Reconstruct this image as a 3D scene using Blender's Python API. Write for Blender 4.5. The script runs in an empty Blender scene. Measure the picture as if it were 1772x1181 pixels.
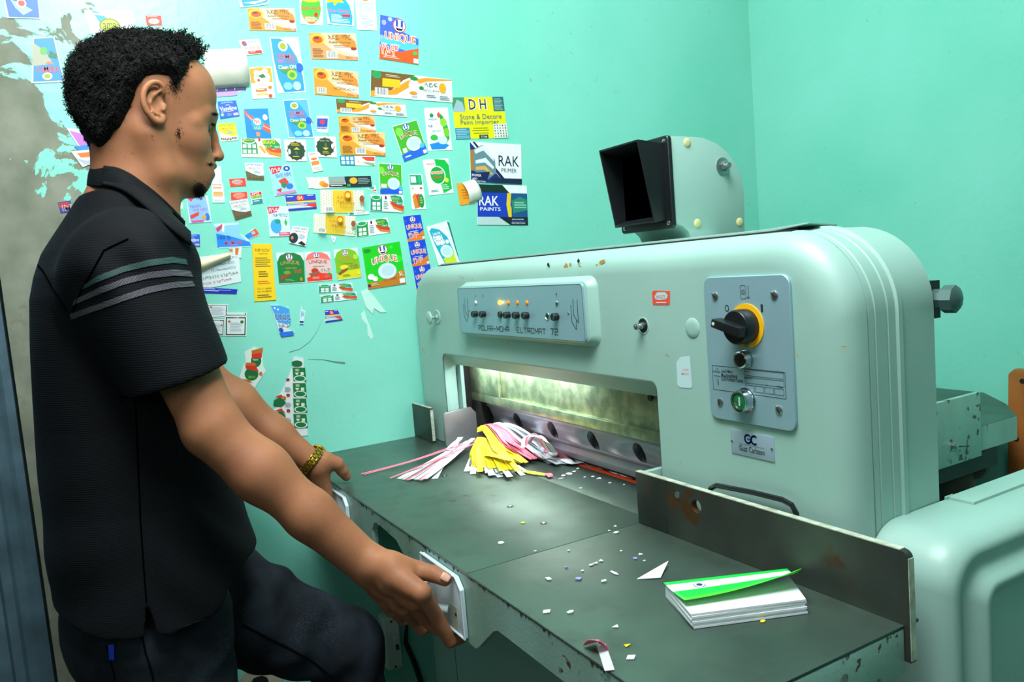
import bpy, bmesh, math, random
import numpy as np
from mathutils import Vector, Matrix
SC = bpy.context.scene
COL = SC.collection
random.seed(7)
# ------------------------------------------------------------------ camera (calibrated from the picture's vanishing points)
FPX = 1343.07
YAW, PITCH, ROLL = -1.05973708, .0943891803, -.0812765567
_f = np.array([math.sin(YAW)*math.cos(PITCH), math.cos(YAW)*math.cos(PITCH), -math.sin(PITCH)])
_r = np.array([math.cos(YAW), -math.sin(YAW), 0.])
_u = np.cross(_r, _f)
_R = _r*math.cos(ROLL)+_u*math.sin(ROLL)
_U = -_r*math.sin(ROLL)+_u*math.cos(ROLL)
CAM = np.array([0.8951, -0.6911, 1.2912])
def ray(px, py): return _R*((px-886)/FPX) - _U*((py-590.5)/FPX) + _f
def at(px, py, ax, val):
    """world point on the plane axis=val seen at that place of the photograph"""
    d = ray(px, py); t = (val-CAM[ax])/d[ax]; return CAM+t*d
cd = bpy.data.cameras.new('camera'); cam = bpy.data.objects.new('camera', cd); COL.objects.link(cam)
cd.sensor_width = 36; cd.lens = 36*FPX/1772; cd.clip_start = .02
cam.matrix_world = Matrix(((_R[0], _U[0], -_f[0], CAM[0]), (_R[1], _U[1], -_f[1], CAM[1]), (_R[2], _U[2], -_f[2], CAM[2]), (0, 0, 0, 1)))
SC.camera = cam
# ------------------------------------------------------------------ world, lights, exposure
w = bpy.data.worlds.new('world'); SC.world = w; w.use_nodes = True
w.node_tree.nodes['Background'].inputs[0].default_value = (.75, .95, 1, 1)
w.node_tree.nodes['Background'].inputs[1].default_value = .25
SC.view_settings.view_transform = 'Standard'; SC.view_settings.look = 'None'
SC.view_settings.exposure = 0.0; SC.view_settings.gamma = 1; SC.view_settings.use_curve_mapping = False
def area(name, loc, target, sx, sy, power, col=(1, 1, 1)):
    l = bpy.data.lights.new(name, 'AREA'); l.shape = 'RECTANGLE'; l.size = sx; l.size_y = sy; l.energy = power; l.color = col
    o = bpy.data.objects.new(name, l); COL.objects.link(o); o.location = loc
    o.rotation_euler = (Vector(target)-Vector(loc)).to_track_quat('-Z', 'Y').to_euler(); return o
area('bulb_light', (.55, -.50, 2.35), (-.45, -.10, 1.10), .45, .45, 19, (.97, 1, 1))
area('tube_light', (.10, -.45, 2.78), (-.75, .10, 1.55), 1.0, 1.0, 52, (1, 1, .98))
area('fill_light', (1.9, -1.7, 2.3), (0, .2, .9), 1.2, 1.2, 13, (.95, .97, 1))  # added fill from the right front, no real source stands there
area('cutter_lamp_light', (-.46, .076, 1.087), (-.46, .045, .9), .42, .015, .9, (.96, .97, 1))
# ------------------------------------------------------------------ materials
def s2l(c): return c/12.92 if c <= .04045 else ((c+.055)/1.055)**2.4
def hexc(h): h = h.lstrip('#'); return tuple(s2l(int(h[i:i+2], 16)/255) for i in (0, 2, 4))+(1,)
MATS = {}
def mat(name, col, rough=.5, metal=0., var=0., vscale=6., bump=0., bscale=200., emit=0., coat=0., spec=None, col2=None):
    if name in MATS: return MATS[name]
    m = bpy.data.materials.new(name); m.use_nodes = True; n = m.node_tree.nodes; L = m.node_tree.links
    b = n['Principled BSDF']; c = hexc(col) if isinstance(col, str) else tuple(col)+(1,)
    b.inputs['Base Color'].default_value = c; b.inputs['Roughness'].default_value = rough; b.inputs['Metallic'].default_value = metal
    if spec is not None: b.inputs['Specular IOR Level'].default_value = spec
    if coat: b.inputs['Coat Weight'].default_value = coat; b.inputs['Coat Roughness'].default_value = .15
    if emit: b.inputs['Emission Color'].default_value = c; b.inputs['Emission Strength'].default_value = emit
    tc = None
    if var or bump: tc = n.new('ShaderNodeTexCoord')
    if var:
        t = n.new('ShaderNodeTexNoise'); t.inputs['Scale'].default_value = vscale; t.inputs['Detail'].default_value = 6
        L.new(tc.outputs['Object'], t.inputs['Vector'])
        r = n.new('ShaderNodeValToRGB'); r.color_ramp.elements[0].position = .3; r.color_ramp.elements[1].position = .7
        c2 = hexc(col2) if col2 else tuple(min(1, x*(1+var)) for x in c[:3])+(1,)
        r.color_ramp.elements[0].color = tuple(x*(1-var) for x in c[:3])+(1,) if not col2 else c
        r.color_ramp.elements[1].color = c2
        L.new(t.outputs['Fac'], r.inputs['Fac']); L.new(r.outputs['Color'], b.inputs['Base Color'])
    if bump:
        t = n.new('ShaderNodeTexNoise'); t.inputs['Scale'].default_value = bscale; t.inputs['Detail'].default_value = 4
        L.new(tc.outputs['Object'], t.inputs['Vector'])
        bp = n.new('ShaderNodeBump'); bp.inputs['Strength'].default_value = bump; bp.inputs['Distance'].default_value = .002
        L.new(t.outputs['Fac'], bp.inputs['Height']); L.new(bp.outputs['Normal'], b.inputs['Normal'])
    MATS[name] = m; return m
def nd(m, t): return m.node_tree.nodes.new(t)
def lk(m, a, b): m.node_tree.links.new(a, b)
def noise_mask(m, scale, lo, hi, detail=6, coord='Object', vec=None):
    """0..1 mask socket from thresholded noise"""
    tc = nd(m, 'ShaderNodeTexCoord'); t = nd(m, 'ShaderNodeTexNoise'); t.inputs['Scale'].default_value = scale; t.inputs['Detail'].default_value = detail
    if vec:
        mp = nd(m, 'ShaderNodeMapping'); mp.inputs['Scale'].default_value = vec; lk(m, tc.outputs[coord], mp.inputs[0]); lk(m, mp.outputs[0], t.inputs['Vector'])
    else: lk(m, tc.outputs[coord], t.inputs['Vector'])
    r = nd(m, 'ShaderNodeMapRange'); r.inputs[1].default_value = lo; r.inputs[2].default_value = hi; lk(m, t.outputs['Fac'], r.inputs[0]); return r.outputs[0]
def mix(m, fac, a, b):
    x = nd(m, 'ShaderNodeMix'); x.data_type = 'RGBA'
    if isinstance(fac, float): x.inputs[0].default_value = fac
    else: lk(m, fac, x.inputs[0])
    for i, c in ((6, a), (7, b)):
        if isinstance(c, str): x.inputs[i].default_value = hexc(c)
        else: lk(m, c, x.inputs[i])
    return x.outputs[2]
def math2(m, op, a, b=None, clamp=False):
    x = nd(m, 'ShaderNodeMath'); x.operation = op; x.use_clamp = clamp
    for i, c in ((0, a), (1, b)):
        if c is None: continue
        if isinstance(c, (int, float)): x.inputs[i].default_value = c
        else: lk(m, c, x.inputs[i])
    return x.outputs[0]
# painted sage-green enamel with tiny tan chips and soft grime
PAINT_HEX = '#94bcb2'
paint = mat('machine_enamel', PAINT_HEX, .42, 0, bump=.04, bscale=260)
b = paint.node_tree.nodes['Principled BSDF']
base = mix(paint, noise_mask(paint, 5, .35, .7), '#94bcb2', '#8cb4aa')
ch = math2(paint, 'MULTIPLY', noise_mask(paint, 90, .745, .76, 3), noise_mask(paint, 9, .54, .58))
lk(paint, mix(paint, ch, base, '#b08a42'), b.inputs['Base Color'])
# enamel with dark chips (edges of the rear table and the front apron)
chipped = mat('chipped_enamel', PAINT_HEX, .42, 0, bump=.15, bscale=200)
b = chipped.node_tree.nodes['Principled BSDF']
ch = math2(chipped, 'MULTIPLY', noise_mask(chipped, 60, .60, .63, 5), noise_mask(chipped, 8, .52, .58))
gr = mix(chipped, noise_mask(chipped, 7, .4, .75, 5, vec=(1, 1, .25)), '#8fb8ae', '#73937f')
lk(chipped, mix(chipped, ch, gr, '#4b3a2c'), b.inputs['Base Color'])
blackp = mat('black_plastic', '#14191b', .32, bump=.05, bscale=500)
dark = mat('dark_steel', '#2a2c2a', .45, .6, var=.3, vscale=20)
chrome = mat('chrome', '#c8ced0', .15, 1.)
zinc = mat('zinc_steel', '#a9b4b6', .3, .95, var=.1, vscale=60)
alu = mat('brushed_aluminium', '#8db4bf', .42, .35, bump=.05, bscale=400)
white = mat('white_plastic', '#cfd8d4', .4)
plateblue = mat('pale_blue_enamel', '#bcd2d8', .35, var=.04, vscale=20)
# worn steel table top: grey green with rust blooms and scratches
steel = mat('worn_table_steel', '#6e7c75', .36, .75)
b = steel.node_tree.nodes['Principled BSDF']
c0 = mix(steel, noise_mask(steel, 3.5, .35, .7), '#50655c', '#5f766b')
c1 = mix(steel, noise_mask(steel, 22, .5, .8, 8), c0, '#4f5d54')
rr = math2(steel, 'MULTIPLY', noise_mask(steel, 34, .62, .72, 5), noise_mask(steel, 4.5, .56, .66))
lk(steel, mix(steel, rr, c1, '#5a4a34'), b.inputs['Base Color'])
mr = nd(steel, 'ShaderNodeMapRange'); mr.inputs[3].default_value = .36; mr.inputs[4].default_value = .54
lk(steel, noise_mask(steel, 6, .3, .7, 8), mr.inputs[0]); lk(steel, mr.outputs[0], b.inputs['Roughness'])
rusty = mat('rust_stained_steel', '#4d544d', .5, .55)
b = rusty.node_tree.nodes['Principled BSDF']
c0 = mix(rusty, noise_mask(rusty, 7, .35, .7, 7), '#323833', '#525a54')
rr = math2(rusty, 'MULTIPLY', noise_mask(rusty, 30, .50, .60, 6), noise_mask(rusty, 13, .54, .62))
lk(rusty, mix(rusty, rr, c0, '#553a1e'), b.inputs['Base Color'])
brushed = mat('oily_ground_steel', '#a6b79b', .32, .6)
b = brushed.node_tree.nodes['Principled BSDF']
c0 = mix(brushed, noise_mask(brushed, 40, .4, .65, 8, vec=(1, 1, 1)), '#93a688', '#c4d4ac')
lk(brushed, c0, b.inputs['Base Color'])
blade = mat('clamp_steel', '#a9a9b6', .42, .6, var=.12, vscale=15)
# ------------------------------------------------------------------ mesh building
class MB:
    def __init__(s): s.v = []; s.f = []; s.m = []; s.mats = []
    def mi(s, m):
        if m not in s.mats: s.mats.append(m)
        return s.mats.index(m)
    def add(s, vs, fs, m):
        o = len(s.v); i = s.mi(m); s.v += [tuple(map(float, p)) for p in vs]
        for f in fs: s.f.append([o+k for k in f]); s.m.append(i)
        return s
    def box(s, lo, hi, m):
        x0, y0, z0 = lo; x1, y1, z1 = hi
        return s.add([(x0, y0, z0), (x1, y0, z0), (x1, y1, z0), (x0, y1, z0), (x0, y0, z1), (x1, y0, z1), (x1, y1, z1), (x0, y1, z1)],
                     [(0, 3, 2, 1), (4, 5, 6, 7), (0, 1, 5, 4), (1, 2, 6, 5), (2, 3, 7, 6), (3, 0, 4, 7)], m)
    def loft(s, rings, m, cap0=True, cap1=True, closed=True):
        n = len(rings[0]); vs = [p for r in rings for p in r]; fs = []
        for i in range(len(rings)-1):
            for j in range(n if closed else n-1):
                k = (j+1) % n; fs.append((i*n+j, i*n+k, (i+1)*n+k, (i+1)*n+j))
        if cap0: fs.append(tuple(range(n))[::-1])
        if cap1: fs.append(tuple((len(rings)-1)*n+j for j in range(n)))
        return s.add(vs, fs, m)
    def prism(s, pts, d, m):
        """closed polygon of 3-D points extruded by vector d"""
        n = len(pts); q = [tuple(np.add(p, d)) for p in pts]
        return s.loft([pts, q], m)
    def tube(s, path, r, m, n=12, cap=True):
        path = [Vector(p) for p in path]; rs = r if isinstance(r, (list, tuple)) else [r]*len(path); rings = []
        up = None
        for i, p in enumerate(path):
            t = (path[min(i+1, len(path)-1)]-path[max(i-1, 0)]).normalized()
            if up is None: up = t.orthogonal().normalized()
            a = (up-t*up.dot(t)); a = a.normalized() if a.length > 1e-6 else t.orthogonal().normalized(); up = a; c = t.cross(a)
            rings.append([p+(a*math.cos(2*math.pi*k/n)+c*math.sin(2*math.pi*k/n))*rs[i] for k in range(n)])
        return s.loft(rings, m, cap, cap)
    def cyl(s, a, b, r, m, n=24, r2=None):
        return s.tube([a, b], [r, r if r2 is None else r2], m, n)
    def disc_stack(s, c, axis, prof, m, n=28):
        """lathe: prof = [(distance along axis, radius)...]"""
        c = Vector(c); ax = Vector(axis).normalized(); a = ax.orthogonal().normalized(); b_ = ax.cross(a)
        rings = [[c+ax*d+(a*math.cos(2*math.pi*k/n)+b_*math.sin(2*math.pi*k/n))*max(r, 1e-5) for k in range(n)] for d, r in prof]
        return s.loft(rings, m)
def obj(name, mb, parent=None, smooth=True, bevel=0., seg=2, recalc=True, angle=35):
    me = bpy.data.meshes.new(name); me.from_pydata(mb.v, [], mb.f)
    for m in mb.mats: me.materials.append(m)
    me.polygons.foreach_set('material_index', mb.m); me.update()
    if bevel or recalc:
        bm = bmesh.new(); bm.from_mesh(me)
        if recalc: bmesh.ops.recalc_face_normals(bm, faces=bm.faces)
        if bevel:
            es = [e for e in bm.edges if len(e.link_faces) == 2 and e.calc_face_angle(0) > math.radians(30)]
            bmesh.ops.bevel(bm, geom=es, offset=bevel, segments=seg, affect='EDGES', profile=.6, clamp_overlap=True)
        bm.to_mesh(me); bm.free()
    if smooth:
        me.polygons.foreach_set('use_smooth', [True]*len(me.polygons))
        try: me.set_sharp_from_angle(angle=math.radians(angle))
        except Exception: pass
    o = bpy.data.objects.new(name, me); COL.objects.link(o)
    if parent: o.parent = parent
    return o
def tag(o, label=None, cat=None, group=None, kind=None):
    if label: o['label'] = label
    if cat: o['category'] = cat
    if group: o['group'] = group
    if kind: o['kind'] = kind
    return o
def empty(name, label, cat, loc=(0, 0, 0), group=None):
    """things keep their parts in world coordinates; the Empty marks the base"""
    o = bpy.data.objects.new(name, None); COL.objects.link(o); o.empty_display_size = .05; return tag(o, label, cat, group)
def rrect(cx, cz, w_, h_, r, n=6):
    pts = []
    for sx, sz, a0 in ((1, 1, 0), (-1, 1, 90), (-1, -1, 180), (1, -1, 270)):
        for k in range(n+1):
            a = math.radians(a0+90*k/n); pts.append((cx+sx*(w_/2-r)+r*math.cos(a), cz+sz*(h_/2-r)+r*math.sin(a)))
    return pts
# text -> normalised triangles (0..1 box)
TXT = {}
def text_mesh(s, bold=0.):
    bold = min(bold, .008); k = (s, bold)
    if k in TXT: return TXT[k]
    c = bpy.data.curves.new('t', 'FONT'); c.body = s; c.resolution_u = 2; c.offset = bold
    o = bpy.data.objects.new('t', c); COL.objects.link(o)
    dg = bpy.context.evaluated_depsgraph_get(); me = bpy.data.meshes.new_from_object(o.evaluated_get(dg))
    v = np.array([tuple(p.co)[:2] for p in me.vertices]) if len(me.vertices) else np.zeros((1, 2)); f = [tuple(p.vertices) for p in me.polygons]
    bpy.data.objects.remove(o); bpy.data.meshes.remove(me); bpy.data.curves.remove(c)
    lo = v.min(0); hi = v.max(0); v = (v-lo)/np.maximum(hi-lo, 1e-6); TXT[k] = (v, f, (hi-lo)); return TXT[k]
# ------------------------------------------------------------------ the room
WX, WY = -.862, 1.22          # inner faces of the sticker wall and of the back wall
JY = -.80                     # the doorway's edge
mint = mat('mint_wall_paint', '#74ceba', .38)
b = mint.node_tree.nodes['Principled BSDF']
tc = nd(mint, 'ShaderNodeTexCoord'); sx = nd(mint, 'ShaderNodeSeparateXYZ'); lk(mint, tc.outputs['Object'], sx.inputs[0])
paintc = mix(mint, noise_mask(mint, 2.2, .3, .7), '#6ecab5', '#82d4c4')
paintc = mix(mint, math2(mint, 'MULTIPLY', noise_mask(mint, 55, .70, .73, 3), noise_mask(mint, 4, .5, .6)), paintc, '#8f9c72')
spl = math2(mint, 'MULTIPLY', noise_mask(mint, 30, .66, .74, 5), noise_mask(mint, 2.6, .56, .7))
paintc = mix(mint, math2(mint, 'MULTIPLY', spl, .5), paintc, '#86a98c')
# plaster shows where the paint has peeled: more and more towards the doorway
ramp = nd(mint, 'ShaderNodeMapRange'); ramp.inputs[1].default_value = -.50; ramp.inputs[2].default_value = -.80; ramp.inputs[3].default_value = -.07; ramp.inputs[4].default_value = .17
lk(mint, sx.outputs[1], ramp.inputs[0])
rz = nd(mint, 'ShaderNodeMapRange'); rz.inputs[1].default_value = 1.58; rz.inputs[2].default_value = 1.25; rz.inputs[3].default_value = -.01; rz.inputs[4].default_value = .30
lk(mint, sx.outputs[2], rz.inputs[0])
on = nd(mint, 'ShaderNodeMapRange'); on.inputs[1].default_value = -.46; on.inputs[2].default_value = -.56; lk(mint, sx.outputs[1], on.inputs[0])
t = nd(mint, 'ShaderNodeTexNoise'); t.inputs['Scale'].default_value = 9; t.inputs['Detail'].default_value = 9; t.inputs['Roughness'].default_value = .6; t.inputs['Distortion'].default_value = .6
lk(mint, tc.outputs['Object'], t.inputs['Vector'])
s = math2(mint, 'ADD', t.outputs['Fac'], math2(mint, 'ADD', ramp.outputs[0], rz.outputs[0]))
pk = nd(mint, 'ShaderNodeMapRange'); pk.inputs[1].default_value = .565; pk.inputs[2].default_value = .575; lk(mint, s, pk.inputs[0])
peel = math2(mint, 'MULTIPLY', pk.outputs[0], on.outputs[0], True)
plast = mix(mint, noise_mask(mint, 14, .35, .65, 8), '#687262', '#82897a')
plast = mix(mint, math2(mint, 'MULTIPLY', noise_mask(mint, 70, .56, .7, 6), noise_mask(mint, 5, .5, .65)), plast, '#6f7463')
lk(mint, mix(mint, peel, paintc, plast), b.inputs['Base Color'])
rg = math2(mint, 'ADD', math2(mint, 'MULTIPLY', peel, .5), .32); lk(mint, rg, b.inputs['Roughness'])
t2 = nd(mint, 'ShaderNodeTexNoise'); t2.inputs['Scale'].default_value = 45; t2.inputs['Detail'].default_value = 7; lk(mint, tc.outputs['Object'], t2.inputs['Vector'])
hh = math2(mint, 'SUBTRACT', math2(mint, 'MULTIPLY', t2.outputs['Fac'], .55), math2(mint, 'MULTIPLY', peel, .5))
bp = nd(mint, 'ShaderNodeBump'); bp.inputs['Strength'].default_value = .35; bp.inputs['Distance'].default_value = .004; lk(mint, hh, bp.inputs['Height']); lk(mint, bp.outputs['Normal'], b.inputs['Normal'])
plaster = mat('bare_plaster', '#a3a592', .85, var=.2, vscale=12, bump=.5, bscale=140)
concrete = mat('concrete_floor', '#4a4c48', .6, var=.2, vscale=5, bump=.2, bscale=90)
ceilm = mat('ceiling_paint', '#d6dcd6', .7)
def struct(name, mb, **k): return tag(obj(name, mb, **k), kind='structure')
struct('floor', MB().box((-2.6, -2.6, -.1), (2.6, 1.4, 0), concrete))
struct('ceiling', MB().box((-2.6, -2.6, 2.9), (2.6, 1.4, 3.0), ceilm))
struct('wall_left', MB().box((WX-.14, JY, 0), (WX, WY+.1, 2.9), mint))
struct('wall_back', MB().box((WX, WY, 0), (2.6, WY+.1, 2.9), mint))
struct('wall_right', MB().box((2.5, -2.6, 0), (2.6, WY, 2.9), mint))
struct('wall_front', MB().box((-2.6, -2.6, 0), (2.5, -2.5, 2.9), mint))
struct('wall_outer', MB().box((-2.6, -2.5, 0), (-2.5, WY+.1, 2.9), mint))
# door leaf of blue corrugated steel, folded flat beyond the plastered edge of the wall
doorm = mat('blue_grey_door_paint', '#46616e', .5, var=.3, vscale=14, bump=.3, bscale=60)
d = MB(); zs = (0, 2.3); prof = []
y = JY-.022
prof.append((-.895, JY-.004)); prof.append((-.868, JY-.006)); prof.append((-.864, JY-.020)); prof.append((-.870, JY-.030))
while y > -1.75:
    for dx, dy in ((-.876, -.012), (-.868, -.018), (-.868, -.034), (-.880, -.040), (-.880, -.058)): prof.append((dx, y+dy-.012))
    y -= .062
prof.append((-.91, y)); 
d.loft([[(x, yy, z) for x, yy in prof] for z in zs], doorm)
struct('door_1', d, smooth=False)
# ------------------------------------------------------------------ the paper cutting machine
F = .025; T = .90             # front face plane, table height
M = empty('paper_cutting_machine', 'sage green enamelled paper guillotine with a wide steel table and a lit throat', 'machine', (-.2, .05, 0))
def part(name, mb, label=None, parent=None, **k):
    o = obj(name, mb, parent or M, **k)
    if label: o['label'] = label
    return o
def uloop(xl, xr, zt, rl, rr_, xi0, xi1, zi, zb, y, ri=.012):
    """inverted-U outline (outer arch, inner opening) at depth y"""
    p = [(xl, zb)]
    for k in range(11):
        a = math.pi-math.pi/2*k/10; p.append((xl+rl+rl*math.cos(a), zt-rl+rl*math.sin(a)))
    for k in range(15):
        a = math.pi/2-math.pi/2*k/14; p.append((xr-rr_+rr_*math.cos(a), zt-rr_+rr_*math.sin(a)))
    p.append((xr, zb)); p.append((xi1, zb))
    for k in range(6):
        a = math.pi/2*k/5; p.append((xi1-ri+ri*math.cos(a), zi-ri+ri*math.sin(a)))
    for k in range(6):
        a = math.pi/2+math.pi/2*k/5; p.append((xi0+ri+ri*math.cos(a), zi-ri+ri*math.sin(a)))
    p.append((xi0, zb))
    return [(x, y, z) for x, z in p]
XL, XR, ZT = -.846, .350, 1.308
XI0, XI1 = -.716, .033
def UL(y, ins, zi, oi=0., xl=XL, zt=ZT): return uloop(xl+ins*.3, XR-ins, zt-ins, .085-ins*.5, .100-ins*.55, XI0-oi, XI1+oi*.2, zi, T+.001, y)
mb = MB()
rings = [UL(.060, 0, 1.080, .004), UL(.050, .0012, 1.0886, .0035), UL(.041, .005, 1.0963, .003), UL(.034, .011, 1.1023, .002), UL(.029, .018, 1.1066, -.001), UL(.0262, .026, 1.109, -.004), UL(F, .036, 1.1105, -.007), UL(F, .040, 1.1125, -.010)]
mb.loft(rings, paint, cap0=False, cap1=True)
front = part('front_cover', mb, angle=50)
# side casing behind the seam with pressed ribs
mb = MB()
ys = [(.0625, .004), (.0635, .0005), (.071, 0), (.0725, .0022), (.0745, 0), (.093, 0), (.0945, .0022), (.0965, 0), (.109, 0), (.111, -.0028), (.118, -.0028), (.121, 0), (.183, .0015), (.186, .006)]
mb.loft([UL(y, i, 1.150, .004) for y, i in ys], paint, cap0=True, cap1=True)
part('side_casing', mb, angle=40)
# thin lid on top, standing off the front cover by a dark gap
mb = MB(); mb.box((-.76, .0635, ZT+.0005), (.215, .1835, ZT+.0045), paint)
mb.add([(.215, .0635, ZT+.0005), (.272, .068, ZT+.006), (.222, .1835, ZT+.003), (.215, .1835, ZT+.0005), (.215, .0635, ZT+.0045), (.272, .068, ZT+.0075), (.222, .1835, ZT+.005), (.215, .1835, ZT+.0045)],
       [(0, 1, 2, 3), (4, 7, 6, 5), (0, 4, 5, 1), (1, 5, 6, 2), (2, 6, 7, 3)], paint)
part('top_lid', mb, 'sage green lid with a lifted right end', bevel=.0008)
mb = MB().box((-.75, .052, ZT-.006), (.26, .0632, ZT+.0012), mat('gap_shade_black', '#1b1a18', .8))  # shade of the gap under the lid, put in as a black strip
part('lid_gap_shade', mb, 'black strip painting the shade of the gap under the lid')
# raised bezel and control panel
PX0, PX1, PZ0, PZ1 = at(796, 540, 1, F-.016)[0], at(1013, 540, 1, F-.016)[0], at(905, 585, 1, F-.016)[2], at(905, 494, 1, F-.016)[2]
pcx, pcz, pw, ph = (PX0+PX1)/2, (PZ0+PZ1)/2, PX1-PX0, PZ1-PZ0
mb = MB(); rs = []
for gx, yy in ((.015, F+.0015), (.0115, F-.0005), (.008, F-.004), (.0045, F-.011), (.0028, F-.0145), (.0005, F-.0152)):
    rs.append([(x, yy, z) for x, z in rrect(pcx+.004, pcz+.001, pw+2*gx, ph+1.5*gx, .010+gx*.8)])
mb.loft(rs, paint, cap0=False)
bez = part('panel_bezel', mb, angle=60)
mb = MB(); rs = [[(x, yy, z) for x, z in rrect(pcx, pcz, pw-2*i, ph-2*i, .008-i)] for yy, i in ((F-.0150, 0), (F-.0178, 0), (F-.0185, .0008))]
mb.loft(rs, alu); YP = F-.0185
panel = part('control_panel', mb, 'pale blue aluminium control panel lettered in black')
ink = mat('black_print', '#20282a', .5); inkgrey = mat('faded_print', '#87a2aa', .5)
def face_text(mb, s_, x0, x1, z0, z1, y_, m, bold=0., shear=0.):
    v, f, _ = text_mesh(s_, bold)
    mb.add([(x0+(x1-x0)*p[0], y_, z0+(z1-z0)*p[1]) for p in v], f, m)
def stroke(mb, pts, wd, y_, m):
    """polyline of constant width on a plane y = const"""
    for (xa, za), (xb, zb) in zip(pts, pts[1:]):
        d_ = np.array([xb-xa, zb-za]); d_ = d_/np.linalg.norm(d_); nn = np.array([-d_[1], d_[0]])*wd/2; e_ = d_*wd/2
        mb.add([(xa-e_[0]+nn[0], y_, za-e_[1]+nn[1]), (xb+e_[0]+nn[0], y_, zb+e_[1]+nn[1]), (xb+e_[0]-nn[0], y_, zb+e_[1]-nn[1]), (xa-e_[0]-nn[0], y_, za-e_[1]-nn[1])], [(0, 1, 2, 3)], m)
def P(px, py, y_): q = at(px, py, 1, y_); return q[0], q[2]
def crop5(cx, cy): return 780+cx/6.815, 470+cy/6.815
YT = YP-.0003
mb = MB()
# angular machine lettering drawn stroke by stroke
GL = {'P': [[(0, 0), (0, 1), (.8, 1), (.8, .45), (0, .45)]], 'O': [[(0, 0), (0, 1), (.8, 1), (.8, 0), (0, 0)]], 'L': [[(0, 1), (0, 0), (.7, 0)]],
      'A': [[(0, 0), (0, 1), (.8, 1), (.8, 0)], [(0, .45), (.8, .45)]], 'R': [[(0, 0), (0, 1), (.8, 1), (.8, .45), (0, .45)], [(.45, .45), (.8, 0)]],
      '-': [[(0, .45), (.7, .45)]], 'M': [[(0, 0), (0, 1), (.45, .3), (.9, 1), (.9, 0)]], 'H': [[(0, 0), (0, 1)], [(.8, 0), (.8, 1)], [(0, .5), (.8, .5)]],
      'E': [[(.7, 0), (0, 0), (0, 1), (.7, 1)], [(0, .5), (.6, .5)]], 'T': [[(0, 1), (.8, 1)], [(.4, 1), (.4, 0)]], ' ': [],
      '7': [[(0, 1), (.8, 1), (.3, 0)]], '2': [[(0, 1), (.8, 1), (.8, .5), (0, .5), (0, 0), (.8, 0)]]}
a0 = P(*crop5(328, 662), YT); a1 = P(*crop5(1268, 725), YT); s_ = 'POLAR-MOHR  ELTROMAT 72'; adv = (a1[0]-a0[0])/(len(s_)-.15)
hgt = .0088; z_b = a0[1]-.0047
for i, chh in enumerate(s_):
    big = 1.12 if chh in '72' else 1
    for st in GL[chh]: stroke(mb, [(a0[0]+adv*(i+x*.86), z_b+z_*hgt*big) for x, z_ in st], .00145, YT, ink)
part('model_lettering', mb, 'black angular model lettering', panel, recalc=False, smooth=False)
for em in (([(145, 385), (160, 530), (190, 590), (200, 540)], [(160, 325), (172, 478), (210, 535)], [(193, 325), (208, 535)]), ([(1415, 405), (1430, 600), (1480, 685), (1480, 580)], [(1438, 335), (1450, 520), (1505, 605)], [(1488, 335), (1505, 605)])):
    mb = MB()
    for q in em: stroke(mb, [P(*crop5(*p), YT) for p in q], .0013, YT, ink)
    part('bird_emblem', mb, 'angular black line emblem', panel, recalc=False, smooth=False)
mb = MB()
for s_, cx, cy, hh_, m_ in (('I', 572, 285, .005, inkgrey), ('II', 678, 288, .005, inkgrey), ('III', 785, 288, .005, inkgrey), ('IV', 893, 285, .005, inkgrey), ('J', 1125, 290, .004, inkgrey), ('x', 400, 290, .003, ink)):
    x, z = P(*crop5(cx, cy), YT); w_ = hh_*.55*(.35+.4*len(s_)); face_text(mb, s_, x-w_/2-.0006, x+w_/2+.0006, z-hh_/2, z+hh_/2, YT, m_)
for cx, cy, w_ in ((293, 290, .0022), (374, 290, .0022)):
    x, z = P(*crop5(cx, cy), YT); stroke(mb, [(x, z-.001), (x, z+.001)], w_, YT, ink)
x, z = P(*crop5(1245, 275), YT); stroke(mb, [(x, z+.004), (x-.002, z), (x+.002, z+.001), (x, z-.005)], .0008, YT, ink)
oo = rrect(pcx, pcz, pw-.0035, ph-.0035, .007); stroke(mb, oo+[oo[0]], .0006, YT, ink)
part('button_marking', mb, 'small marks over the lamps and a thin dark border', panel, recalc=False, smooth=False)
def lathe_y(name, px, py, y_, prof, m, parent, label=None, n=26):
    c = at(px, py, 1, y_); mb = MB().disc_stack((c[0], y_, c[2]), (0, -1, 0), prof, m, n); return part(name, mb, label, parent)
amber = mat('amber_lens', '#d98516', .25, emit=.15); amber_on = mat('lit_amber_lens', '#ff8a1c', .3, emit=5.)
for cx, cy, m_, lb in ((298, 368, white, 'white indicator lamp'), (578, 368, amber_on, 'amber indicator lamp, lit'), (683, 370, amber, 'unlit amber indicator lamp'),
                       (790, 370, amber, 'unlit amber indicator lamp'), (902, 370, amber, 'unlit amber indicator lamp'), (1253, 373, zinc, 'clear indicator lamp')):
    px, py = crop5(cx, cy); lathe_y('indicator_lamp', px, py, YP, [(0, .0043), (.0006, .0043), (.0010, .0037), (.0018, .0034), (.0026, .002), (.0028, .0001)], m_, panel, lb)
l = bpy.data.lights.new('lit_lamp', 'POINT'); l.energy = .006; l.color = (1, .45, .1); l.shadow_soft_size = .003
o = bpy.data.objects.new('lit_lamp', l); COL.objects.link(o); q = at(*crop5(578, 368), 1, YP); o.location = (q[0], YP-.006, q[2])
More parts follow.
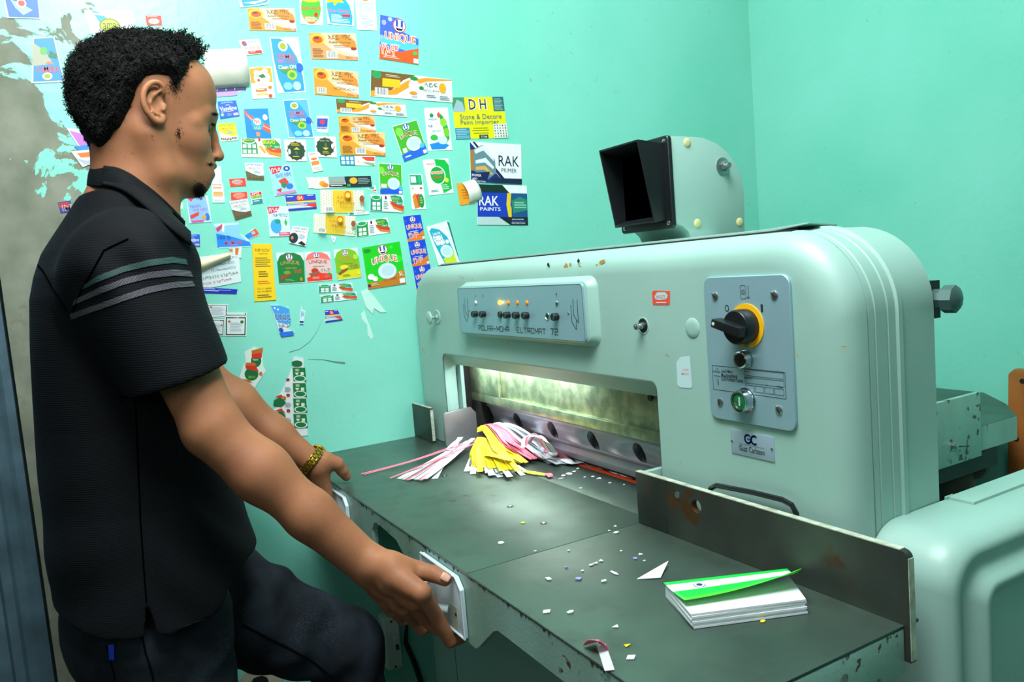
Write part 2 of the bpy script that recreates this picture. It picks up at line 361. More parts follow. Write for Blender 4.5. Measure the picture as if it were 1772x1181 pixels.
for cx, cy in ((307, 500), (400, 503), (592, 508), (688, 512), (795, 515), (908, 518), (1258, 533)):
    px, py = crop5(cx, cy); px -= 1.5
    lathe_y('push_button', px+1.5, py, YP, [(0, .0062), (.0015, .0062), (.0018, .0052), (.005, .0052), (.0052, .0066), (.0095, .0066), (.0105, .0058), (.0102, .0045), (.0098, .0001)] if cx != 592 else
            [(0, .0062), (.0015, .0062), (.0018, .0052), (.0030, .0062), (.0045, .0058), (.0042, .0001)], blackp, panel)
px, py = crop5(1140, 530); lathe_y('button_socket', px, py, YP, [(0, .0066), (.0012, .0064), (.0012, .0054), (.0004, .005), (.0004, .0001)], chrome, panel, 'open socket of a missing button')
lathe_y('socket_core', px+.6, py, YP-.0006, [(0, .005), (.0003, .005), (.0003, .0001)], dark, panel)
for cx, cy in ((222, 460), (1388, 492)):
    px, py = crop5(cx, cy); lathe_y('panel_screw', px, py, YP, [(0, .0022), (.001, .0022), (.0016, .0014), (.0016, .0001)], zinc, panel)
# pull knob left of the panel, lock stud right of it, round blanking cap
c = at(757, 549, 1, F)
mb = MB().disc_stack((c[0], F, c[2]), (0, -1, 0), [(-.001, .0165), (.0012, .0165), (.0022, .0145), (.0012, .011), (.0012, .006), (.003, .006), (.003, .0035), (.022, .0035), (.024, .0001)], paint)
part('pull_knob_collar', mb)
mb = MB().disc_stack((c[0], F, c[2]), (0, -1, 0), [(.006, .0045), (.010, .0045), (.0105, .003), (.013, .003), (.0135, .0042), (.0175, .0042), (.018, .0001)], zinc); part('pull_knob_stem', mb)
mb = MB().disc_stack((c[0], F, c[2]), (0, -1, 0), [(.018, .004), (.0185, .0135), (.0200, .0150), (.0225, .0135), (.0240, .009), (.0245, .0001)], paint); part('pull_knob', mb, 'round sage green pull knob')
c = at(1113, 564, 1, F)
mb = MB().disc_stack((c[0], F, c[2]), (0, -1, 0), [(-.001, .0128), (.0006, .0126), (.0008, .0112), (.0002, .0105), (.0002, .0001)], paint); part('stud_ring', mb)
mb = MB().disc_stack((c[0], F, c[2]), (0, -1, 0), [(.0003, .0102), (.0005, .0102), (.0005, .0001)], dark); part('stud_recess', mb)
mb = MB().disc_stack((c[0], F, c[2]), (0, -1, 0), [(0, .0052), (.007, .0052), (.0072, .0036), (.010, .0036), (.0102, .0044), (.0145, .0044), (.0150, .0026), (.0158, .0026), (.016, .0001)], zinc); part('lock_stud', mb, 'threaded zinc stud in a dark hole')
c = at(1198.5, 568, 1, F); mb = MB().disc_stack((c[0], F, c[2]), (0, -1, 0), [(-.001, .0138), (.0005, .0136), (.0014, .012), (.0020, .007), (.0022, .0001)], paint, 36); part('blanking_cap', mb, 'round sage green blanking cap')
# switch plate
def crop7(cx, cy): return 1190+cx/3.376, 460+cy/3.376
x0, z1 = P(1218.5, 500, F-.003); x1, _ = P(1371.5, 600, F-.003); zt_ = P(1292, 478, F-.003)[1]; zb_ = P(1292, 733, F-.003)[1]
cx_, cz_, w_, h_ = (x0+x1)/2, (zt_+zb_)/2, x1-x0, zt_-zb_
mb = MB(); mb.loft([[(x, yy, z) for x, z in rrect(cx_, cz_, w_-2*i, h_-2*i, .012-i)] for yy, i in ((F+.001, -.0004), (F-.003, -.0004), (F-.0040, .0004))], alu)
splate = part('switch_plate', mb, 'tall pale blue aluminium switch plate', bevel=0)
YS = F-.004
mb = MB(); n_ = 40; c = at(*crop7(345, 352), 1, YS); c = (c[0], c[2])
ring = []; R0 = .0275; notch = math.radians(9)
for k in range(n_+1):
    a = -math.pi/2+notch+(2*math.pi-2*notch)*k/n_; ring.append((c[0]+R0*math.cos(a), c[1]+R0*math.sin(a)))
ring += [(c[0]-.0035, c[1]-.018), (c[0]+.0035, c[1]-.018)]
mb.prism([(x, YS, z) for x, z in ring], (0, -.0014, 0), mat('yellow_plastic', '#efb412', .4)); part('switch_collar', mb, 'yellow round collar', splate)
mb = MB().disc_stack((c[0], YS-.0014, c[1]), (0, -1, 0), [(0, .0212), (.003, .0215), (.017, .0212), (.019, .0198), (.019, .0001)], blackp, 40)
knob = part('rotary_switch', mb, 'black rotary switch', splate)
a = math.radians(166); ux, uz = math.cos(a), math.sin(a); wx, wz = -uz, ux; yk = YS-.0014-.019
def kb(u, w2, y_): return (c[0]+ux*u+wx*w2, y_, c[1]+uz*u+wz*w2)
mb = MB().loft([[kb(-.019, -.0065, yk), kb(.024, -.0065, yk), kb(.024, .0065, yk), kb(-.019, .0065, yk)], [kb(-.019, -.0060, yk-.013), kb(.027, -.0052, yk-.013), kb(.027, .0052, yk-.013), kb(-.019, .0060, yk-.013)]], blackp)
part('switch_grip', mb, None, knob, bevel=.0012)
mb = MB().disc_stack((*kb(.023, 0, yk-.0128),), (0, -1, 0), [(0, .0022), (.0005, .002), (.0006, .0001)], white); part('switch_pointer', mb, None, knob)
q = crop7(345, 545); lathe_y('key_lock', *q, YS, [(0, .0115), (.002, .0115), (.0024, .0105), (.012, .0105), (.0128, .0095), (.0120, .0078), (.0118, .0001)], chrome, splate)
mb = MB(); cc = at(*q, 1, YS); mb.disc_stack((cc[0], YS-.0118, cc[2]), (0, -1, 0), [(0, .0074), (.0012, .0074), (.0016, .0001)], dark); mb.box((cc[0]-.0012, YS-.0142, cc[2]-.005), (cc[0]+.0012, YS-.013, cc[2]+.005), chrome); part('lock_barrel', mb, None, splate)
q = crop7(345, 785); lathe_y('start_button_housing', *q, YS, [(0, .0155), (.002, .0155), (.0022, .0140), (.012, .0140), (.0145, .0128), (.0140, .0110), (.0110, .0105), (.0110, .0001)], chrome, splate, 'chrome button housing')
cc = at(*q, 1, YS); mb = MB().disc_stack((cc[0], YS-.0105, cc[2]), (0, -1, 0), [(0, .0104), (.0015, .0104), (.0020, .0095), (.0020, .0001)], mat('green_plastic', '#0f6b3c', .35)); mb.box((cc[0]-.0009, YS-.0131, cc[2]-.0052), (cc[0]+.0009, YS-.0124, cc[2]+.0052), white)
part('start_button', mb, 'green push button with a white bar', splate)
for cx, cy, an in ((160, 178, 40), (506, 172, 45), (190, 796, 85), (534, 843, 60)):
    px, py = crop7(cx, cy); cc = at(px, py, 1, YS); mb = MB().disc_stack((cc[0], YS, cc[2]), (0, -1, 0), [(0, .0055), (.0008, .0055), (.0018, .0042), (.0022, .002), (.0022, .0001)], zinc)
    u_ = (math.cos(math.radians(an))*.0045, math.sin(math.radians(an))*.0045); stroke(mb, [(cc[0]-u_[0], cc[2]+u_[1]), (cc[0]+u_[0], cc[2]-u_[1])], .0011, YS-.0024, dark); part('plate_screw', mb, None, splate)
mb = MB(); yt = YS-.0003
for s_, ca, cb in (('O', (218, 270), (240, 228)), ('I', (428, 272), (438, 226)), ('Adolf Mohr', (197, 624), (262, 612)), ('Maschinenfabrik', (197, 649), (290, 637)), ('6238 Hofheim/Taunus', (197, 671), (322, 660)), ('POLAR', (148, 624), (190, 617)),
                    ('Model', (334, 622), (356, 616)), ('Masch. Nr.', (334, 660), (378, 654)), ('V', (338, 692), (342, 686)), ('A', (396, 696), (400, 690)), ('Hz', (456, 702), (464, 694)), ('3 Phase', (520, 712), (554, 704))):
    xa, za = P(*crop7(*ca), yt); xb, zb = P(*crop7(*cb), yt); face_text(mb, s_, xa, xb, za, zb, yt, ink, .01 if len(s_) > 1 else .03)
def crect(a, b_, wd=.0005):
    q = [P(*crop7(*p), yt) for p in (a, (b_[0], a[1]), b_, (a[0], b_[1]))]
    xa, xb = q[0][0], q[2][0]; za, zb = q[0][1], q[2][1]; stroke(mb, [(xa, za), (xb, za), (xb, zb), (xa, zb), (xa, za)], wd, yt, ink)
xa, za = P(*crop7(143, 583), yt); xb, zb = P(*crop7(572, 727), yt); zc = za-.0315
stroke(mb, [(xa, za), (xb, za), (xb, zc), (xa, zc), (xa, za)], .0006, yt, ink)
xm = P(*crop7(330, 600), yt)[0]
for k, (r0, r1) in enumerate(((.001, .0085), (.0105, .018))): stroke(mb, [(xm, za-r0), (xb-.002, za-r0), (xb-.002, za-r1), (xm, za-r1), (xm, za-r0)], .0005, yt, ink)
for k in range(4):
    u0 = xm+(xb-.002-xm)*(k/4)+.0008; u1 = xm+(xb-.002-xm)*((k+1)/4)-.0008; stroke(mb, [(u0, za-.0205), (u1, za-.0205), (u1, za-.028), (u0, za-.028), (u0, za-.0205)], .0005, yt, ink)
xl_ = P(*crop7(165, 600), yt)[0]; stroke(mb, [(xl_, za-.003), (xl_, za-.0075)], .0007, yt, ink); stroke(mb, [(xl_+.003, za-.003), (xl_+.003, za-.0075)], .0007, yt, ink)
stroke(mb, [(xl_, za-.016), (xl_+.001, za-.021), (xl_+.003, za-.025), (xl_+.003, za-.016)], .0006, yt, ink); stroke(mb, [(xl_-.004, za-.0132), (xl_+.007, za-.0132)], .0006, yt, ink)
gx, gz = P(*crop7(323, 155), yt)
stroke(mb, [(x, z) for x, z in rrect(gx, gz, .0088, .0165, .002, 3)]+[rrect(gx, gz, .0088, .0165, .002, 3)[0]], .0005, yt, ink)
stroke(mb, [(gx+.0028*math.cos(t_/6*math.pi), gz+.0028*math.sin(t_/6*math.pi)) for t_ in range(13)], .0005, yt, ink); face_text(mb, '2', gx-.001, gx+.001, gz-.0015, gz+.0015, yt, ink)
stroke(mb, [(gx+.0085, gz+.008), (gx+.0085, gz-.005), (gx+.0062, gz-.007), (gx+.0105, gz-.007)], .0007, yt, ink)
part('plate_lettering', mb, 'black lettering and type panel', splate, recalc=False, smooth=False)
# dealer's name plate
x0, zt_ = P(1264, 744, F-.001); x1, _ = P(1339, 770, F-.001); zb_ = P(1300, 791.5, F-.001)[1]; zt_ = P(1300, 749.5, F-.001)[1]
mb = MB().box((x0, F-.0012, zb_), (x1, F+.0004, zt_), mat('name_plate_foil', '#9fb9c9', .35, .3)); pl = part('name_plate', mb, 'small pale blue dealer plate', bevel=.0004)
blue = mat('navy_print', '#1c4f9e', .5); mb = MB(); yt = F-.0016; W_ = x1-x0; H_ = zt_-zb_
def N(u, v): return x0+W_*u, zt_-H_*v
r_ = H_*.165
for cx0, a0, a1 in ((.42, 50, 360), (.57, 55, 305)):
    cc = N(cx0, .28); pts = [(cc[0]+r_*math.cos(math.radians(a)), cc[1]+r_*math.sin(math.radians(a))) for a in np.linspace(a0, a1, 14)]
    if cx0 < .5: pts.append((cc[0], cc[1]))
    stroke(mb, pts, .0022, yt, blue)
stroke(mb, [N(.2, .53), N(.78, .53)], .0004, yt, ink)
for s_, a, b_ in (('Gust Carlsson', (.2, .82), (.79, .58)),): xa, za = N(*a); xb, zb = N(*b_); face_text(mb, s_, xa, xb, za, zb, yt, ink, .02)
stroke(mb, [N(.3, .89), N(.68, .89)], .0007, yt, inkgrey)
part('name_plate_lettering', mb, 'blue emblem over black lettering', pl, recalc=False, smooth=False)
for u in (.03, .96):
    cc = N(u, .48); mb = MB().disc_stack((cc[0], F-.0012, cc[1]), (0, -1, 0), [(0, .0018), (.0008, .0016), (.0012, .0001)], zinc, 12); part('rivet', mb, None, pl)
# chipped paint patches on the cover
tan = mat('tan_primer', '#b08c48', .7); rnd = random.Random(3); mb = MB()
def blob(px, py, rx, ry, m_, y_=F-.0004, n=9, rot=0.):
    c_ = at(px, py, 1, y_); pts = []
    for k in range(n):
        a = 2*math.pi*k/n; rr_ = .55+.7*rnd.random(); dx, dz = rx*rr_*math.cos(a), ry*rr_*math.sin(a)
        pts.append((c_[0]+dx*math.cos(rot)-dz*math.sin(rot), y_, c_[2]+dx*math.sin(rot)+dz*math.cos(rot)))
    mb.add(pts+[(c_[0], y_, c_[2])], [(k, (k+1) % n, n) for k in range(n)], m_)
zf = lambda x, z: 0
for px, py, rx, ry, m_, ro in ((949, 459, .0045, .0050, dark, .6), (1001, 452, .0040, .0035, dark, 1.), (979, 461, .0065, .0050, tan, .2), (1004, 462, .006, .0016, tan, -.5), (1042, 453, .0080, .0045, tan, .3), (1033, 460, .003, .003, tan, 0), (987, 458, .003, .003, tan, .9),
                               (800, 481, .0030, .0018, tan, .9), (809, 483, .0018, .0012, tan, 0), (817, 484, .0035, .0010, tan, .6), (796, 478, .0022, .0012, tan, 1.2), (731, 605, .0028, .0050, tan, .3), (734, 610, .0030, .0035, tan, 1.), (733, 630, .001, .005, tan, 0),
                               (878, 595, .0020, .0042, tan, 0), (744, 572, .0014, .0018, tan, 0), (1177, 800, .0016, .0010, tan, 0), (1171, 804, .001, .001, tan, 0), (1461, 600, .004, .0012, tan, 0), (1153, 615, .001, .0025, tan, 0), (1157, 616, .001, .002, tan, 0)):
    # blobs near the rounded top edge follow its curve
    yy = F-.0004 if py > 470 or px < 800 else F+.0014
    blob(px, py, rx, ry, m_, yy, rot=ro)
part('paint_chip', mb, 'tan primer and dark metal showing through chipped enamel', recalc=False, smooth=False)['kind'] = 'stuff'
# two paper labels stuck on the cover
def cover_label(name, label, quad, ops, base):
    mb = MB(); q3 = lambda u, v, o_: (lambda p: (p[0], F-o_, p[2]))(at(*((1-u)*(1-v)*np.array(quad[0])+u*(1-v)*np.array(quad[1])+u*v*np.array(quad[2])+(1-u)*v*np.array(quad[3])), 1, F))
    mb.prism([q3(u, v, .0002) for u, v in base[1]], (0, -.0003, 0), mat('label_'+base[0], '#'+base[0], .5)); o_ = .0006
    for op in ops:
        o_ += .0001
        if op[0] == 'p': mb.add([q3(u, v, o_) for u, v in op[1]], [tuple(range(len(op[1])))], mat('label_'+op[2], '#'+op[2], .5))
        else: v_, f_, _ = text_mesh(op[1], .01); mb.add([q3(op[2]+(op[4]-op[2])*a, op[5]-(op[5]-op[3])*c_, o_) for a, c_ in v_], f_, mat('label_'+op[6], '#'+op[6], .5))
    tag(obj(name, mb, smooth=False, recalc=False), label, 'label')
cover_label('worn_label', 'small worn red and white label on the machine front', [(1128, 503), (1159.5, 503.5), (1160, 528), (1129, 528)], [('p', [(.16+.0, .4), (.3, .12), (.75, .1), (.9, .35), (.8, .6), (.4, .66), (.2, .6)], 'a9d3d6'), ('t', 'ANGETE', .25, .32, .75, .56, 'd8502f'), ('p', [(.25, .8), (.8, .8), (.8, .86), (.25, .86)], 'e8d8d0')], ('df4e36', [(.02, .1), (.1, 0), (1, .02), (.98, .9), (.9, 1), (.03, .98)]))
cover_label('worn_label', 'pale scraped paper remnant on the machine front', [(1170, 616), (1195, 616), (1198, 672), (1172, 672)], [('t', 'USA', .4, .4, .85, .46, 'd89a9a'), ('t', 'MADE', .35, .52, .85, .58, 'd89a9a')], ('b8d8dc', [(.02, .2), (.3, .04), (.95, .0), (1, .96), (.9, 1), (.2, .98), (.04, .9)]))
# ------------------------------------------------------------------ throat: knife beam, clamp, lamp
mb = MB(); yb = .10; zb0 = .993
bl, br = XI0-.002, XI1+.002
mb.box((bl, yb, zb0), (br, .150, 1.10), brushed); part('knife_beam', mb, 'oily ground-steel knife beam', bevel=.001)
# its front flange with a shallow recess
mb = MB(); ra, rb_ = at(866, 650, 1, yb)[0], br
zr0, zr1 = 1.012, 1.098
mb.box((bl, yb-.008, zb0), (br, yb, zr0), brushed); mb.box((bl, yb-.008, zr0), (ra, yb, 1.10), brushed)
part('beam_flange', mb, None, bevel=.0015)
c = at(1124, 690, 1, yb-.004); mb = MB().disc_stack((c[0], yb-.001, c[2]+.001), (0, -1, 0), [(0, .006), (.003, .006), (.003, .0001)], dark, 6); part('beam_bolt', mb, 'dark hexagonal bolt')
# clamp with slanted face and round holes
mb = MB(); prof = [(.108, .992), (.1065, .985), (.109, .968), (.116, .950), (.126, .936), (.131, .932), (.131, .926), (.128, .920), (.129, .909), (.150, .909), (.150, .992)]
mb.loft([[(x, y_, z) for y_, z in prof] for x in (bl+.045, br-.001)], blade)
clamp = part('paper_clamp', mb, 'polished steel clamp bar with round holes', bevel=.0006)
holeblack = mat('hole_shade_black', '#0a0b0a', .6)  # black discs at the hole bottoms paint in the recess shade
nrm = Vector((0, -.93, .36)).normalized()
for px, py in ((846, 714), (895, 724), (955, 738), (1025, 759), (1105, 776)):
    c = at(px, py, 1, .1105); cen = Vector((c[0], .1100, .9630))
    cut = obj('cutter', MB().cyl(cen+nrm*.02, cen-nrm*.016, .0155, mat('shaded_hole_steel', '#55595c', .4, .6), 40)); md = clamp.modifiers.new('b', 'BOOLEAN'); md.object = cut; md.operation = 'DIFFERENCE'; md.solver = 'EXACT'; md.material_mode = 'TRANSFER'  # hole walls coloured darker to paint the shade inside
    dg = bpy.context.evaluated_depsgraph_get(); me = bpy.data.meshes.new_from_object(clamp.evaluated_get(dg)); clamp.modifiers.clear(); clamp.data = me; bpy.data.objects.remove(cut)
    mb = MB().disc_stack(cen-nrm*.0155+Vector((.004, 0, -.002)), nrm, [(0, .0085), (.0006, .0085), (.0006, .0001)], holeblack, 20); part('hole_bottom', mb, None, clamp)
mb = MB().box((bl+.03, .134, T+.0005), (br-.002, .150, .912), dark); part('knife', mb, 'dark knife edge above the table')
mb = MB().box((bl, .152, T-.001), (br, .160, 1.1), dark); part('throat_dark_backing', mb)  # unseen sheet added to keep the space behind the clamp dark
mb = MB(); mb.box((XI0-.0015, .064, T+.002), (XI0+.012, .072, 1.079), paint); mb.box((XI0-.001, .0725, T+.002), (XI0+.003, .15, 1.079), dark); part('throat_post', mb, 'sage green post with rubbed edges')
mb = MB().box((XI0+.003, .09, .93), (bl+.046, .151, .992), mat('matt_black', '#0c0c0c', .7)); part('clamp_end_block', mb, 'black block at the left end of the clamp')  # black block filling the left end of the throat
mb = MB().tube([(-.68, .078, 1.0955), (-.22, .078, 1.0955)], .006, mat('lamp_glass', '#f4f8ff', .3, emit=6.), 14); part('throat_lamp', mb, 'fluorescent tube behind the cover')
# ------------------------------------------------------------------ table
TX0, TX1, TY0 = WX+.0015, .422, -.285
mb = MB().box((TX0, TY0, T-.0035), (0.0, F-.0005, T), steel).box((XI0+.004, F-.0006, T-.0035), (XI1-.001, .133, T), steel)
tabl = part('table_top', mb, 'worn grey steel table top', bevel=.0006)
mb = MB().box((.0006, TY0, T-.0035), (TX1, F-.0005, T-.0002), steel); part('table_extension', mb, 'worn steel right-hand table plate', bevel=.0006)
for px, py in ((883, 877), (941, 906), (769, 824), (1058, 839), (1047, 900)):
    c = at(px, py, 2, T); big = py in (877, 906, 824)
    if not big: continue
    mb = MB().disc_stack((c[0], c[1], T), (0, 0, 1), [(-.0003, .0062), (.0004, .0060), (.0002, .0046), (.0002, .0001)], dark, 22); part('air_nozzle', mb, 'small round air nozzle in the table', tabl)
    mb = MB().disc_stack((c[0], c[1], T), (0, 0, 1), [(.0001, .0030), (.0014, .0024), (.0016, .0001)], chrome, 14); part('nozzle_ball', mb, None, tabl)
# red cutting stick
mb = MB().box((bl+.004, .133, T-.004), (br-.003, .1345, T+.0008), mat('red_plastic', '#d8431f', .4)).box((bl+.004, .1240, T), (br-.003, .1330, T+.0009), mat('red_plastic', '#d8431f', .4)); part('cutting_stick', mb, 'orange-red cutting stick')
# apron under the front edge: cut-out profile along x
xn0, xn1 = at(825, 1118, 1, TY0)[0], at(858, 1093, 1, TY0)[0]
out = [(TX0, T-.0037), (TX0, .800), (xn0-.004, .800), (xn0+.006, .806), (xn1-.006, .846), (xn1+.006, .851), (TX1, .850), (TX1, T-.0037)]
hx0, hx1 = at(645, 920, 1, TY0)[0], at(704, 950, 1, TY0)[0]
hole = [(hx0-.006, .826), (hx0-.002, .860), (hx0+.012, .877), (hx0+.045, .879), (hx1-.045, .874), (hx1-.012, .856), (hx1+.008, .828), (hx1-.006, .811), (hx0+.012, .810)]
bm = bmesh.new()
def loopv(pts, y_): return [bm.verts.new((x, y_, z)) for x, z in pts]
for y_ in (TY0, TY0+.010):
    a = loopv(out, y_); h_ = loopv(hole, y_)
    es = [bm.edges.new((l_[k], l_[(k+1) % len(l_)])) for l_ in (a, h_) for k in range(len(l_))]
    bmesh.ops.triangle_fill(bm, use_beauty=True, edges=es, use_dissolve=False)
    if y_ == TY0: A0, H0 = a, h_
for l0, l1 in ((A0, a), (H0, h_)):
    for k in range(len(l0)): bm.faces.new((l0[k], l0[(k+1) % len(l0)], l1[(k+1) % len(l0)], l1[k]))
bmesh.ops.recalc_face_normals(bm, faces=bm.faces); me = bpy.data.meshes.new('table_apron'); bm.to_mesh(me); bm.free(); me.materials.append(chipped)
ap = bpy.data.objects.new('table_apron', me); COL.objects.link(ap); ap.parent = M; ap['label'] = 'chipped sage green apron with a ragged cut-out'
mb = MB().box((TX1-.008, TY0+.0102, .850), (TX1-.0002, -.0005, T-.0037), chipped); part('side_apron', mb, 'pale right-hand end of the apron', bevel=.0006)
# chamfered table rim: pale worn line along the front edge, dark chips below it
mb = MB().box((TX0, TY0-.0006, T-.0026), (TX1, TY0+.0002, T-.0008), zinc); part('rim_edge', mb, 'bare metal rim')
rnd = random.Random(11); mb = MB()
for k in range(70):
    x = TX0+.15+rnd.random()**.8*(TX1-TX0-.2); w_ = .002+.006*rnd.random(); h_ = (.0015+.006*rnd.random()**2); z0 = T-.0036
    mb.add([(x, TY0-.0003, z0), (x+w_, TY0-.0003, z0), (x+w_*.7, TY0-.0003, z0-h_*.6), (x+w_*.4, TY0-.0003, z0-h_), (x+w_*.1, TY0-.0003, z0-h_*.5)], [(0, 1, 2, 3, 4)], mat('chip_brown', '#33261d', .8))
o = part('rim_chip', mb, 'dark brown chips along the rim', recalc=False, smooth=False); o['kind'] = 'stuff'
# handle plates
def handle(px0, px1, zt, zb, lab):
    x0, x1 = px0, px1; y0 = TY0-.001; mb = MB()
    pts = [(x0, zt), (x1-.014, zt), (x1, zt-.014), (x1, zb), (x0, zb)]
    rim = MB(); hp = part('handle_plate', MB().prism([(x, y0-.005, z) for x, z in pts], (0, .005, 0), plateblue), lab, bevel=.0010)
    q = pts+[pts[0]]; rim.tube([(x, y0-.0055, z) for x, z in pts+[pts[0]]], .0018, plateblue, 8); part('plate_rim', rim, None, hp)
    g = MB().tube([(x1-.086, y0-.011, zt-.022), (x1-.084, y0-.026, zt-.026), (x1-.070, y0-.033, zt-.036), (x1-.048, y0-.029, zt-.046), (x1-.034, y0-.011, zt-.050)], .0056, plateblue, 12); part('handle_grip', g, None, hp)
    tp_ = MB().box((x1-.036, y0-.0056, zb+.004), (x1-.018, y0-.0051, zt-.044), mat('yellowed_tape', '#a9b49a', .35)); part('tape_patch', tp_, 'yellowed tape patch', hp)
    for u, v in ((.03, .012), (.108, .055)):
        s = MB().disc_stack((x0+u, y0-.0050, zt-v), (0, -1, 0), [(0, .0028), (.0010, .0024), (.0011, .0001)], dark, 14); part('handle_screw', s, None, hp)
    return hp
hxa, hxb = at(735, 955, 1, TY0-.011)[0], at(797, 1095, 1, TY0-.011)[0]
handle(hxa-.028, hxb+.002, .889, .808, 'pale blue handle plate near the right hand')
hxa = at(592, 860, 1, TY0-.011)[0]; handle(hxa-.118, hxa+.004, .889, .808, 'pale blue handle plate at the left corner')
# back fences on the table
mb = MB().box((.0, 0.0, T+.0001), (.066, .009, .978), rusty); part('right_fence_block', mb, 'rust-stained fence block', bevel=.0015)
# the long right plate is holed: build as prism with a real hole
def plate_with_hole(name, xa, xb, za, zb, y0, y1, hc, hr, m_, rc, lab):
    bm = bmesh.new(); o_ = [(xa, za), (xb, za)]+[(xb-rc+rc*math.cos(math.pi/2*k/6), zb-rc+rc*math.sin(math.pi/2*k/6)) for k in range(7)]+[(xa, zb)]
    hl = [(hc[0]+hr*math.cos(2*math.pi*k/24), hc[1]+hr*math.sin(2*math.pi*k/24)) for k in range(24)]; keep = []
    for y_ in (y0, y1):
        a = [bm.verts.new((x, y_, z)) for x, z in o_]; h_ = [bm.verts.new((x, y_, z)) for x, z in hl]
        es = [bm.edges.new((l_[k], l_[(k+1) % len(l_)])) for l_ in (a, h_) for k in range(len(l_))]
        bmesh.ops.triangle_fill(bm, use_beauty=True, edges=es); keep.append((a, h_))
    for l0, l1 in zip(*keep):
        for k in range(len(l0)): bm.faces.new((l0[k], l0[(k+1) % len(l0)], l1[(k+1) % len(l0)], l1[k]))
    bmesh.ops.recalc_face_normals(bm, faces=bm.faces); me = bpy.data.meshes.new(name); bm.to_mesh(me); bm.free(); me.materials.append(m_)
    ob = bpy.data.objects.new(name, me); COL.objects.link(ob); ob.parent = M; ob['label'] = lab; return ob
hc = at(1205, 877, 1, 0.); plate_with_hole('right_fence', .0668, .4285, .862, .978, 0., .009, (hc[0], hc[2]), .0092, rusty, .008, 'long rust-stained fence plate with one round hole')
bpy.data.objects['right_fence'].name = 'long_fence'
c = at(1172, 857, 1, -.0001); mb = MB().disc_stack((c[0], 0, c[2]), (0, -1, 0), [(-.001, .0048), (.0006, .0046), (.0008, .0001)], zinc, 18); part('fence_screw', mb)
edge = mat('scuffed_pale_edge', '#a7b4a2', .5, var=.35, vscale=90)
mb = MB().box((.001, .0002, .9778), (.420, .0088, .9790), edge); mb.box((.4283, .0002, .864), (.4293, .0088, .971), edge); part('fence_edge', mb, 'pale scuffed upper edge of the fence')
mb = MB().box((.0, .0092, T+.0001), (.009, .062, .976), chipped); part('fence_return', mb, 'short fence running into the throat', bevel=.0006)
# left fences
mb = MB().box((-.8598, 0, T+.0001), (-.752, .008, .982), rusty); part('left_fence', mb, 'short rust-stained fence against the wall', bevel=.0015)
mb = MB().box((-.8590, .0004, .9822), (-.756, .0076, .9832), edge).box((-.7518, .0004, .905), (-.7508, .0076, .978), edge); part('left_fence_edge', mb)
lf = [(.009, T+.0001), (.009, .972), (.013, .977), (.078, .980), (.118, .932), (.118, T+.0001)]
mb = MB().prism([(-.7035, y_, z) for y_, z in lf], (.008, 0, 0), mat('bare_fence_steel', '#9a9c9e', .38, .7, var=.15, vscale=12)); part('throat_fence', mb, 'bare steel fence plate running into the throat', bevel=.0008)
# black cable tray arc on the cover, half hidden by the fence
hx = [P(x, y_, F-.012) for x, y_ in ((1225, 856), (1228, 846), (1238, 841), (1300, 853), (1352, 866), (1368, 875), (1376, 890), (1377, 905))]
mb = MB().tube([(hx[0][0], F, hx[0][1]-.01)]+[(x, F-.010, z) for x, z in hx]+[(hx[-1][0], F, hx[-1][1]-.01)], .0034, blackp, 10); part('cover_handle', mb, 'black sleeved bar handle low on the cover')
# ------------------------------------------------------------------ stand under the table
bx0, bx1, by = -.735, .345, -.055
mb = MB().box((bx0, by, .02), (bx1, .205, T-.0037), paint); part('stand', mb, 'sage green cabinet stand', bevel=.012, seg=4)
for x in (-.605, -.10): part('stand_seam', MB().box((x, by-.0004, .03), (x+.0018, by+.0003, T-.02), dark))
mb = MB().box((bx0+.05, TY0+.04, .846), (bx1, TY0+.052, T-.0037), dark).box((-.02, TY0+.012, .838), (TX1-.02, TY0+.022, .8475), chipped); part('underframe_rail', mb, 'dark rail under the table')
mb = MB().box((-.62, -.27, .125), (-.05, -.21, .150), dark).box((-.60, -.22, .06), (-.57, by, .13), dark).box((-.12, -.22, .06), (-.09, by, .13), dark); part('foot_pedal', mb, 'dark foot pedal bar', bevel=.004)
# ------------------------------------------------------------------ motor housing on the right side
mb = MB(); HX1, HZ = .452, .972
def hring(x, ins):
    y0, y1, z1 = .046+ins, .62-ins, HZ-ins; r = .050-ins*.6; pts = [(x, y0, .02)]
    for k in range(11): a = math.pi-math.pi/2*k/10; pts.append((x, y0+r+r*math.cos(a), z1-r+r*math.sin(a)))
    for k in range(9): a = math.pi/2-math.pi/2*k/8; pts.append((x, y1-.04+.04*math.cos(a), z1-.04+.04*math.sin(a)))
    pts.append((x, y1, .02)); return pts
rs = [hring(.3505, 0), hring(.408, 0), hring(.420, .0012), hring(.430, .0045), hring(.438, .0105), hring(.4415, .017), hring(.4400, .022), hring(.4380, .027), hring(.4385, .033), hring(.4430, .038), hring(.4470, .043), hring(HX1, .0465), hring(HX1+.002, .052), hring(HX1-.003, .060), hring(HX1-.004, .066)]
mb.loft(rs, paint); mh = part('motor_housing', mb, 'rounded sage green motor housing with a pressed side panel', angle=60)
c0, c1 = at(1652, 863, 2, HZ+.003), at(1686, 870, 2, HZ+.003)
mb = MB().box((.3515, c1[1]-.001, HZ-.002), (c1[0], .56, HZ+.0035), paint); part('housing_lid', mb, None, mh, bevel=.001)
mb = MB().box((.3507, .19, .93), (.353, .205, HZ+.004), paint); part('casing_gusset', mb)
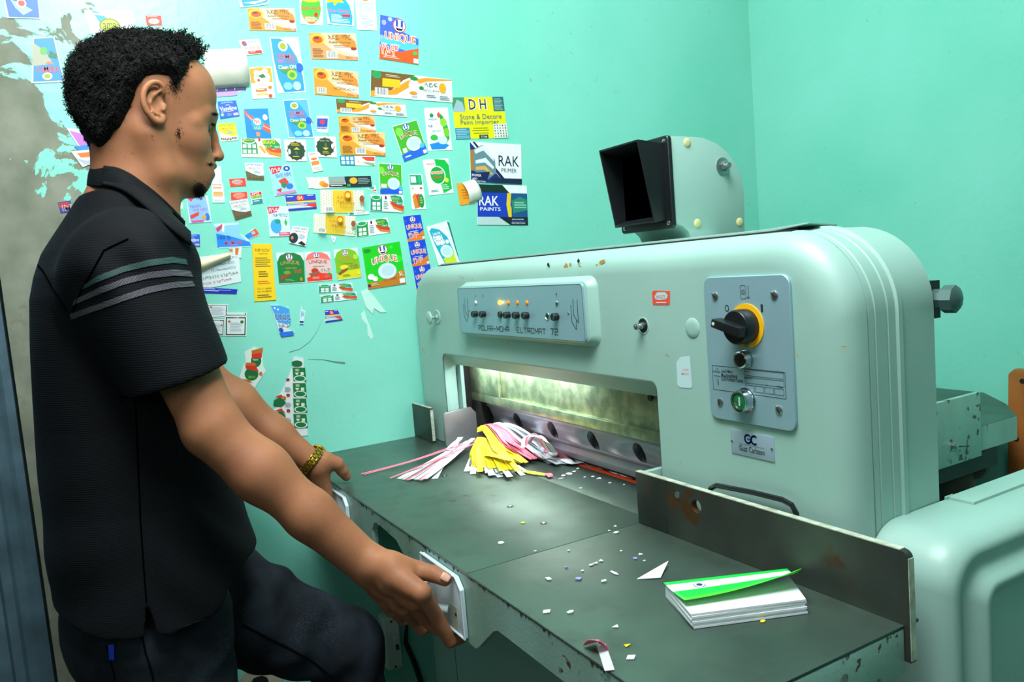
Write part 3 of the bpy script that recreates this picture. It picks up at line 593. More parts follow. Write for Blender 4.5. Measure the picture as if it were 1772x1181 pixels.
# spindle behind the casing
c = at(1626, 533, 0, .20); mb = MB().disc_stack((.335, .197, 1.213), (1, .12, 0), [(0, .012), (.016, .012), (.017, .0165), (.030, .0165), (.034, .010), (.036, .0001)], mat('dull_teal_metal', '#53716f', .45, .5), 8); part('spindle_nut', mb, 'dull hexagonal spindle nut')
mb = MB().box((.30, .186, 1.19), (.34, .21, 1.235), dark); part('spindle_bracket', mb)
# ------------------------------------------------------------------ rear table
RZ = T
rt = [(.019, .24), (.019, .985), (-.055, 1.085), (-.16, 1.185), (-.80, 1.185), (-.80, .24)]
mb = MB().prism([(x, y_, RZ-.05) for x, y_ in rt], (0, 0, .05), chipped); mb.add([(x, y_, RZ+.0006) for x, y_ in rt], [tuple(range(len(rt)))], steel); part('rear_table', mb, 'chipped rear table with a cut corner', smooth=False)
c = at(1688, 680, 0, .026)
mb = MB().box((.0195, .24, .845), (.029, .838, c[2]), chipped); part('rear_side_fence', mb, 'chipped side plate of the rear table', bevel=.0015)
c = at(1650, 772, 0, .030); mb = MB().disc_stack((.029, c[1], c[2]), (1, 0, 0), [(0, .0085), (.002, .0085), (.0022, .0062), (.008, .0062), (.009, .0045), (.0095, .0001)], zinc, 6); part('fence_bolt', mb, 'zinc hexagonal bolt')
mb = MB().cyl((.034, c[1]+.005, c[2]-.002), (.034, c[1]+.045, c[2]-.008), .0011, dark, 6); part('split_pin', mb)
mb = MB().box((-.75, .22, .815), (.025, .90, .8485), dark).box((-.03, .66, .02), (.012, .70, .816), dark).box((-.75, .66, .02), (-.71, .70, .816), dark); part('rear_frame', mb, 'black rear frame')
for c_, r_, l_ in (((-.02, .80, .775), .052, .1), ((-.03, .66, .76), .05, .09), ((.0, .86, .812), .028, .09)):
    mb = MB().disc_stack(c_, (-.55, .80, .05), [(0, r_*.8), (.006, r_), (l_, r_), (l_+.006, r_*.7), (l_+.01, .0001)], mat('dull_motor_grey', '#4c4a45', .5, .3), 22); part('drive_motor', mb, 'dull grey drive motor under the rear table')
mb = MB().box((-.36, 1.02, RZ+.001), (-.262, 1.10, RZ+.045), mat('blue_black_box', '#33495c', .5)); part('back_gauge_box', mb, 'small blue-black block on the rear table', bevel=.003)
# ------------------------------------------------------------------ optical line projector on top
XH = .001
def hy(px, py): q = at(px, py, 0, XH); return (q[1], q[2])
prof = [hy(1147, 415), hy(1143, 408), hy(1136, 401), hy(1126, 396)]
arch = [hy(1168, 384), hy(1160, 236), hy(1185, 236), hy(1215, 238), hy(1238, 247), hy(1258, 262), hy(1274, 284), hy(1283, 306), hy(1288, 330), hy(1289, 398)]
yf0 = arch[0][0]
body = [(yf0-.0005, arch[0][1]), (yf0, arch[1][1])]+arch[2:-1]+[(arch[-1][0], ZT+.006), (yf0+.030, ZT+.006), (yf0+.026, ZT+.015), (yf0+.016, ZT+.023), (yf0+.004, arch[0][1]-.004)]
xw = -.118
mb = MB().prism([(XH, y_, z) for y_, z in body], (xw, 0, 0), paint)
pj = empty('line_projector', 'sage green curved optical projector with a black hood on the machine top', 'projector', (XH+xw/2, .16, ZT))
obj('projector_housing', mb, pj, bevel=.002)
mb = MB(); zf0, zf1 = hy(1168, 390)[1]-.004, hy(1160, 235)[1]+.001
mb.loft([[(x, yf0-.0005, z) for x, z in rrect(XH+xw/2, (zf0+zf1)/2, -xw+.006, zf1-zf0, .006)], [(x, yf0-.006, z) for x, z in rrect(XH+xw/2, (zf0+zf1)/2, -xw+.006, zf1-zf0, .006)], [(x, yf0-.007, z) for x, z in rrect(XH+xw/2, (zf0+zf1)/2, -xw+.004, zf1-zf0-.002, .005)]], blackp)
fl = obj('hood_flange', mb, pj); fl['label'] = 'black mounting flange'
# hood: four tapering walls, open to the front, deeper at the top
xa, xb = XH+xw+.004, XH-.010; yF0 = yf0-.007
za, zb = zf0+.014, zf1-.010
xr2 = at(1112, 248, 1, yF0-.038)[0]
def hood_ring(t_, ins): # t_=0 at flange, 1 at front rim
    yt_, yb_ = yF0-.042*t_, yF0-.020*t_; l_, r2 = xa+(.003*t_)+ins, xb-.004*t_-ins
    return [(l_, yb_, za-.004*t_+ins), (r2, yb_, za-.004*t_+ins), (r2, yt_, zb+.006*t_-ins), (l_, yt_, zb+.006*t_-ins)]
mb = MB(); mb.loft([hood_ring(0, 0), hood_ring(1, 0), hood_ring(1, .0028), hood_ring(.0, .0050)], blackp, cap0=False, cap1=True)
hd = obj('hood', mb, pj, bevel=.0008); hd['label'] = 'black tapering hood'
mb = MB(); r0 = hood_ring(.02, .012); mb.add([(xb-.030, yF0-.001, za+.010), (xb-.006, yF0-.020, za+.006), (xb-.010, yF0-.002, zb-.03)], [(0, 1, 2)], mat('bright_wall_blue', '#6f8ea0', .25, .3)); obj('bright_wall_patch', mb, pj, smooth=False, recalc=False)['label'] = 'grey blue patch painting the bright inner wall of the hood'  # bright triangle of the inner right wall, its light put into the colour
for x, z in ((XH-.006, zf1-.008), (XH-.006, zf0+.008), (XH+xw+.006, zf0+.008)):
    mb = MB().disc_stack((x, yf0-.0069, z), (0, -1, 0), [(0, .0032), (.0010, .0030), (.0018, .0016), (.0018, .0001)], zinc, 14); obj('hood_screw', mb, pj)
putty = mat('yellowed_plug', '#c3c48c', .5)
for px, py in ((1189, 247), (1207, 387), (1280, 385)):
    y_, z = hy(px, py); mb = MB().disc_stack((XH, y_, z), (1, 0, 0), [(-.001, .0072), (.0006, .0070), (.0014, .0058), (.0019, .003), (.002, .0001)], putty, 26); obj('screw_plug', mb, pj)['label'] = 'yellowed round screw plug'
y_, z = hy(1250, 288)
mb = MB().disc_stack((XH, y_, z), (1, 0, 0), [(0, .0135), (.0016, .0135), (.0018, .0125), (.0022, .0001)], zinc, 30); wsh = obj('washer', mb, pj)
mb = MB().disc_stack((XH+.002, y_, z), (1, 0, 0), [(0, .0078), (.006, .0078), (.0068, .0066), (.0068, .0001)], zinc, 6); mb.cyl((XH+.008, y_, z), (XH+.015, y_, z), .0042, zinc, 16); obj('hex_bolt', mb, pj)
# ------------------------------------------------------------------ printed labels stuck on the wall
INK = {}
def pc(h):
    if h not in INK: INK[h] = mat('print_'+h, tuple(.92*c**1.3 for c in hexc(h)[:3]), .45)
    return INK[h]
def bil(q, u, v):
    (ax, ay), (bx, by_), (cx, cy), (dx, dy) = q
    return ((1-u)*(1-v)*ax+u*(1-v)*bx+u*v*cx+(1-u)*v*dx, (1-u)*(1-v)*ay+u*(1-v)*by_+u*v*cy+(1-u)*v*dy)
def W3(px, py, off): p = at(px, py, 0, WX); return (WX+off, p[1], p[2])
STACK = [0]
def sticker(name, label, quad, ops, base='e9f2f6', outline=None, group=None, cat='label', lift=0.):
    """quad: where the corners lie in the photograph; it is projected onto the wall's own plane. ops in the label's 0..1 frame, v down"""
    mb = MB(); STACK[0] += 1; off = .0009+lift+.00022*(STACK[0] % 5)
    ol = outline or [(0, 0), (1, 0), (1, 1), (0, 1)]
    pts = [W3(*bil(quad, u, v), 0) for u, v in ol]
    mb.prism([(WX+.0002, p[1], p[2]) for p in pts], (off-.0002, 0, 0), pc(base))
    o_ = off
    for op in ops:
        o_ += .00007; k = op[0]
        if k == 'r': P_ = [(op[1], op[2]), (op[3], op[2]), (op[3], op[4]), (op[1], op[4])]; c = op[5]
        elif k == 'e': P_ = [(op[1]+op[3]*math.cos(a*math.pi/9), op[2]+op[4]*math.sin(a*math.pi/9)) for a in range(18)]; c = op[5]
        elif k == 'p': P_ = op[1]; c = op[2]
        if k in 'rep':
            mb.add([W3(*bil(quad, u, v), o_) for u, v in P_], [tuple(range(len(P_)))], pc(c))
        elif k == 't':
            _, s, x0, y0, x1, y1, c = op[:7]; v, f, _ = text_mesh(s, op[7] if len(op) > 7 else 0.)
            arc = op[8] if len(op) > 8 else 0
            outline_ = len(op) > 7 and op[7] >= .045
            for du, dv in (((-.011, 0), (.011, 0), (0, -.012), (0, .012), (-.008, -.008), (.008, .008), (.008, -.008), (-.008, .008)) if outline_ else ((0, 0),)):
                mb.add([W3(*bil(quad, x0+(x1-x0)*a+du, y1-(y1-y0)*b_-arc*(1-(2*a-1)**2)+dv), o_) for a, b_ in v], f, pc(c)); o_ += .00001
        elif k == 'l':
            _, x0, y0, x1, y1, n, c = op
            for i in range(n):
                ya = y0+(y1-y0)*i/n; yb_ = ya+(y1-y0)/n*.45; xb_ = x1-(x1-x0)*(.0 if i % 3 else .18)
                mb.add([W3(*bil(quad, u, v), o_) for u, v in ((x0, ya), (xb_, ya), (xb_, yb_), (x0, yb_))], [(0, 1, 2, 3)], pc(c))
        elif k == 'b':   # bar code
            _, x0, y0, x1, y1 = op; n = 11
            mb.add([W3(*bil(quad, u, v), o_) for u, v in ((x0, y0), (x1, y0), (x1, y1), (x0, y1))], [(0, 1, 2, 3)], pc('eef2f0')); o_ += .00005
            for i in range(n):
                xa = x0+(x1-x0)*(.06+.9*i/n); xb_ = xa+(x1-x0)/n*(.3+.3*(i*7 % 3)/2)
                mb.add([W3(*bil(quad, u, v), o_) for u, v in ((xa, y0+.01), (xb_, y0+.01), (xb_, y1-(y1-y0)*.15), (xa, y1-(y1-y0)*.15))], [(0, 1, 2, 3)], pc('4a5a66'))
    o = obj(name, mb, smooth=False, recalc=False)
    # front faces must look into the room
    return tag(o, label, cat, group)
def emblem(cx, cy, rx, ry, ring='d8482a'):
    return [('e', cx, cy, rx, ry, ring), ('e', cx, cy, rx*.88, ry*.88, 'f6f8fa'), ('r', cx-rx*.55, cy-ry*.75, cx-rx*.2, cy+ry*.2, '2a63c8'), ('r', cx+rx*.2, cy-ry*.75, cx+rx*.55, cy+ry*.2, '2a63c8'),
            ('p', [(cx-rx*.65, cy+ry*.25), (cx-rx*.3, cy+ry*.4), (cx+rx*.3, cy+ry*.4), (cx+rx*.65, cy+ry*.25), (cx+rx*.35, cy+ry*.72), (cx-rx*.35, cy+ry*.72)], '1d2a2c')]
def honey(bg, side, top='Adey Honey', am='አደይ ማር', tail='500mg'):
    return [('p', [(.25, 0), (1, 0), (1, 1), (.5, .72), (.3, .4)], side), ('p', [(.55, .06), (.8, .04), (.97, .3), (1, .62), (.75, .5), (.55, .3)], 'f09a4c'), ('p', [(.42, .52), (1, .85), (1, .6), (.55, .42)], 'f3f1e8'),
            ('e', .17, .24, .16, .21, 'e8c23a'), ('e', .17, .26, .11, .14, 'd56a2a'), ('e', .15, .2, .06, .05, '8a4b20'), ('t', am, .4, .06, .88, .26, '7a7c34', .01), ('t', top, .4, .29, .88, .42, '2f8a3c', .012),
            ('l', .5, .45, .9, .56, 2, 'b8894a'), ('l', .04, .6, .26, .95, 6, 'b07a30'), ('b', .33, .68, .56, .96), ('e', .92, .58, .06, .06, 'a8442a'), ('t', tail, .74, .86, .99, .97, 'd8683a')]
def bravo(c1='1fa384', c2='1fa384', up=0):
    return [('r', .01, .1, .36, .98, c1), ('e', .18, .17, .15, .15, 'f2f6f4'), ('e', .18, .17, .13, .12, '2bb070'), ('r', .07, .45, .17, .66, 'e8f0ee'), ('r', .2, .45, .3, .66, 'e8f0ee'), ('r', .07, .72, .17, .92, 'e8f0ee'), ('r', .2, .72, .3, .92, 'e8f0ee'),
            ('e', .47, .12, .03, .07, 'd83a2c'), ('e', .47, .2, .03, .07, '1d2a60'), ('l', .4, .36, .54, .9, 5, '9fb0ae'),
            ('p', [(.58, .45), (.7, .8), (1, .98), (1, .72), (.8, .6)], 'd8923e'), ('p', [(.58, .35), (.7, .66), (1, .84), (1, .62)], 'e2402e'),
            ('p', [(.6, .05), (.75, .02), (.93, .1), (.98, .35), (.96, .62), (.8, .58), (.66, .4)], c2), ('t', 'BRAVO', .64, .14, .88, .28, 'c8d838', .02), ('t', 'ብራቮ', .68, .32, .84, .42, 'e8d030'), ('t', 'Hand', .8, .42, .93, .54, 'f2f6f4')]
def yemu():
    return [('p', [(.04, .02), (.35, .02), (.62, .12), (.85, .35), (.97, .7), (.97, .97), (.25, .99), (.1, .75), (.04, .4)], '38a8ea'), ('e', .42, .16, .16, .09, 'f4f8f0'), ('e', .42, .16, .11, .06, 'a8b82a'), ('t', 'YEMU', .14, .3, .78, .385, 'ee5a34', .03),
            ('t', 'የሙ', .15, .4, .38, .46, 'ee5a34', .02), ('l', .44, .4, .8, .47, 3, 'd2705a'), ('p', [(.12, .52), (.8, .55), (.6, .72), (.25, .62)], '2fa868'), ('t', 'Clean ON', .16, .5, .78, .57, 'f8fcfc', .03), ('l', .28, .58, .72, .6, 1, 'e4503c'),
            ('e', .6, .68, .17, .09, 'b4dc4a'), ('e', .6, .68, .1, .05, '58b04a'), ('e', .4, .88, .16, .07, '8fd4f4'), ('e', .72, .88, .14, .08, 'b8e4f8'), ('e', .9, .55, .12, .08, '2a7ad8')]
def uniq(bg, am=None, tcol='f4f4f0', emb='d8482a', extra=(), arc=.05):
    o = [('r', .02, .02, .98, .98, bg)]+list(extra)+emblem(.5, .13, .14, .1, emb)
    o += [('t', 'UNIQUE', .15, .3, .85, .45, tcol, .02, arc)]
    if am: o += [('t', am, .6, .56, .92, .7, 'e0602e', .02)]
    return o
def vas():
    return [('r', 0, 0, 1, 1, '2f74dc'), ('t', 'NATURAL MOISTURE', .2, .08, .8, .16, 'e8f2fa', 0, .04), ('t', 'LEAD', .38, .2, .62, .28, 'cfe4f8'), ('t', 'Vaseline', .06, .32, .94, .58, 'f6fafc', .03), ('l', .1, .62, .9, .68, 1, 'e8f2fa'), ('e', .14, .8, .09, .1, '46d0c0'), ('e', .14, .78, .06, .05, 'f0d040'), ('l', .38, .76, .62, .94, 4, '9cc4f0'), ('r', .7, .78, .96, .94, 'dcbcd8')]
def asmi(top, cut, dots):
    o = [('r', 0, 0, 1, 1, cut), ('p', [(0, 0), (1, 0), (1, .72), (.7, .74), (.35, .62), (0, .45)], top), ('t', 'አስሚ ባልትና', .06, .05, .94, .2, '3d7ad0' if top != 'dce53a' else '58a838', .01), ('t', 'ASMI BALTINA', .12, .26, .84, .35, 'e0603c', .01), ('l', .25, .4, .75, .44, 1, '5aa85a'), ('l', .45, .48, .8, .62, 3, '9ab0d0')]
    rn = random.Random(5)
    for k in range(9): o.append(('e', .08+.1*k, .72+.2*rn.random() if k < 6 else .85, .04, .05, dots[k % len(dots)]))
    return o
def rug(): return [('r', 0, 0, 1, .42, '4a58c8'), ('r', 0, .42, 1, .52, 'e8d83a'), ('r', 0, .52, 1, .7, '4aa4e4'), ('p', [(.3, .62), (1, .6), (1, .9), (.6, .72)], 'e2502e'), ('r', 0, .86, 1, 1, '3a4ec0'), ('e', .48, .22, .13, .2, 'e84a34'), ('t', 'በላ', .4, .1, .56, .34, 'f8f4f0', .02), ('l', .04, .08, .3, .2, 1, 'e8ecf8'), ('l', .72, .05, .97, .14, 1, 'e8ecf8'), ('l', .05, .56, .7, .84, 3, 'd8e4f4')]
def oga(): return [('r', .01, .01, .99, .99, 'a9daf2'), ('p', [(0, 0), (.6, 0), (.46, .2), (.1, .26)], 'd8344e'), ('t', 'በጎዳ', .08, .05, .5, .2, 'f8f4f2', .03), ('t', 'የልብስ ሳሙና', .22, .26, .92, .4, '3a62b0', .01), ('p', [(.3, .5), (.62, .42), (.75, .6), (.5, .8)], 'd85a4a'), ('e', .78, .12, .15, .09, '2c58c0'), ('e', .78, .12, .06, .04, 'f0f4f8'), ('e', .5, .68, .12, .08, '2f9a6a'), ('e', .74, .74, .16, .1, '3c8ae0'), ('p', [(.12, .8), (.38, .76), (.3, .9)], 'd83a44'), ('r', .1, .9, .98, .98, 'd89ac8')]
def banner(): return [('p', [(0, 0), (.55, 0), (.4, .25), (.25, .7), (0, .78)], '8a6a34'), ('p', [(0, .78), (.25, .7), (.45, .25), (.68, .05), (1, .0), (1, .05), (.7, .2), (.5, .45), (.32, .85), (0, 1)], 'e2a83a'),
            ('p', [(.5, .45), (.7, .2), (1, .05), (1, 1), (.3, 1), (.36, .8)], 'dde9f2'), ('e', .07, .15, .06, .15, '3aa86a'), ('r', .14, .26, .36, .58, 'f0c62a'), ('b', .05, .64, .21, .95), ('l', .18, .1, .36, .2, 2, 'd8d0b8'), ('e', .53, .42, .065, .24, 'e8f0f2'), ('e', .53, .14, .05, .09, '3a9a4a'), ('e', .62, .5, .03, .08, '3a9a4a'), ('e', .52, .74, .05, .07, 'e0a030'), ('t', 'ላይፍ', .66, .24, .82, .44, '6a6a5a'), ('t', 'የፀጉር ቅባት', .64, .52, .84, .64, '8a8a7a'),
            ('e', .88, .42, .045, .22, 'e8b42e'), ('t', '1KG', .5, .84, .56, .93, '6a7a6a'), ('l', .68, .76, .8, .9, 2, '8a9a9a'), ('l', .84, .76, .96, .96, 3, '8a9a9a')]
def leaves(n, c='1f7a48'):
    return []
ST = [
 ('honey_label', 'orange honey label with an oval bee picture, topmost of the honey labels', [(428, 15), (509, 14.4), (513, 54.5), (432, 52.5)], honey('e8a63c', 'f2cdb8'), 'e5a33a'),
 ('honey_label', 'faded peach honey label below the oval green dish wash label', [(534, 56.7), (615, 58.4), (620, 104.5), (539, 102.4)], honey('d8a878', 'f0c8b0'), 'd9ab78'),
 ('honey_label', 'bright orange ORGANIC HONEY label left of the long brown banner', [(542, 118), (619, 125), (621, 169.6), (545, 163.4)], honey('f0a840', 'f4c8a0')[:-4]+[('t', 'ORGANIC HONEY', .42, .66, .96, .76, '5a6a4a'), ('b', .05, .72, .26, .95), ('t', '500mg', .74, .86, .99, .97, 'd8683a')], 'f0a43c'),
 ('bottle_label', 'blue wave label cut by the top of the picture', [(413, -6), (465, -6), (465, 8), (416, 13.5)], [('p', [(.05, 0), (1, 0), (.95, .7), (.6, .9), (.1, .95)], '29a8dc'), ('p', [(.1, .6), (.6, .5), (.9, .3), (.9, .5), (.5, .8)], 'd2f0f8')]),
 ('dish_wash_label', 'green oval label lettered Dish wash on white paper', [(518, -8), (558, -8), (558.5, 44), (520, 42)], [('e', .48, .45, .44, .54, '5cc048'), ('e', .5, .12, .4, .12, 'f0d23a'), ('t', 'Dish wash', .08, .36, .88, .5, 'd8502a', .03), ('e', .7, .66, .09, .08, 'e2402e'), ('p', [(.12, .68), (.6, .76), (.75, .9), (.5, .98), (.3, .92)], 'e88a2e'), ('l', .2, .74, .75, .92, 5, 'e4ecd8')]),
 ('glass_cleaner_label', 'light blue Glass Cleaner label with a yellow starburst', [(563, -8), (612, -8), (612, 45.5), (567, 42)], [('p', [(.02, 0), (.6, 0), (.85, .35), (.95, .7), (.93, .97), (.1, .95), (.02, .5)], '2fb4e8'), ('p', [(.1, .0), (.55, .0), (.5, .12), (.65, .25), (.42, .24), (.3, .36), (.24, .22), (.02, .26)], 'f4cc28'), ('t', 'Glass Cleaner', .06, .46, .84, .58, 'e8557a', .02), ('l', .15, .66, .55, .94, 6, 'd8f0f8'), ('r', .56, .64, .86, .72, 'e04038'), ('l', .5, .8, .85, .94, 3, 'd8f0f8')]),
 ('text_slip', 'white slip of small grey text beside the glass cleaner label', [(614, -6), (649, -6), (652.5, 53), (618, 51.6)], [('e', .5, .08, .2, .06, 'f09a28'), ('l', .1, .18, .9, .48, 9, 'a8bac4'), ('l', .15, .55, .55, .62, 2, '8ea6b4'), ('l', .25, .66, .85, .9, 6, 'a8bac4')]),
 ('laundry_label', 'large blue and orange UNIQUE label at the top', [(657.5, 25.7), (723.6, 39), (723.6, 112), (656, 101.6)],
    [('r', 0, 0, 1, 1, '5a7ae0'), ('p', [(.5, 0), (1, 0), (1, .4), (.6, .3)], '8fd0f2'), ('p', [(0, .45), (1, .55), (1, .78), (0, .62)], '6cc8f4'), ('p', [(0, .72), (.5, .78), (1, .62), (1, 1), (0, 1)], 'ee7032'), ('e', .1, .16, .06, .06, 'a8b8f4'), ('e', .26, .06, .06, .05, 'b8c8f8'), ('e', .04, .5, .05, .05, 'a8b8f4')]+emblem(.5, .17, .17, .16)+
    [('t', 'UNIQUE', .13, .36, .92, .56, 'f2f0e8', .045), ('t', 'UNIQUE', .13, .37, .92, .55, 'e87a2c', .012), ('t', 'LAUNDRY', .28, .62, .52, .66, 'f0f4f8', .02), ('t', 'የኦሞ', .03, .64, .48, .88, 'f6f2ea', .05), ('t', 'የኦሞ', .03, .65, .48, .87, 'e2562e', .0), ('e', .91, .76, .06, .05, '58c46a'), ('l', .1, .9, .5, .97, 2, 'e8d8c8'), ('r', .87, .88, .99, .99, 'e8eef0')]),
 ('printing_card', 'small white card lettered printing in rainbow colours', [(412, 70), (448, 68), (455, 93), (423, 96)], [('e', .22, .25, .12, .18, 'd8402c'), ('e', .26, .3, .07, .1, '2a80d0'), ('t', 'printing', .15, .42, .92, .7, 'e0863a', .02), ('r', .6, .42, .74, .66, 'f2f6f8'), ('t', 'in', .6, .42, .72, .62, '3aa048', .02), ('r', .24, .76, .96, .96, 'd8452e'), ('l', .4, .12, .95, .22, 1, 'a8b4bc'), ('l', .34, .82, .7, .9, 1, 'f2d8d0')]),
 ('cleaner_label', 'blue YEMU bottle label, the upper one', [(466, 65), (516, 64.5), (529, 160), (480.5, 161.7)], yemu()),
 ('cleaner_label', 'crumpled blue YEMU bottle label, the lower one', [(489, 173.5), (532, 171), (543, 239), (500, 239.6)], [('r', .02, .02, .98, .97, '6cbcec')]+yemu()),
 ('pulse_label', 'white label with yellow flowers and a round wreath', [(430.6, 117), (469.5, 115), (476, 169.5), (437, 172)], [('p', [(.02, .05), (.5, .01), (.97, .05), (.97, .5), (.02, .5)], 'e8b02c'), ('e', .3, .18, .12, .08, 'f6f2e0'), ('e', .68, .14, .12, .09, 'f6f2e0'), ('e', .52, .35, .36, .22, 'f2f8f4'), ('e', .52, .35, .3, .18, 'e4ecd8'), ('p', [(.34, .28), (.6, .22), (.7, .34), (.5, .36)], '3a8a4a'), ('e', .36, .42, .06, .05, 'b06a3a'), ('r', .18, .68, .68, .78, 'e08a2e'), ('l', .22, .7, .62, .76, 1, 'f4e4d0'), ('r', .2, .84, .7, .88, 'e8cc30'), ('e', .82, .66, .09, .05, 'e08a3e'), ('e', .8, .93, .09, .06, 'd8582c')]),
 ('product_banner', 'long brown and gold banner, the upper wider one', [(642, 121.5), (781, 138.5), (783, 178), (641, 167)], banner()),
 ('product_banner', 'long brown and gold banner, the lower one with a curled right end', [(581, 171), (701, 180), (704, 203), (583, 195)], banner()),
 ('importer_poster', 'yellow DH Stone & Decore Paint Importer poster', [(781, 169), (870, 167.6), (878.7, 238.7), (789, 241.6)],
    [('r', 0, 0, 1, 1, 'e2e414'), ('r', 0, 0, .24, .35, '5aa07a'), ('p', [(0, .3), (.1, .05), (.2, .12), (.24, .35), (0, .35)], 'a8c4cc'), ('r', .79, 0, 1, .35, '3a7a84'), ('l', .81, .04, .97, .34, 9, '9fc4c0'), ('r', 0, .73, .28, 1, '4a9ab4'), ('l', .02, .76, .26, 1, 6, '9fd0dc'),
     ('t', 'D', .32, .05, .46, .31, 'f2f4e8', .05), ('t', 'H', .52, .05, .66, .31, 'f2f4e8', .05), ('t', 'D', .32, .05, .45, .3, '22305a', .02), ('t', 'H', .53, .05, .65, .3, '22305a', .02), ('t', 'Stone & Decore', .12, .41, .92, .53, '6a8090', .0), ('t', 'Paint Importer', .12, .55, .86, .68, '6a8090', .0), ('l', .35, .74, .7, .76, 1, '7a8a2a'), ('l', .33, .79, .72, .82, 1, 'b0b02a'), ('l', .35, .86, .7, .88, 1, '7a8a2a'), ('r', .45, .91, .62, .99, '1c2424'), ('t', 'TC40', .47, .93, .6, .98, 'e8ece8', .02), ('r', .74, .66, 1, 1, 'dfe9e4')]
     +[('r', .755+.05*i, .68+.065*j, .775+.05*i, .71+.065*j, ('2a5a8a', 'c8a030', '3a9a6a', 'c85a3a', '222a2a')[(i*3+j*2) % 5]) for i in range(5) for j in range(5)]),
 ('paint_poster', 'white RAK PRIMER poster with a modern building', [(812, 245.5), (901, 251), (902, 319.5), (814.7, 315)],
    [('p', [(0, 0), (.62, .93), (.62, 1), (0, 1)], '26408a'), ('p', [(.05, 0), (.1, 0), (.7, .93), (.62, .93)], '1f2d5c'), ('p', [(.02, .22), (.25, .06), (.48, .42), (.5, .75), (.3, .95), (.05, .7)], '7a9aa4'), ('p', [(.08, .2), (.28, .06), (.46, .4), (.46, .46), (.26, .2), (.1, .3)], 'dce8ea'), ('p', [(.1, .46), (.3, .38), (.46, .6), (.44, .66), (.28, .5), (.1, .54)], 'e0e8e8'), ('p', [(.1, .62), (.28, .58), (.44, .78), (.4, .8), (.26, .68), (.1, .7)], 'd8b870'), ('r', .0, .2, .06, .72, 'b88a3a'),
     ('p', [(0, .78), (.38, .72), (.3, 1), (0, 1)], '22306c'), ('t', 'PRIMER', .02, .8, .2, .86, 'e8ecf4', .03), ('t', 'AND', .02, .89, .12, .94, 'e8ecf4', .03), ('t', 'PROTECTION', .02, .96, .28, 1., 'e8ecf4', .02), ('p', [(.4, .88), (1, .86), (1, 1), (.44, 1)], '22325c'), ('t', 'RAK', .55, .3, .95, .56, '26405a', .0), ('t', 'PRIMER', .6, .62, .9, .72, '26405a', -.005)]),
 ('paint_poster', 'blue and black RAK PAINTS poster with a green house', [(826, 319), (911, 321.7), (913, 390), (826, 389.5)],
    [('p', [(0, 0), (.5, 0), (.65, .2), (0, .2)], '18413c'), ('r', 0, .2, 1, .8, '2452c4'), ('p', [(.6, .2), (.68, .2), (.66, .5), (.76, .8), (.62, .8), (.58, .5)], 'e8d028'), ('r', .68, .2, 1, .8, '2a6a9a'), ('p', [(.68, .4), (.85, .28), (1, .36), (1, .62), (.72, .7)], '3f9a86'), ('l', .74, .42, .98, .6, 3, '9fd8c0'), ('t', 'RAK', .03, .28, .42, .52, 'f4f8fa', .02), ('t', 'PAINTS', .05, .56, .46, .65, 'e8f0f4', .02), ('r', 0, .8, 1, 1, 'c2d8da'), ('p', [(.42, .8), (1, .8), (1, 1), (.65, 1)], '1b2b46'), ('t', 'ADVANCED', .68, .84, .92, .87, 'e8ecf4', .02), ('t', 'PROTECTION', .68, .93, .94, .97, 'e8ecf4', .02), ('t', 'AND Exterior', .68, .885, .96, .915, '5a7ad8', .02)]),
 ('ointment_label', 'blue Vaseline label in front of the nose', [(376, 176), (408, 174), (414.5, 200.6), (381, 206)], vas()),
 ('ointment_label', 'blue Vaseline label beside the shirt collar', [(318, 405.5), (345.5, 406), (346, 426.7), (318, 426)], vas()),
 ('spice_label', 'yellow ASMI label with brown spice dots', [(375.5, 214), (406.5, 212), (412.5, 243), (382, 245.5)], asmi('dce53a', 'd8d8cc', ('7a5a4a', '8a6a60', '4a6a80'))),
 ('spice_label', 'upright white ASMI label with a brown lower corner', [(423, 282), (455.5, 282), (457, 312.7), (427, 311.5)], asmi('dff0f0', '7a7858', ('a06a48', '5a6a48'))),
 ('spice_label', 'tilted white ASMI label with a brown corner above the cracked MUMTAZ label', [(396, 349), (428, 344), (435.4, 372.5), (406.7, 381)], asmi('dff0f0', '7a7250', ('a05a40', '5a6a48'))),
 ('spice_label', 'white ASMI label with a black disc', [(505.7, 391), (534, 394.5), (528.5, 426.7), (499.8, 420.7)], [('t', 'አስሚ ባልትና', .08, .05, .92, .18, '3a5a6a', .01), ('t', 'ASMI BALTINA', .14, .23, .84, .31, 'd86048', .01), ('e', .2, .68, .27, .3, '2f4854'), ('e', .12, .68, .08, .1, 'c8a05a'), ('p', [(.5, .92), (.7, .76), (.98, .9), (.9, 1)], '3a2a20'), ('l', .5, .42, .86, .68, 4, 'a8bcd0')]),
 ('washing_label', 'blue label with orange ribbons and a round emblem', [(421, 189), (463, 188), (469.5, 239.6), (427, 239)], [('r', 0, 0, 1, 1, '1f9ae2'), ('p', [(0, .0), (.2, .2), (.5, .35), (1, .6), (1, .85), (.4, .55), (.05, .2)], 'ee7038'), ('p', [(0, .1), (.3, .35), (1, .7), (1, .72), (.3, .4)], 'd8d0f0'), ('e', .5, .5, .25, .22, '38b4ec'), ('e', .5, .45, .16, .12, 'f0e0d8'), ('t', 'በላ', .38, .38, .6, .52, 'e04a34', .03), ('t', 'AGA', .32, .6, .62, .72, 'd8d840', .03), ('e', .84, .3, .1, .1, 'e8e8e0'), ('r', .4, .8, .55, .95, 'e8a060')]),
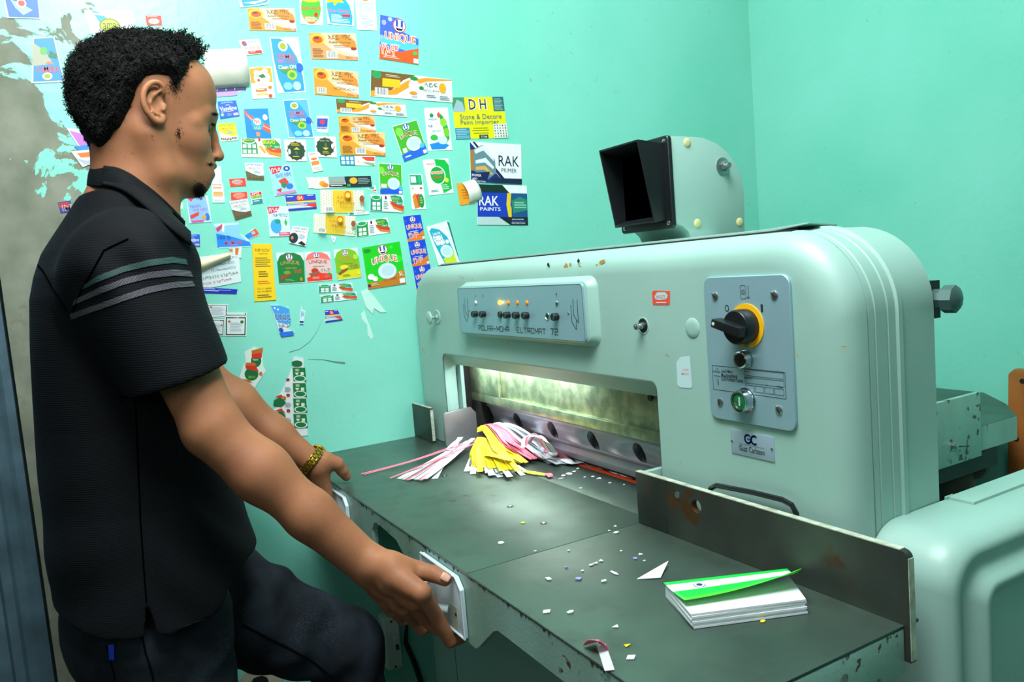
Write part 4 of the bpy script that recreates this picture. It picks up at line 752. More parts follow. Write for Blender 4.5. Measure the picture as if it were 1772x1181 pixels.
 ('pill_card', 'tiny white slip with a blue square and a red flower', [(548, 200.6), (568.5, 200.6), (567, 230), (548, 229)], [('r', .02, .16, .94, .8, '2a68c0'), ('e', .48, .38, .22, .14, 'e0446a'), ('t', 'ANEMURE', .04, .66, .9, .76, 'eef2f8', .02), ('l', .1, .06, .8, .12, 1, 'b8c8d0')]),
 ('hand_wash_box_label', 'wide green and orange BRAVO label left of the dark round badges', [(417, 239.6), (485, 240.4), (486.5, 273.4), (418, 272)], [('r', 0, 0, 1, 1, 'f4f0dc'), ('p', [(.02, .02), (.34, .0), (.4, .3), (.42, .82), (.02, .84)], '2ba65c'), ('e', .2, .14, .17, .16, 'e8f4ec'), ('e', .2, .12, .15, .12, '2ba65c'), ('t', 'BRAVO', .07, .04, .3, .14, 'e8c830', .02)]+[('r', .04+.12*i, .32+.28*j, .13+.12*i, .52+.28*j, 'd4e6ea') for i in range(3) for j in range(2)]+[('e', .46, .07, .03, .07, 'd84040'), ('p', [(.44, .4), (.5, .38), (.62, .72), (.58, .78)], 'e0b828'), ('p', [(.58, .5), (.8, .7), (1, .78), (1, .95), (.7, .82)], 'e8a030'), ('p', [(.58, .42), (.8, .58), (1, .52), (1, .74), (.75, .7)], 'ee6038'), ('p', [(.52, .08), (.85, .04), (.98, .3), (.97, .52), (.7, .52), (.55, .3)], '18a860'), ('t', 'BRAVO', .54, .08, .86, .3, 'e4e23a', .02), ('t', 'ብራቮ', .58, .34, .78, .48, 'e8d030'), ('t', 'Hand', .84, .36, .95, .5, 'e8f4ec')]),
 ('tea_badge', 'dark green scalloped badge on white paper, the lower left one of two', [(491, 242), (529, 242.6), (530.5, 279.3), (495, 279.3)], [('p', [(.52+(.42+.04*math.cos(k*math.pi/1.5*2))*math.cos(k*math.pi/18), .52+(.44+.04*math.cos(k*math.pi/1.5*2))*math.sin(k*math.pi/18)) for k in range(36)], 'b0603a'), ('e', .52, .52, .41, .43, '2c5a44'), ('l', .3, .16, .7, .3, 2, 'd8c050'), ('p', [(.4, .46), (.56, .34), (.7, .46)], 'e8c838'), ('p', [(.5, .5), (.6, .6), (.56, .74), (.46, .6)], '5f7c70'), ('e', .2, .55, .06, .13, 'e8ece8'), ('l', .34, .76, .72, .84, 1, 'd8c050')]),
 ('tea_badge', 'dark green scalloped badge on white paper, the upper right one of two', [(544, 236), (580.4, 237), (583, 273), (545.7, 271.7)], [('p', [(.48+(.42+.04*math.cos(k*math.pi/1.5*2))*math.cos(k*math.pi/18), .5+(.44+.04*math.cos(k*math.pi/1.5*2))*math.sin(k*math.pi/18)) for k in range(36)], 'b0603a'), ('e', .48, .5, .41, .43, '2c5a44'), ('t', 'Black Tea', .24, .16, .68, .24, 'd8c890'), ('p', [(.34, .54), (.64, .54), (.5, .66)], 'e8c838'), ('e', .5, .42, .06, .12, '5f7c70'), ('e', .82, .46, .06, .13, 'e8ece8'), ('l', .34, .72, .66, .86, 2, 'd8c050')]),
 ('text_slip', 'narrow white slip with two orange bands under the badges', [(532, 265), (546.5, 263), (558.4, 295.4), (541.5, 298.8)], [('r', .1, .06, .86, .12, 'd0b0a0'), ('e', .5, .34, .36, .06, 'ee8848'), ('r', .08, .46, .92, .66, 'f09a50'), ('l', .15, .76, .85, .96, 3, 'b8c4c8')], 'eef0e4'),
 ('honey_label', 'golden honey label just above another golden honey label', [(585.5, 202), (647, 200.6), (650.5, 229.5), (588, 229.5)], honey('d8a030', 'ecc090', 'Hagere Honey', 'ሀገሬ ማር'), 'd8a232'),
 ('honey_label', 'golden honey label pasted over a blue one', [(586, 230), (665, 229.7), (666.5, 270), (590, 268)], honey('dca840', 'f0cc98'), 'dca93f'),
 ('hand_wash_label', 'strip of a label with blue squares under a golden honey label', [(587, 270), (649, 270), (648.5, 287), (589, 286)], [('r', 0, 0, .42, 1, '2a9ac0'), ('r', .04, .1, .14, .45, 'd8ecf0'), ('r', .18, .1, .26, .45, 'd8ecf0'), ('r', .3, .1, .38, .45, 'd8ecf0'), ('r', .04, .55, .14, .9, 'd8ecf0'), ('r', .18, .55, .26, .9, 'd8ecf0'), ('r', .3, .55, .38, .9, 'd8ecf0'), ('p', [(.6, .1), (.98, .1), (.98, .55), (.75, .5)], 'e25a50'), ('p', [(.62, .6), (.98, .75), (.98, 1), (.8, .9)], '9ab88a'), ('p', [(.48, .3), (.56, .7), (.52, .7)], 'e0c040')]),
 ('dish_soap_label', 'green UNIQUE label with a white plate, tilted', [(677.6, 219), (720.7, 207), (740, 265), (699, 280.5)], uniq('58bc3e', None, 'f0f2ea', '2a62c8', [('p', [(0, .82), (1, .7), (1, 1), (0, 1)], '3a7ae0'), ('e', .2, .2, .14, .12, '90d860'), ('e', .6, .62, .3, .2, 'd8eef6'), ('e', .6, .62, .2, .13, 'c4e2ee'), ('r', .1, .66, .26, .78, 'e8f2ec'), ('e', .88, .74, .1, .07, '6cc4f0'), ('l', .1, .88, .4, .96, 1, 'd8e4f8'), ('r', .84, .88, .98, .98, 'e8eef0')])+[('t', 'UNIQUE', .17, .31, .83, .43, 'c84a30', -.002, .05)]),
 ('dish_soap_label', 'green UNIQUE label with a white plate, small and upright', [(654.7, 282), (694.5, 285), (696, 336), (657.6, 335.7)], uniq('56c02e', None, 'f0f2ea', '2a62c8', [('p', [(0, .86), (1, .74), (1, 1), (0, 1)], '2a6ae0'), ('e', .12, .24, .12, .12, '90d860'), ('e', .62, .66, .27, .2, 'd8eef6'), ('e', .62, .66, .18, .13, 'c4e2ee'), ('r', .06, .68, .3, .8, 'e8f2ec'), ('e', .92, .8, .08, .08, '5cc4f0'), ('r', .84, .9, .98, .99, 'e8eef0')])+[('t', 'UNIQUE', .17, .31, .83, .43, 'c84a30', -.002, .05)]),
 ('bottle_label', 'white label with limes and a blue splash beside the DH poster', [(733.4, 187), (774.4, 186), (782.5, 260), (741, 261)], [('p', [(.55, .08), (.75, .2), (.92, .45), (.94, .72), (.78, .86), (.72, .5)], '28b060'), ('e', .75, .35, .14, .1, '9ad84a'), ('e', .84, .58, .12, .11, '88d040'), ('e', .3, .7, .16, .07, '4ac060'), ('p', [(.08, .85), (.5, .8), (.9, .88), (.7, .97), (.15, .98)], '2a9ae0'), ('e', .64, .76, .2, .1, 'd0ecf6'), ('e', .28, .18, .08, .05, '2aa05a'), ('t', 'UNIQUE', .1, .25, .48, .3, '3a8ad0', .02), ('t', 'የእጅ', .1, .4, .28, .46, '1d6aa8', .03), ('t', 'DISH WASH', .24, .52, .6, .57, '6a9a9a'), ('p', [(.5, .14), (.62, .12), (.64, .22), (.54, .24)], 'e8603c')]),
 ('disinfectant_label', 'white and green UNIQUE DETOL label with a green disc', [(731, 277), (775.4, 274), (784.6, 334), (742.7, 338.6)], [('p', [(.45, 0), (.85, .04), (.98, .2), (.96, .88), (.6, .99), (.5, .5)], '16c45c'), ('e', .47, .46, .32, .27, 'eef6f2'), ('e', .47, .46, .28, .24, '1cb454'), ('t', 'UNIQUE', .1, .1, .42, .17, 'e8543c', .03), ('t', 'UNIQUE', .24, .35, .68, .43, 'f2ded4', .05), ('t', 'UNIQUE', .25, .355, .67, .425, 'd8402e', .02), ('t', 'DETOL', .3, .48, .66, .56, 'd8402e', .04), ('e', .8, .62, .08, .07, 'd4e040'), ('l', .56, .74, .84, .9, 3, 'c8f0d8'), ('l', .1, .86, .42, .93, 2, '8ab0b4')]),
 ('hand_wash_label', 'upright narrow BRAVO label turned on its side', [(707, 302), (730, 302), (737, 362), (713, 363)], [('r', .04, .02, .92, .3, '24a878'), ('e', .76, .15, .14, .12, '3ac088'), ('r', .1, .06, .5, .24, 'dcebe6'), ('e', .8, .4, .1, .03, 'd04038'), ('e', .2, .4, .08, .02, 'b0bcc0'), ('p', [(.1, .62), (.3, .54), (.6, .62), (.5, .95), (.2, .98)], 'e0983a'), ('p', [(.35, .6), (.6, .54), (.7, .9), (.5, .95)], 'e2503c'), ('e', .72, .76, .2, .2, '18a060'), ('l', .64, .66, .8, .86, 3, 'c8dc3a')]),
 ('detergent_label', 'white and blue label with a red corner, upright', [(465, 289.5), (502.5, 285), (513.5, 333.5), (475.4, 340)], oga()),
 ('detergent_label', 'white and pale blue label with a pink corner and a drop', [(461.7, 358.6), (498, 357), (503, 409), (466.8, 409.7)], [('r', .02, .02, .98, .98, 'd6f0f2'), ('p', [(0, 0), (.6, 0), (.46, .18), (.06, .24)], 'e0486e'), ('t', 'በጎዳ', .08, .04, .5, .18, 'f8f4f2', .03), ('t', 'የእቃ ማጠቢያ', .24, .24, .94, .36, '4a6ab8', .01), ('e', .34, .66, .26, .24, '52b8f0'), ('e', .44, .5, .14, .08, '2fa88a'), ('p', [(.82, .4), (.9, .55), (.82, .66), (.74, .55)], '58c070'), ('r', .45, .86, .98, .97, 'e06a90'), ('l', .5, .88, .9, .95, 2, 'f4d8e4')]),
 ('small_label', 'small red label with a grey oval, the upper one', [(396, 310), (424, 308.5), (426, 322), (398.4, 323.7)], [('r', 0, 0, 1, 1, 'ee5a42'), ('e', .48, .42, .34, .28, 'c8c0c0'), ('t', 'ANGETE', .22, .32, .74, .52, 'd8583f', .01), ('l', .3, .78, .85, .84, 1, 'f6d8d0')]),
 ('small_label', 'small red label with a light oval tucked behind an ASMI label', [(399, 333.5), (427, 332), (428.4, 346), (400, 347.6)], [('r', 0, 0, 1, 1, 'ee5a42'), ('e', .5, .4, .36, .3, 'f0a898'), ('t', 'ANGETE', .24, .3, .76, .52, 'd8482f', .01), ('l', .3, .78, .85, .84, 1, 'f6d8d0')]),
 ('medicine_slip', 'narrow white slip with two tan bars below the nose', [(366, 318), (385.7, 318), (389, 351), (368, 351)], [('r', .04, .04, .92, .1, 'd0a8b8'), ('r', .1, .18, .84, .26, 'dcb070'), ('r', .08, .42, .92, .68, 'e8c084'), ('t', 'EXTRA', .2, .46, .8, .54, 'c89850'), ('l', .1, .84, .9, .95, 2, 'c4d4d4')]),
 ('paper_sheet', 'plain white sheet behind the nose and mouth', [(368, 285), (382, 288), (384, 318), (366, 318)], [], 'dceef4'),
 ('small_label', 'tiny label in red, green and teal', [(432, 334), (452, 331), (455.6, 351), (435.6, 354)], [('r', .02, .02, .98, .3, 'e04038'), ('t', 'AMZ', .1, .05, .8, .28, 'f4f0ea', .03), ('r', .05, .32, .96, .55, '3ab05a'), ('t', 'BLEACH', .1, .34, .9, .52, 'e8e03a', .02), ('r', .08, .64, .96, .98, '2a9ab0'), ('l', .2, .74, .8, .88, 1, 'd8eef0')]),
 ('stripe_label', 'wide blue, yellow and red striped label', [(493.5, 338), (545.5, 336), (548, 361.5), (496.4, 365.7)], rug()),
 ('stripe_label', 'small blue, yellow and red striped label above the wall scratch', [(561.7, 537), (584, 536.4), (593, 554.5), (563, 559)], rug(), 'e9f2f6', [(0, 0), (.86, 0), (.9, .5), (1, .95), (0, 1)]),
 ('honey_label', 'yellow honeycomb honey label, the upper one', [(554, 329), (629, 330), (630, 369), (554.7, 368.8)], [('r', .28, 0, .75, 1, 'ecd24a')]+[('e', .02+.055*i, .06+.115*j+(.05 if i % 2 else 0), .008, .018, '8a9a90' if i < 5 or i > 12 else 'c8a830') for i in range(18) for j in range(8)]+[('e', .6, .22, .08, .17, 'ea7a30'), ('e', .6, .24, .055, .11, 'f0dc60'), ('t', 'Adey', .34, .26, .54, .44, 'd88a2c', .02), ('t', 'Honey', .42, .5, .76, .72, 'd88a2c', .02), ('e', .92, .4, .055, .16, 'a86a3c'), ('b', .08, .76, .27, .98), ('t', '500mg', .78, .88, .96, .97, '4a4a3a')], 'eaf0dc'),
 ('honey_label', 'yellow honeycomb honey label, the lower one tilted', [(543, 370), (614.8, 375), (614, 409), (542, 403)], [('r', .28, 0, .75, 1, 'e6d04e')]+[('e', .02+.055*i, .06+.115*j+(.05 if i % 2 else 0), .008, .018, '8a9a90' if i < 5 or i > 12 else 'c8a830') for i in range(18) for j in range(8)]+[('e', .6, .22, .08, .17, 'ea7a30'), ('e', .6, .24, .055, .11, 'f0dc60'), ('t', 'Adey', .34, .26, .54, .44, 'd88a2c', .02), ('t', 'Honey', .42, .5, .76, .72, 'd88a2c', .02), ('e', .92, .4, .055, .16, 'a86a3c'), ('b', .08, .76, .27, .98), ('t', '500mg', .78, .88, .96, .97, '4a4a3a')], 'eaf0dc'),
 ('juice_banner', 'long black and white banner with mangoes and a curled left end', [(528, 307), (641, 304.8), (643, 323), (528, 327)], [('r', .05, .02, .4, .98, 'dfe9dc'), ('p', [(.35, .0), (1, .0), (1, 1), (.62, 1), (.6, .3)], '2a4048'), ('p', [(.35, 0), (.6, 0), (.6, .7), (.36, .8)], '9ab4b8'), ('e', .26, .6, .05, .25, 'eeb03a'), ('e', .3, .75, .05, .2, 'e8902e'), ('e', .73, .4, .06, .3, 'f0ba3a'), ('r', .36, .72, .62, .95, '1d3030'), ('l', .38, .78, .6, .9, 1, 'e8eceb'), ('r', .63, .7, .68, .95, '3aa860'), ('t', 'Mango', .38, .34, .58, .6, 'd8b850'), ('l', .8, .2, .98, .8, 4, '9ab0b4')], 'e6eee2', [(0, 0), (.12, .1), (1, 0), (1, .95), (.15, 1.05), (.06, .8)]),
 ('hand_wash_label', 'BRAVO label with green leaves beside the small UNIQUE plate label', [(640, 337), (697, 338), (698, 368), (640, 365.4)], bravo()),
 ('hand_wash_label', 'BRAVO label tilted upwards, right of the lower honeycomb label', [(615.6, 384), (670.7, 376.7), (675, 403), (617, 411.4)], bravo('1fa35c', '1fa35c')),
 ('hand_wash_label', 'small BRAVO label, the upper of two under the UNIQUE row', [(551, 492.7), (609, 490), (610, 504.5), (551, 507.6)], bravo()),
 ('hand_wash_label', 'small BRAVO label, the lower of two under the UNIQUE row', [(553.6, 512), (616.6, 505), (617, 517.6), (555, 524.5)], bravo()),
 ('label_scrap', 'thin torn strip with a teal spot under the upper honeycomb label', [(602, 368), (638.5, 366), (639, 371), (603, 373)], [('e', .15, .5, .12, .4, '2a90a0'), ('l', .4, .3, .9, .7, 1, 'b0c0c8')], 'e2ecf0'),
 ('label_scrap', 'tiny torn corner with teal and red', [(634, 325), (651, 320), (652, 334), (637, 330)], [('e', .5, .35, .28, .25, '3ab8a0'), ('p', [(.4, .7), (.95, .6), (.95, .85)], 'e05a48')], 'e8eeec', [(0, .5), (.9, 0), (1, 1), (.4, .8)]),
 ('hand_soap_label', 'dark green UNIQUE label with an avocado', [(477.8, 437.7), (525, 437), (527.7, 489.3), (482.8, 492.4)], [('p', [(0, .98), (0, .3), (.12, .1), (.35, .01), (.65, .01), (.88, .1), (1, .3), (1, .98)], '1f8f4e')]+emblem(.46, .15, .13, .11)+[('t', 'UNIQUE', .12, .3, .82, .44, 'c8a868', .02, .05), ('t', 'HAND WASH', .28, .48, .72, .53, 'd8b040', .02), ('e', .34, .64, .13, .06, '8ab040'), ('p', [(.05, .76), (.3, .7), (.55, .66), (.5, .72), (.3, .82), (.08, .9)], '9a6a4a'), ('t', 'የእጅ', .62, .55, .9, .68, 'd8703a', .03), ('e', .86, .86, .09, .1, '4a8a2a'), ('e', .86, .88, .05, .06, 'c8a048'), ('l', .24, .86, .6, .94, 2, '8cc890')], 'dfeeea'),
 ('hand_soap_label', 'pink and red UNIQUE label with strawberries', [(526, 436), (571, 436), (575, 485), (531.6, 489)], [('p', [(0, .98), (0, .3), (.12, .1), (.35, .01), (.65, .01), (.88, .1), (1, .3), (1, .98)], 'e6cac8'), ('p', [(.0, .3), (.12, .1), (.35, .01), (.65, .01), (.88, .1), (1, .3), (.5, .2)], 'f08a86'), ('p', [(0, .86), (.5, .7), (1, .78), (1, .98), (.02, .98)], 'ec4c36')]+emblem(.46, .13, .12, .11)+[('t', 'UNIQUE', .14, .3, .84, .43, 'b04838', .005, .03), ('t', 'HAND WASH', .28, .47, .72, .52, '5aa050', .02), ('e', .34, .63, .14, .08, 'c84838'), ('p', [(.08, .72), (.3, .68), (.55, .66), (.45, .74), (.2, .84)], 'a8725a'), ('t', 'የእጅ', .58, .54, .96, .72, 'f6f2ee', .05), ('t', 'የእጅ', .58, .55, .96, .71, '4a3a34', .0), ('e', .8, .85, .12, .07, 'e86a5a'), ('e', .9, .78, .07, .05, '4aa84a'), ('l', .22, .84, .5, .92, 2, 'f4c8b8')], 'dfeeea'),
 ('hand_soap_label', 'lime green UNIQUE label with a lemon', [(576.7, 432.6), (618, 429), (625, 480), (584, 485.6)], [('p', [(0, .98), (0, .3), (.12, .1), (.35, .01), (.65, .01), (.88, .1), (1, .3), (1, .98)], '8fc62e'), ('p', [(0, .8), (.5, .72), (1, .7), (1, .98), (.02, .98)], 'dcd82e')]+emblem(.46, .14, .12, .11)+[('t', 'UNIQUE', .14, .3, .84, .43, 'd89848', .01, .04), ('t', 'HAND WASH', .28, .47, .72, .51, 'a06a30', .01), ('e', .34, .6, .18, .08, 'f0dc3a'), ('p', [(.05, .78), (.25, .68), (.52, .62), (.42, .72), (.12, .84)], '9a6a4a'), ('t', 'የእጅ', .6, .52, .92, .68, 'c8803a', .03), ('e', .86, .3, .1, .09, 'b4e04a'), ('e', .9, .84, .08, .06, 'f0e048'), ('l', .24, .84, .56, .92, 2, 'a8b830')], 'dfeeea'),
 ('dish_soap_label', 'large bright green UNIQUE label marked 5L', [(625.8, 429), (691, 418), (702.5, 491), (636.8, 501)], [('r', 0, 0, 1, 1, '1fd02a'), ('e', .12, .1, .1, .05, '2a9a3a'), ('p', [(0, .86), (.6, .84), (.85, .68), (1, .66), (1, 1), (0, 1)], 'c8902e'), ('e', .9, .4, .1, .08, '3ae048'), ('e', .75, .1, .05, .04, '48e058')]+emblem(.52, .13, .13, .12)+[('t', 'UNIQUE', .2, .31, .86, .49, 'f4f2ea', .06, .06), ('t', 'UNIQUE', .21, .32, .85, .48, 'd8402e', .02, .06), ('e', .56, .64, .24, .19, 'd6ecf2'), ('e', .58, .63, .17, .13, 'c2dfe8'), ('e', .12, .72, .09, .07, 'e8f2ea'), ('e', .22, .78, .07, .06, 'e8f2ea'), ('t', 'DISH WASH', .42, .8, .76, .86, 'd8402e', .03), ('t', '5L', .85, .7, .97, .8, 'f6f4ec', .03), ('r', .84, .86, .98, .97, 'e8eef0'), ('e', .04, .92, .04, .03, '3a2a7a'), ('l', .1, .88, .3, .95, 2, 'e8d8b8')]),
]
blu = lambda: [('r', 0, 0, 1, 1, '1f5ad8'), ('p', [(0, .92), (.6, .8), (1, .62), (1, 1), (0, 1)], 'ee8a34'), ('e', .1, .2, .06, .05, '3a7af0'), ('e', .9, .3, .07, .05, '3a7af0')]+emblem(.5, .16, .16, .13)+[('t', 'UNIQUE', .08, .38, .92, .58, 'f2ece0', .06, .04), ('t', 'UNIQUE', .09, .39, .91, .57, 'e87830', .015, .04), ('l', .2, .62, .8, .66, 1, 'e8ecf4'), ('t', 'የኦሞ', .1, .68, .66, .9, 'f4e8dc', .05), ('t', 'የኦሞ', .11, .69, .65, .89, 'e2663a', .0), ('e', .86, .78, .07, .05, '8ab878'), ('r', .84, .88, .98, .98, 'd8e4e8')]
ST += [
 ('laundry_label', 'blue UNIQUE label, topmost of a column of three', [(697, 375), (727.4, 371.6), (735.8, 414), (705.4, 418)], blu()),
 ('laundry_label', 'blue UNIQUE label, middle of a column of three', [(705.4, 419), (735, 415), (743.5, 457), (713, 461.4)], blu()),
 ('laundry_label', 'blue UNIQUE label, lowest of three and half hidden by the machine', [(713.8, 462), (743.5, 457.5), (751.5, 500), (721, 504)], blu()),
 ('dish_wash_label', 'teal and yellow label lettered Lead size DISH WASH', [(737.5, 393), (775.6, 382), (796, 455.7), (759.6, 460.5)], [('p', [(.06, .12), (.2, .06), (.5, .14), (.75, .35), (.86, .7), (.84, .97), (.3, .98), (.12, .5)], '2fb8d0'), ('p', [(.3, .84), (.84, .7), (.86, .97), (.34, .98)], 'd4e440'), ('p', [(.92, .0), (1, .04), (1, .98), (.96, .8)], '1f8f8a'), ('t', 'Lead size', .16, .17, .5, .25, 'f2f8f8', .01), ('t', 'DISH', .14, .28, .52, .38, 'f8fcfc', .05), ('t', 'WASH', .16, .4, .56, .5, 'f8fcfc', .05), ('e', .54, .68, .28, .16, 'd8eff0'), ('e', .54, .68, .18, .1, 'c6e4e6'), ('e', .68, .46, .08, .05, 'eef6f6')]),
 ('word_list', 'tall yellow sheet with a typed list', [(436, 422.5), (470, 422.5), (477.4, 519.5), (440, 522)], [('r', 0, 0, 1, 1, 'f2d41e'), ('t', 'የእጅ በረኪና', .12, .08, .88, .14, '6a5a1a', .01), ('t', 'ከፍተኛ ዘይት', .3, .16, .78, .19, '6a5a1a'), ('l', .12, .24, .86, .42, 5, '9a8a2a'), ('l', .25, .48, .7, .6, 3, '8a7a2a'), ('l', .2, .65, .8, .72, 2, 'e08a3a'), ('t', '+251 911 480500', .14, .77, .82, .8, '8a7a2a'), ('t', '+251 912 880500', .14, .82, .82, .85, '8a7a2a'), ('l', .14, .89, .8, .96, 2, '9a8a2a')], 'f2d41e'),
 ('detergent_label', 'cracked pale blue 100 % MUMTAZ label', [(369.5, 388), (420, 386), (434.6, 427), (374.5, 429)], [('p', [(.02, .1), (.9, .05), (.78, .45), (1, .9), (.02, .98)], '9ad4f4'), ('p', [(.04, .4), (.5, .55), (1, .8), (1, .97), (.04, .98)], '2a9aee'), ('p', [(.05, .2), (.3, .0), (.3, .14), (.1, .36)], 'd05a7a'), ('t', '100 %', .08, .5, .46, .66, '1f3a9a', .02), ('t', 'MUMTAZ', .26, .74, .8, .88, 'e84a34', .02), ('l', .4, .9, .7, .94, 1, 'f2a898'), ('p', [(.24, .3), (.3, .0), (.36, .02), (.3, .38)], 'f4fafc')], 'd4ecf4', [(0, 0), (.85, -.02), (.76, .4), (1, .7), (1, 1), (.08, 1.02)]),
 ('label_scrap', 'torn orange and blue scrap joined to the MUMTAZ label', [(420, 404), (443, 395), (450, 408), (428, 414)], [('p', [(.0, .4), (.5, .2), (.5, .95), (.1, 1)], '3a9ae4'), ('p', [(.5, .15), (.95, .05), (1, .8), (.52, .95)], 'ee6a3a'), ('e', .66, .42, .14, .2, 'a8d0e4')], 'd4ecf4', [(0, .6), (.4, .2), (.7, -.1), (1, .9), (.2, 1.1)]),
 ('notice_sheet', 'white notice about Adult-ICU and Neonatal-ICU under a folded flap', [(336, 446), (413, 436), (417, 488), (340, 503)], [('t', '… ፡ ታካሚዎች', .5, .1, .95, .2, '5a6a7a'), ('t', '… ፻፺ (Adult-ICU)', .3, .26, .88, .38, '4a5aa8', .0), ('t', '… ፻፺ (Neonatal-ICU)', .26, .43, .9, .55, '4a5aa8', .0), ('t', 'የአምቡላንስ አገልግሎት', .1, .62, .95, .74, '4a7a6a', .0), ('t', 'የኮርሱ አገልግሎት', .1, .8, .8, .9, 'd05a6a', .0)], 'dcebee'),
 ('ribbon_strip', 'narrow deep blue strip with white print', [(343, 497), (411, 501), (409, 509), (348, 507)], [('r', 0, 0, 1, 1, '2340c4'), ('l', .06, .12, .5, .8, 2, 'c8d4f4'), ('l', .5, .3, .9, .5, 1, 'c8d4f4')], '2340c4', [(0, 0), (.94, 0), (1, .4), (.92, 1), (.05, 1)]),
 ('label_scrap', 'pale scrap with orange bars under the MUMTAZ label', [(395, 430), (418, 428), (417, 447), (402, 444)], [('p', [(.0, .1), (.3, .1), (.2, .5), (.05, .45)], 'd88a48'), ('p', [(.5, .05), (.8, .05), (.6, .8), (.4, .75)], 'd88a48')], 'dfe9e6'),
 ('tag_label', 'white tag with a dark green frame, the upper left one', [(356.7, 527), (395, 527), (392, 550), (360, 552)], [('r', .04, .06, .96, .94, '2a5a48'), ('r', .08, .1, .92, .9, 'dfeaec'), ('l', .2, .24, .8, .8, 6, 'b0bccc'), ('e', .2, .2, .06, .07, 'c87a5a')]),
 ('tag_label', 'white tag with a dark green frame and a leaf, the lower right one', [(389, 547), (427, 547), (426, 582), (389, 582)], [('r', .04, .06, .96, .96, '2a5a48'), ('r', .09, .12, .91, .9, 'dfeaec'), ('t', 'TAJ', .36, .04, .64, .12, 'e4ece8', .02), ('l', .24, .34, .76, .8, 6, 'b0bccc'), ('e', .2, .28, .06, .06, 'c87a5a'), ('e', .78, .3, .08, .08, '3a8a4a')]),
 ('tag_label', 'white tag with a dark green frame, the lower left one', [(358, 553), (389, 553), (386, 582), (364, 577)], [('r', .04, .04, .96, .96, '2a5a48'), ('r', .09, .1, .91, .9, 'dfeaec'), ('t', 'TAJ', .36, .02, .7, .1, 'e4ece8', .02), ('l', .2, .28, .8, .8, 6, 'b0bccc'), ('e', .82, .36, .06, .06, 'c87a5a')]),
 ('tag_label', 'cut strip of a white tag above the leaf tag', [(389, 541), (427, 541.5), (426, 547), (389, 546)], [('r', .04, .1, .96, .9, '2a5a48'), ('r', .08, .1, .92, .75, 'dfeaec')]),
 ('torn_label', 'torn blue label with the letters UNIC', [(467, 528), (500, 528), (512, 584), (480, 584)], [('p', [(.02, .02), (.5, .02), (.96, .12), (.9, .4), (.85, .6), (.2, .55)], '58aeea'), ('t', 'UNIC', .12, .28, .92, .48, 'c8d8e8', .05), ('t', 'UNIC', .13, .29, .92, .47, '3a62a0', .01), ('t', 'አልጋ', .2, .58, .7, .7, 'b86848', .03), ('e', .28, .78, .12, .08, '2a6ac0'), ('p', [(.15, .86), (.9, .8), (.9, .94), (.2, .99)], '3a86e0'), ('e', .2, .1, .05, .03, 'e4f0f8'), ('e', .36, .14, .05, .03, 'e4f0f8')], 'd2e6f0', [(0, 0), (.45, .0), (.8, .12), (.95, .04), (.82, .6), (.62, .7), (.9, .82), (1.0, .85), (.2, 1)]),
 ('torn_label', 'tiny torn strip with light blue letters', [(519, 528), (529, 530), (526.5, 562.6), (518, 562.6)], [('t', 'Jilit', .2, .3, .85, .62, '2a8ae0', .03), ('r', .05, .8, .8, .9, '2a5a8a'), ('r', .05, .94, .8, 1, '3a9ae0')], 'd2ecf0', [(.2, 0), (.4, .2), (1, .25), (.85, 1), (0, 1), (.1, .4)]),
 ('torn_label', 'torn column of green and red label tops', [(410, 600), (460, 600), (460, 687), (410, 687)],
    [('e', .66, .28, .18, .13, '1f7f50'), ('p', [(.5, .08), (.9, .02), (.88, .12), (.52, .2)], 'c8803a'), ('p', [(.5, .16), (.86, .12), (.86, .22), (.52, .24)], 'd8402e'), ('e', .5, .55, .24, .13, '1f7f50'), ('p', [(.28, .36), (.62, .36), (.76, .5), (.3, .44)], 'd8402e'), ('p', [(.3, .32), (.6, .32), (.7, .38), (.3, .38)], 'c8803a'), ('t', 'BRAVO', .4, .58, .62, .63, 'a8c83a', .02), ('e', .25, .86, .18, .12, '1f7f50'), ('p', [(.1, .68), (.4, .72), (.56, .84), (.12, .78)], 'd8402e'), ('p', [(.12, .64), (.4, .66), (.54, .72), (.1, .7)], 'c8803a'), ('t', 'Hand', .55, .24, .72, .28, 'e0ece4', .02), ('e', .82, .54, .06, .04, 'c88a4a')],
    'dceae6', [(.25, .11), (.6, 0), (.86, .07), (.9, .38), (1, .48), (.64, .8), (.2, 1), (0, .78), (.2, .4), (.3, .3)]),
 ('torn_label', 'tall torn sheet of repeated green BRAVO labels', [(467, 617), (529, 617), (532.5, 757), (467, 757)],
    [x for k in range(4) for x in (('p', [(.62, .14+.19*k), (.97, .14+.19*k), (1.0, .31+.19*k), (.64, .31+.19*k)], '1f8a54'), ('e', .82, .275+.19*k, .17, .04, 'dcebe2'), ('e', .82, .275+.19*k, .14, .03, '1f8a54'), ('r', .7, .155+.19*k, .8, .185+.19*k, 'b8c4b8'), ('p', [(.68, .2+.19*k), (.8, .2+.19*k), (.74, .235+.19*k)], 'd8e4d8'), ('r', .84, .195+.19*k, .93, .235+.19*k, 'd8e4d8'), ('e', .49, .285+.19*k, .05, .012, '1d2a50'), ('e', .49, .298+.19*k, .05, .012, 'd83a2c'))]
    +[x for k in range(3) for x in (('l', .4, .38+.19*k, .56, .44+.19*k, 4, '8a9a98'), ('p', [(.1, .54+.17*k), (.3, .5+.17*k), (.42, .57+.17*k), (.3, .62+.17*k), (.08, .6+.17*k)], '1f7f50'), ('p', [(.12, .5+.17*k), (.3, .47+.17*k), (.42, .54+.17*k), (.3, .51+.17*k)], 'd8402e'))][:8]
    +[('e', .74, .085, .15, .035, '1f7f50'), ('e', .36, .51, .07, .02, 'c88a4a')],
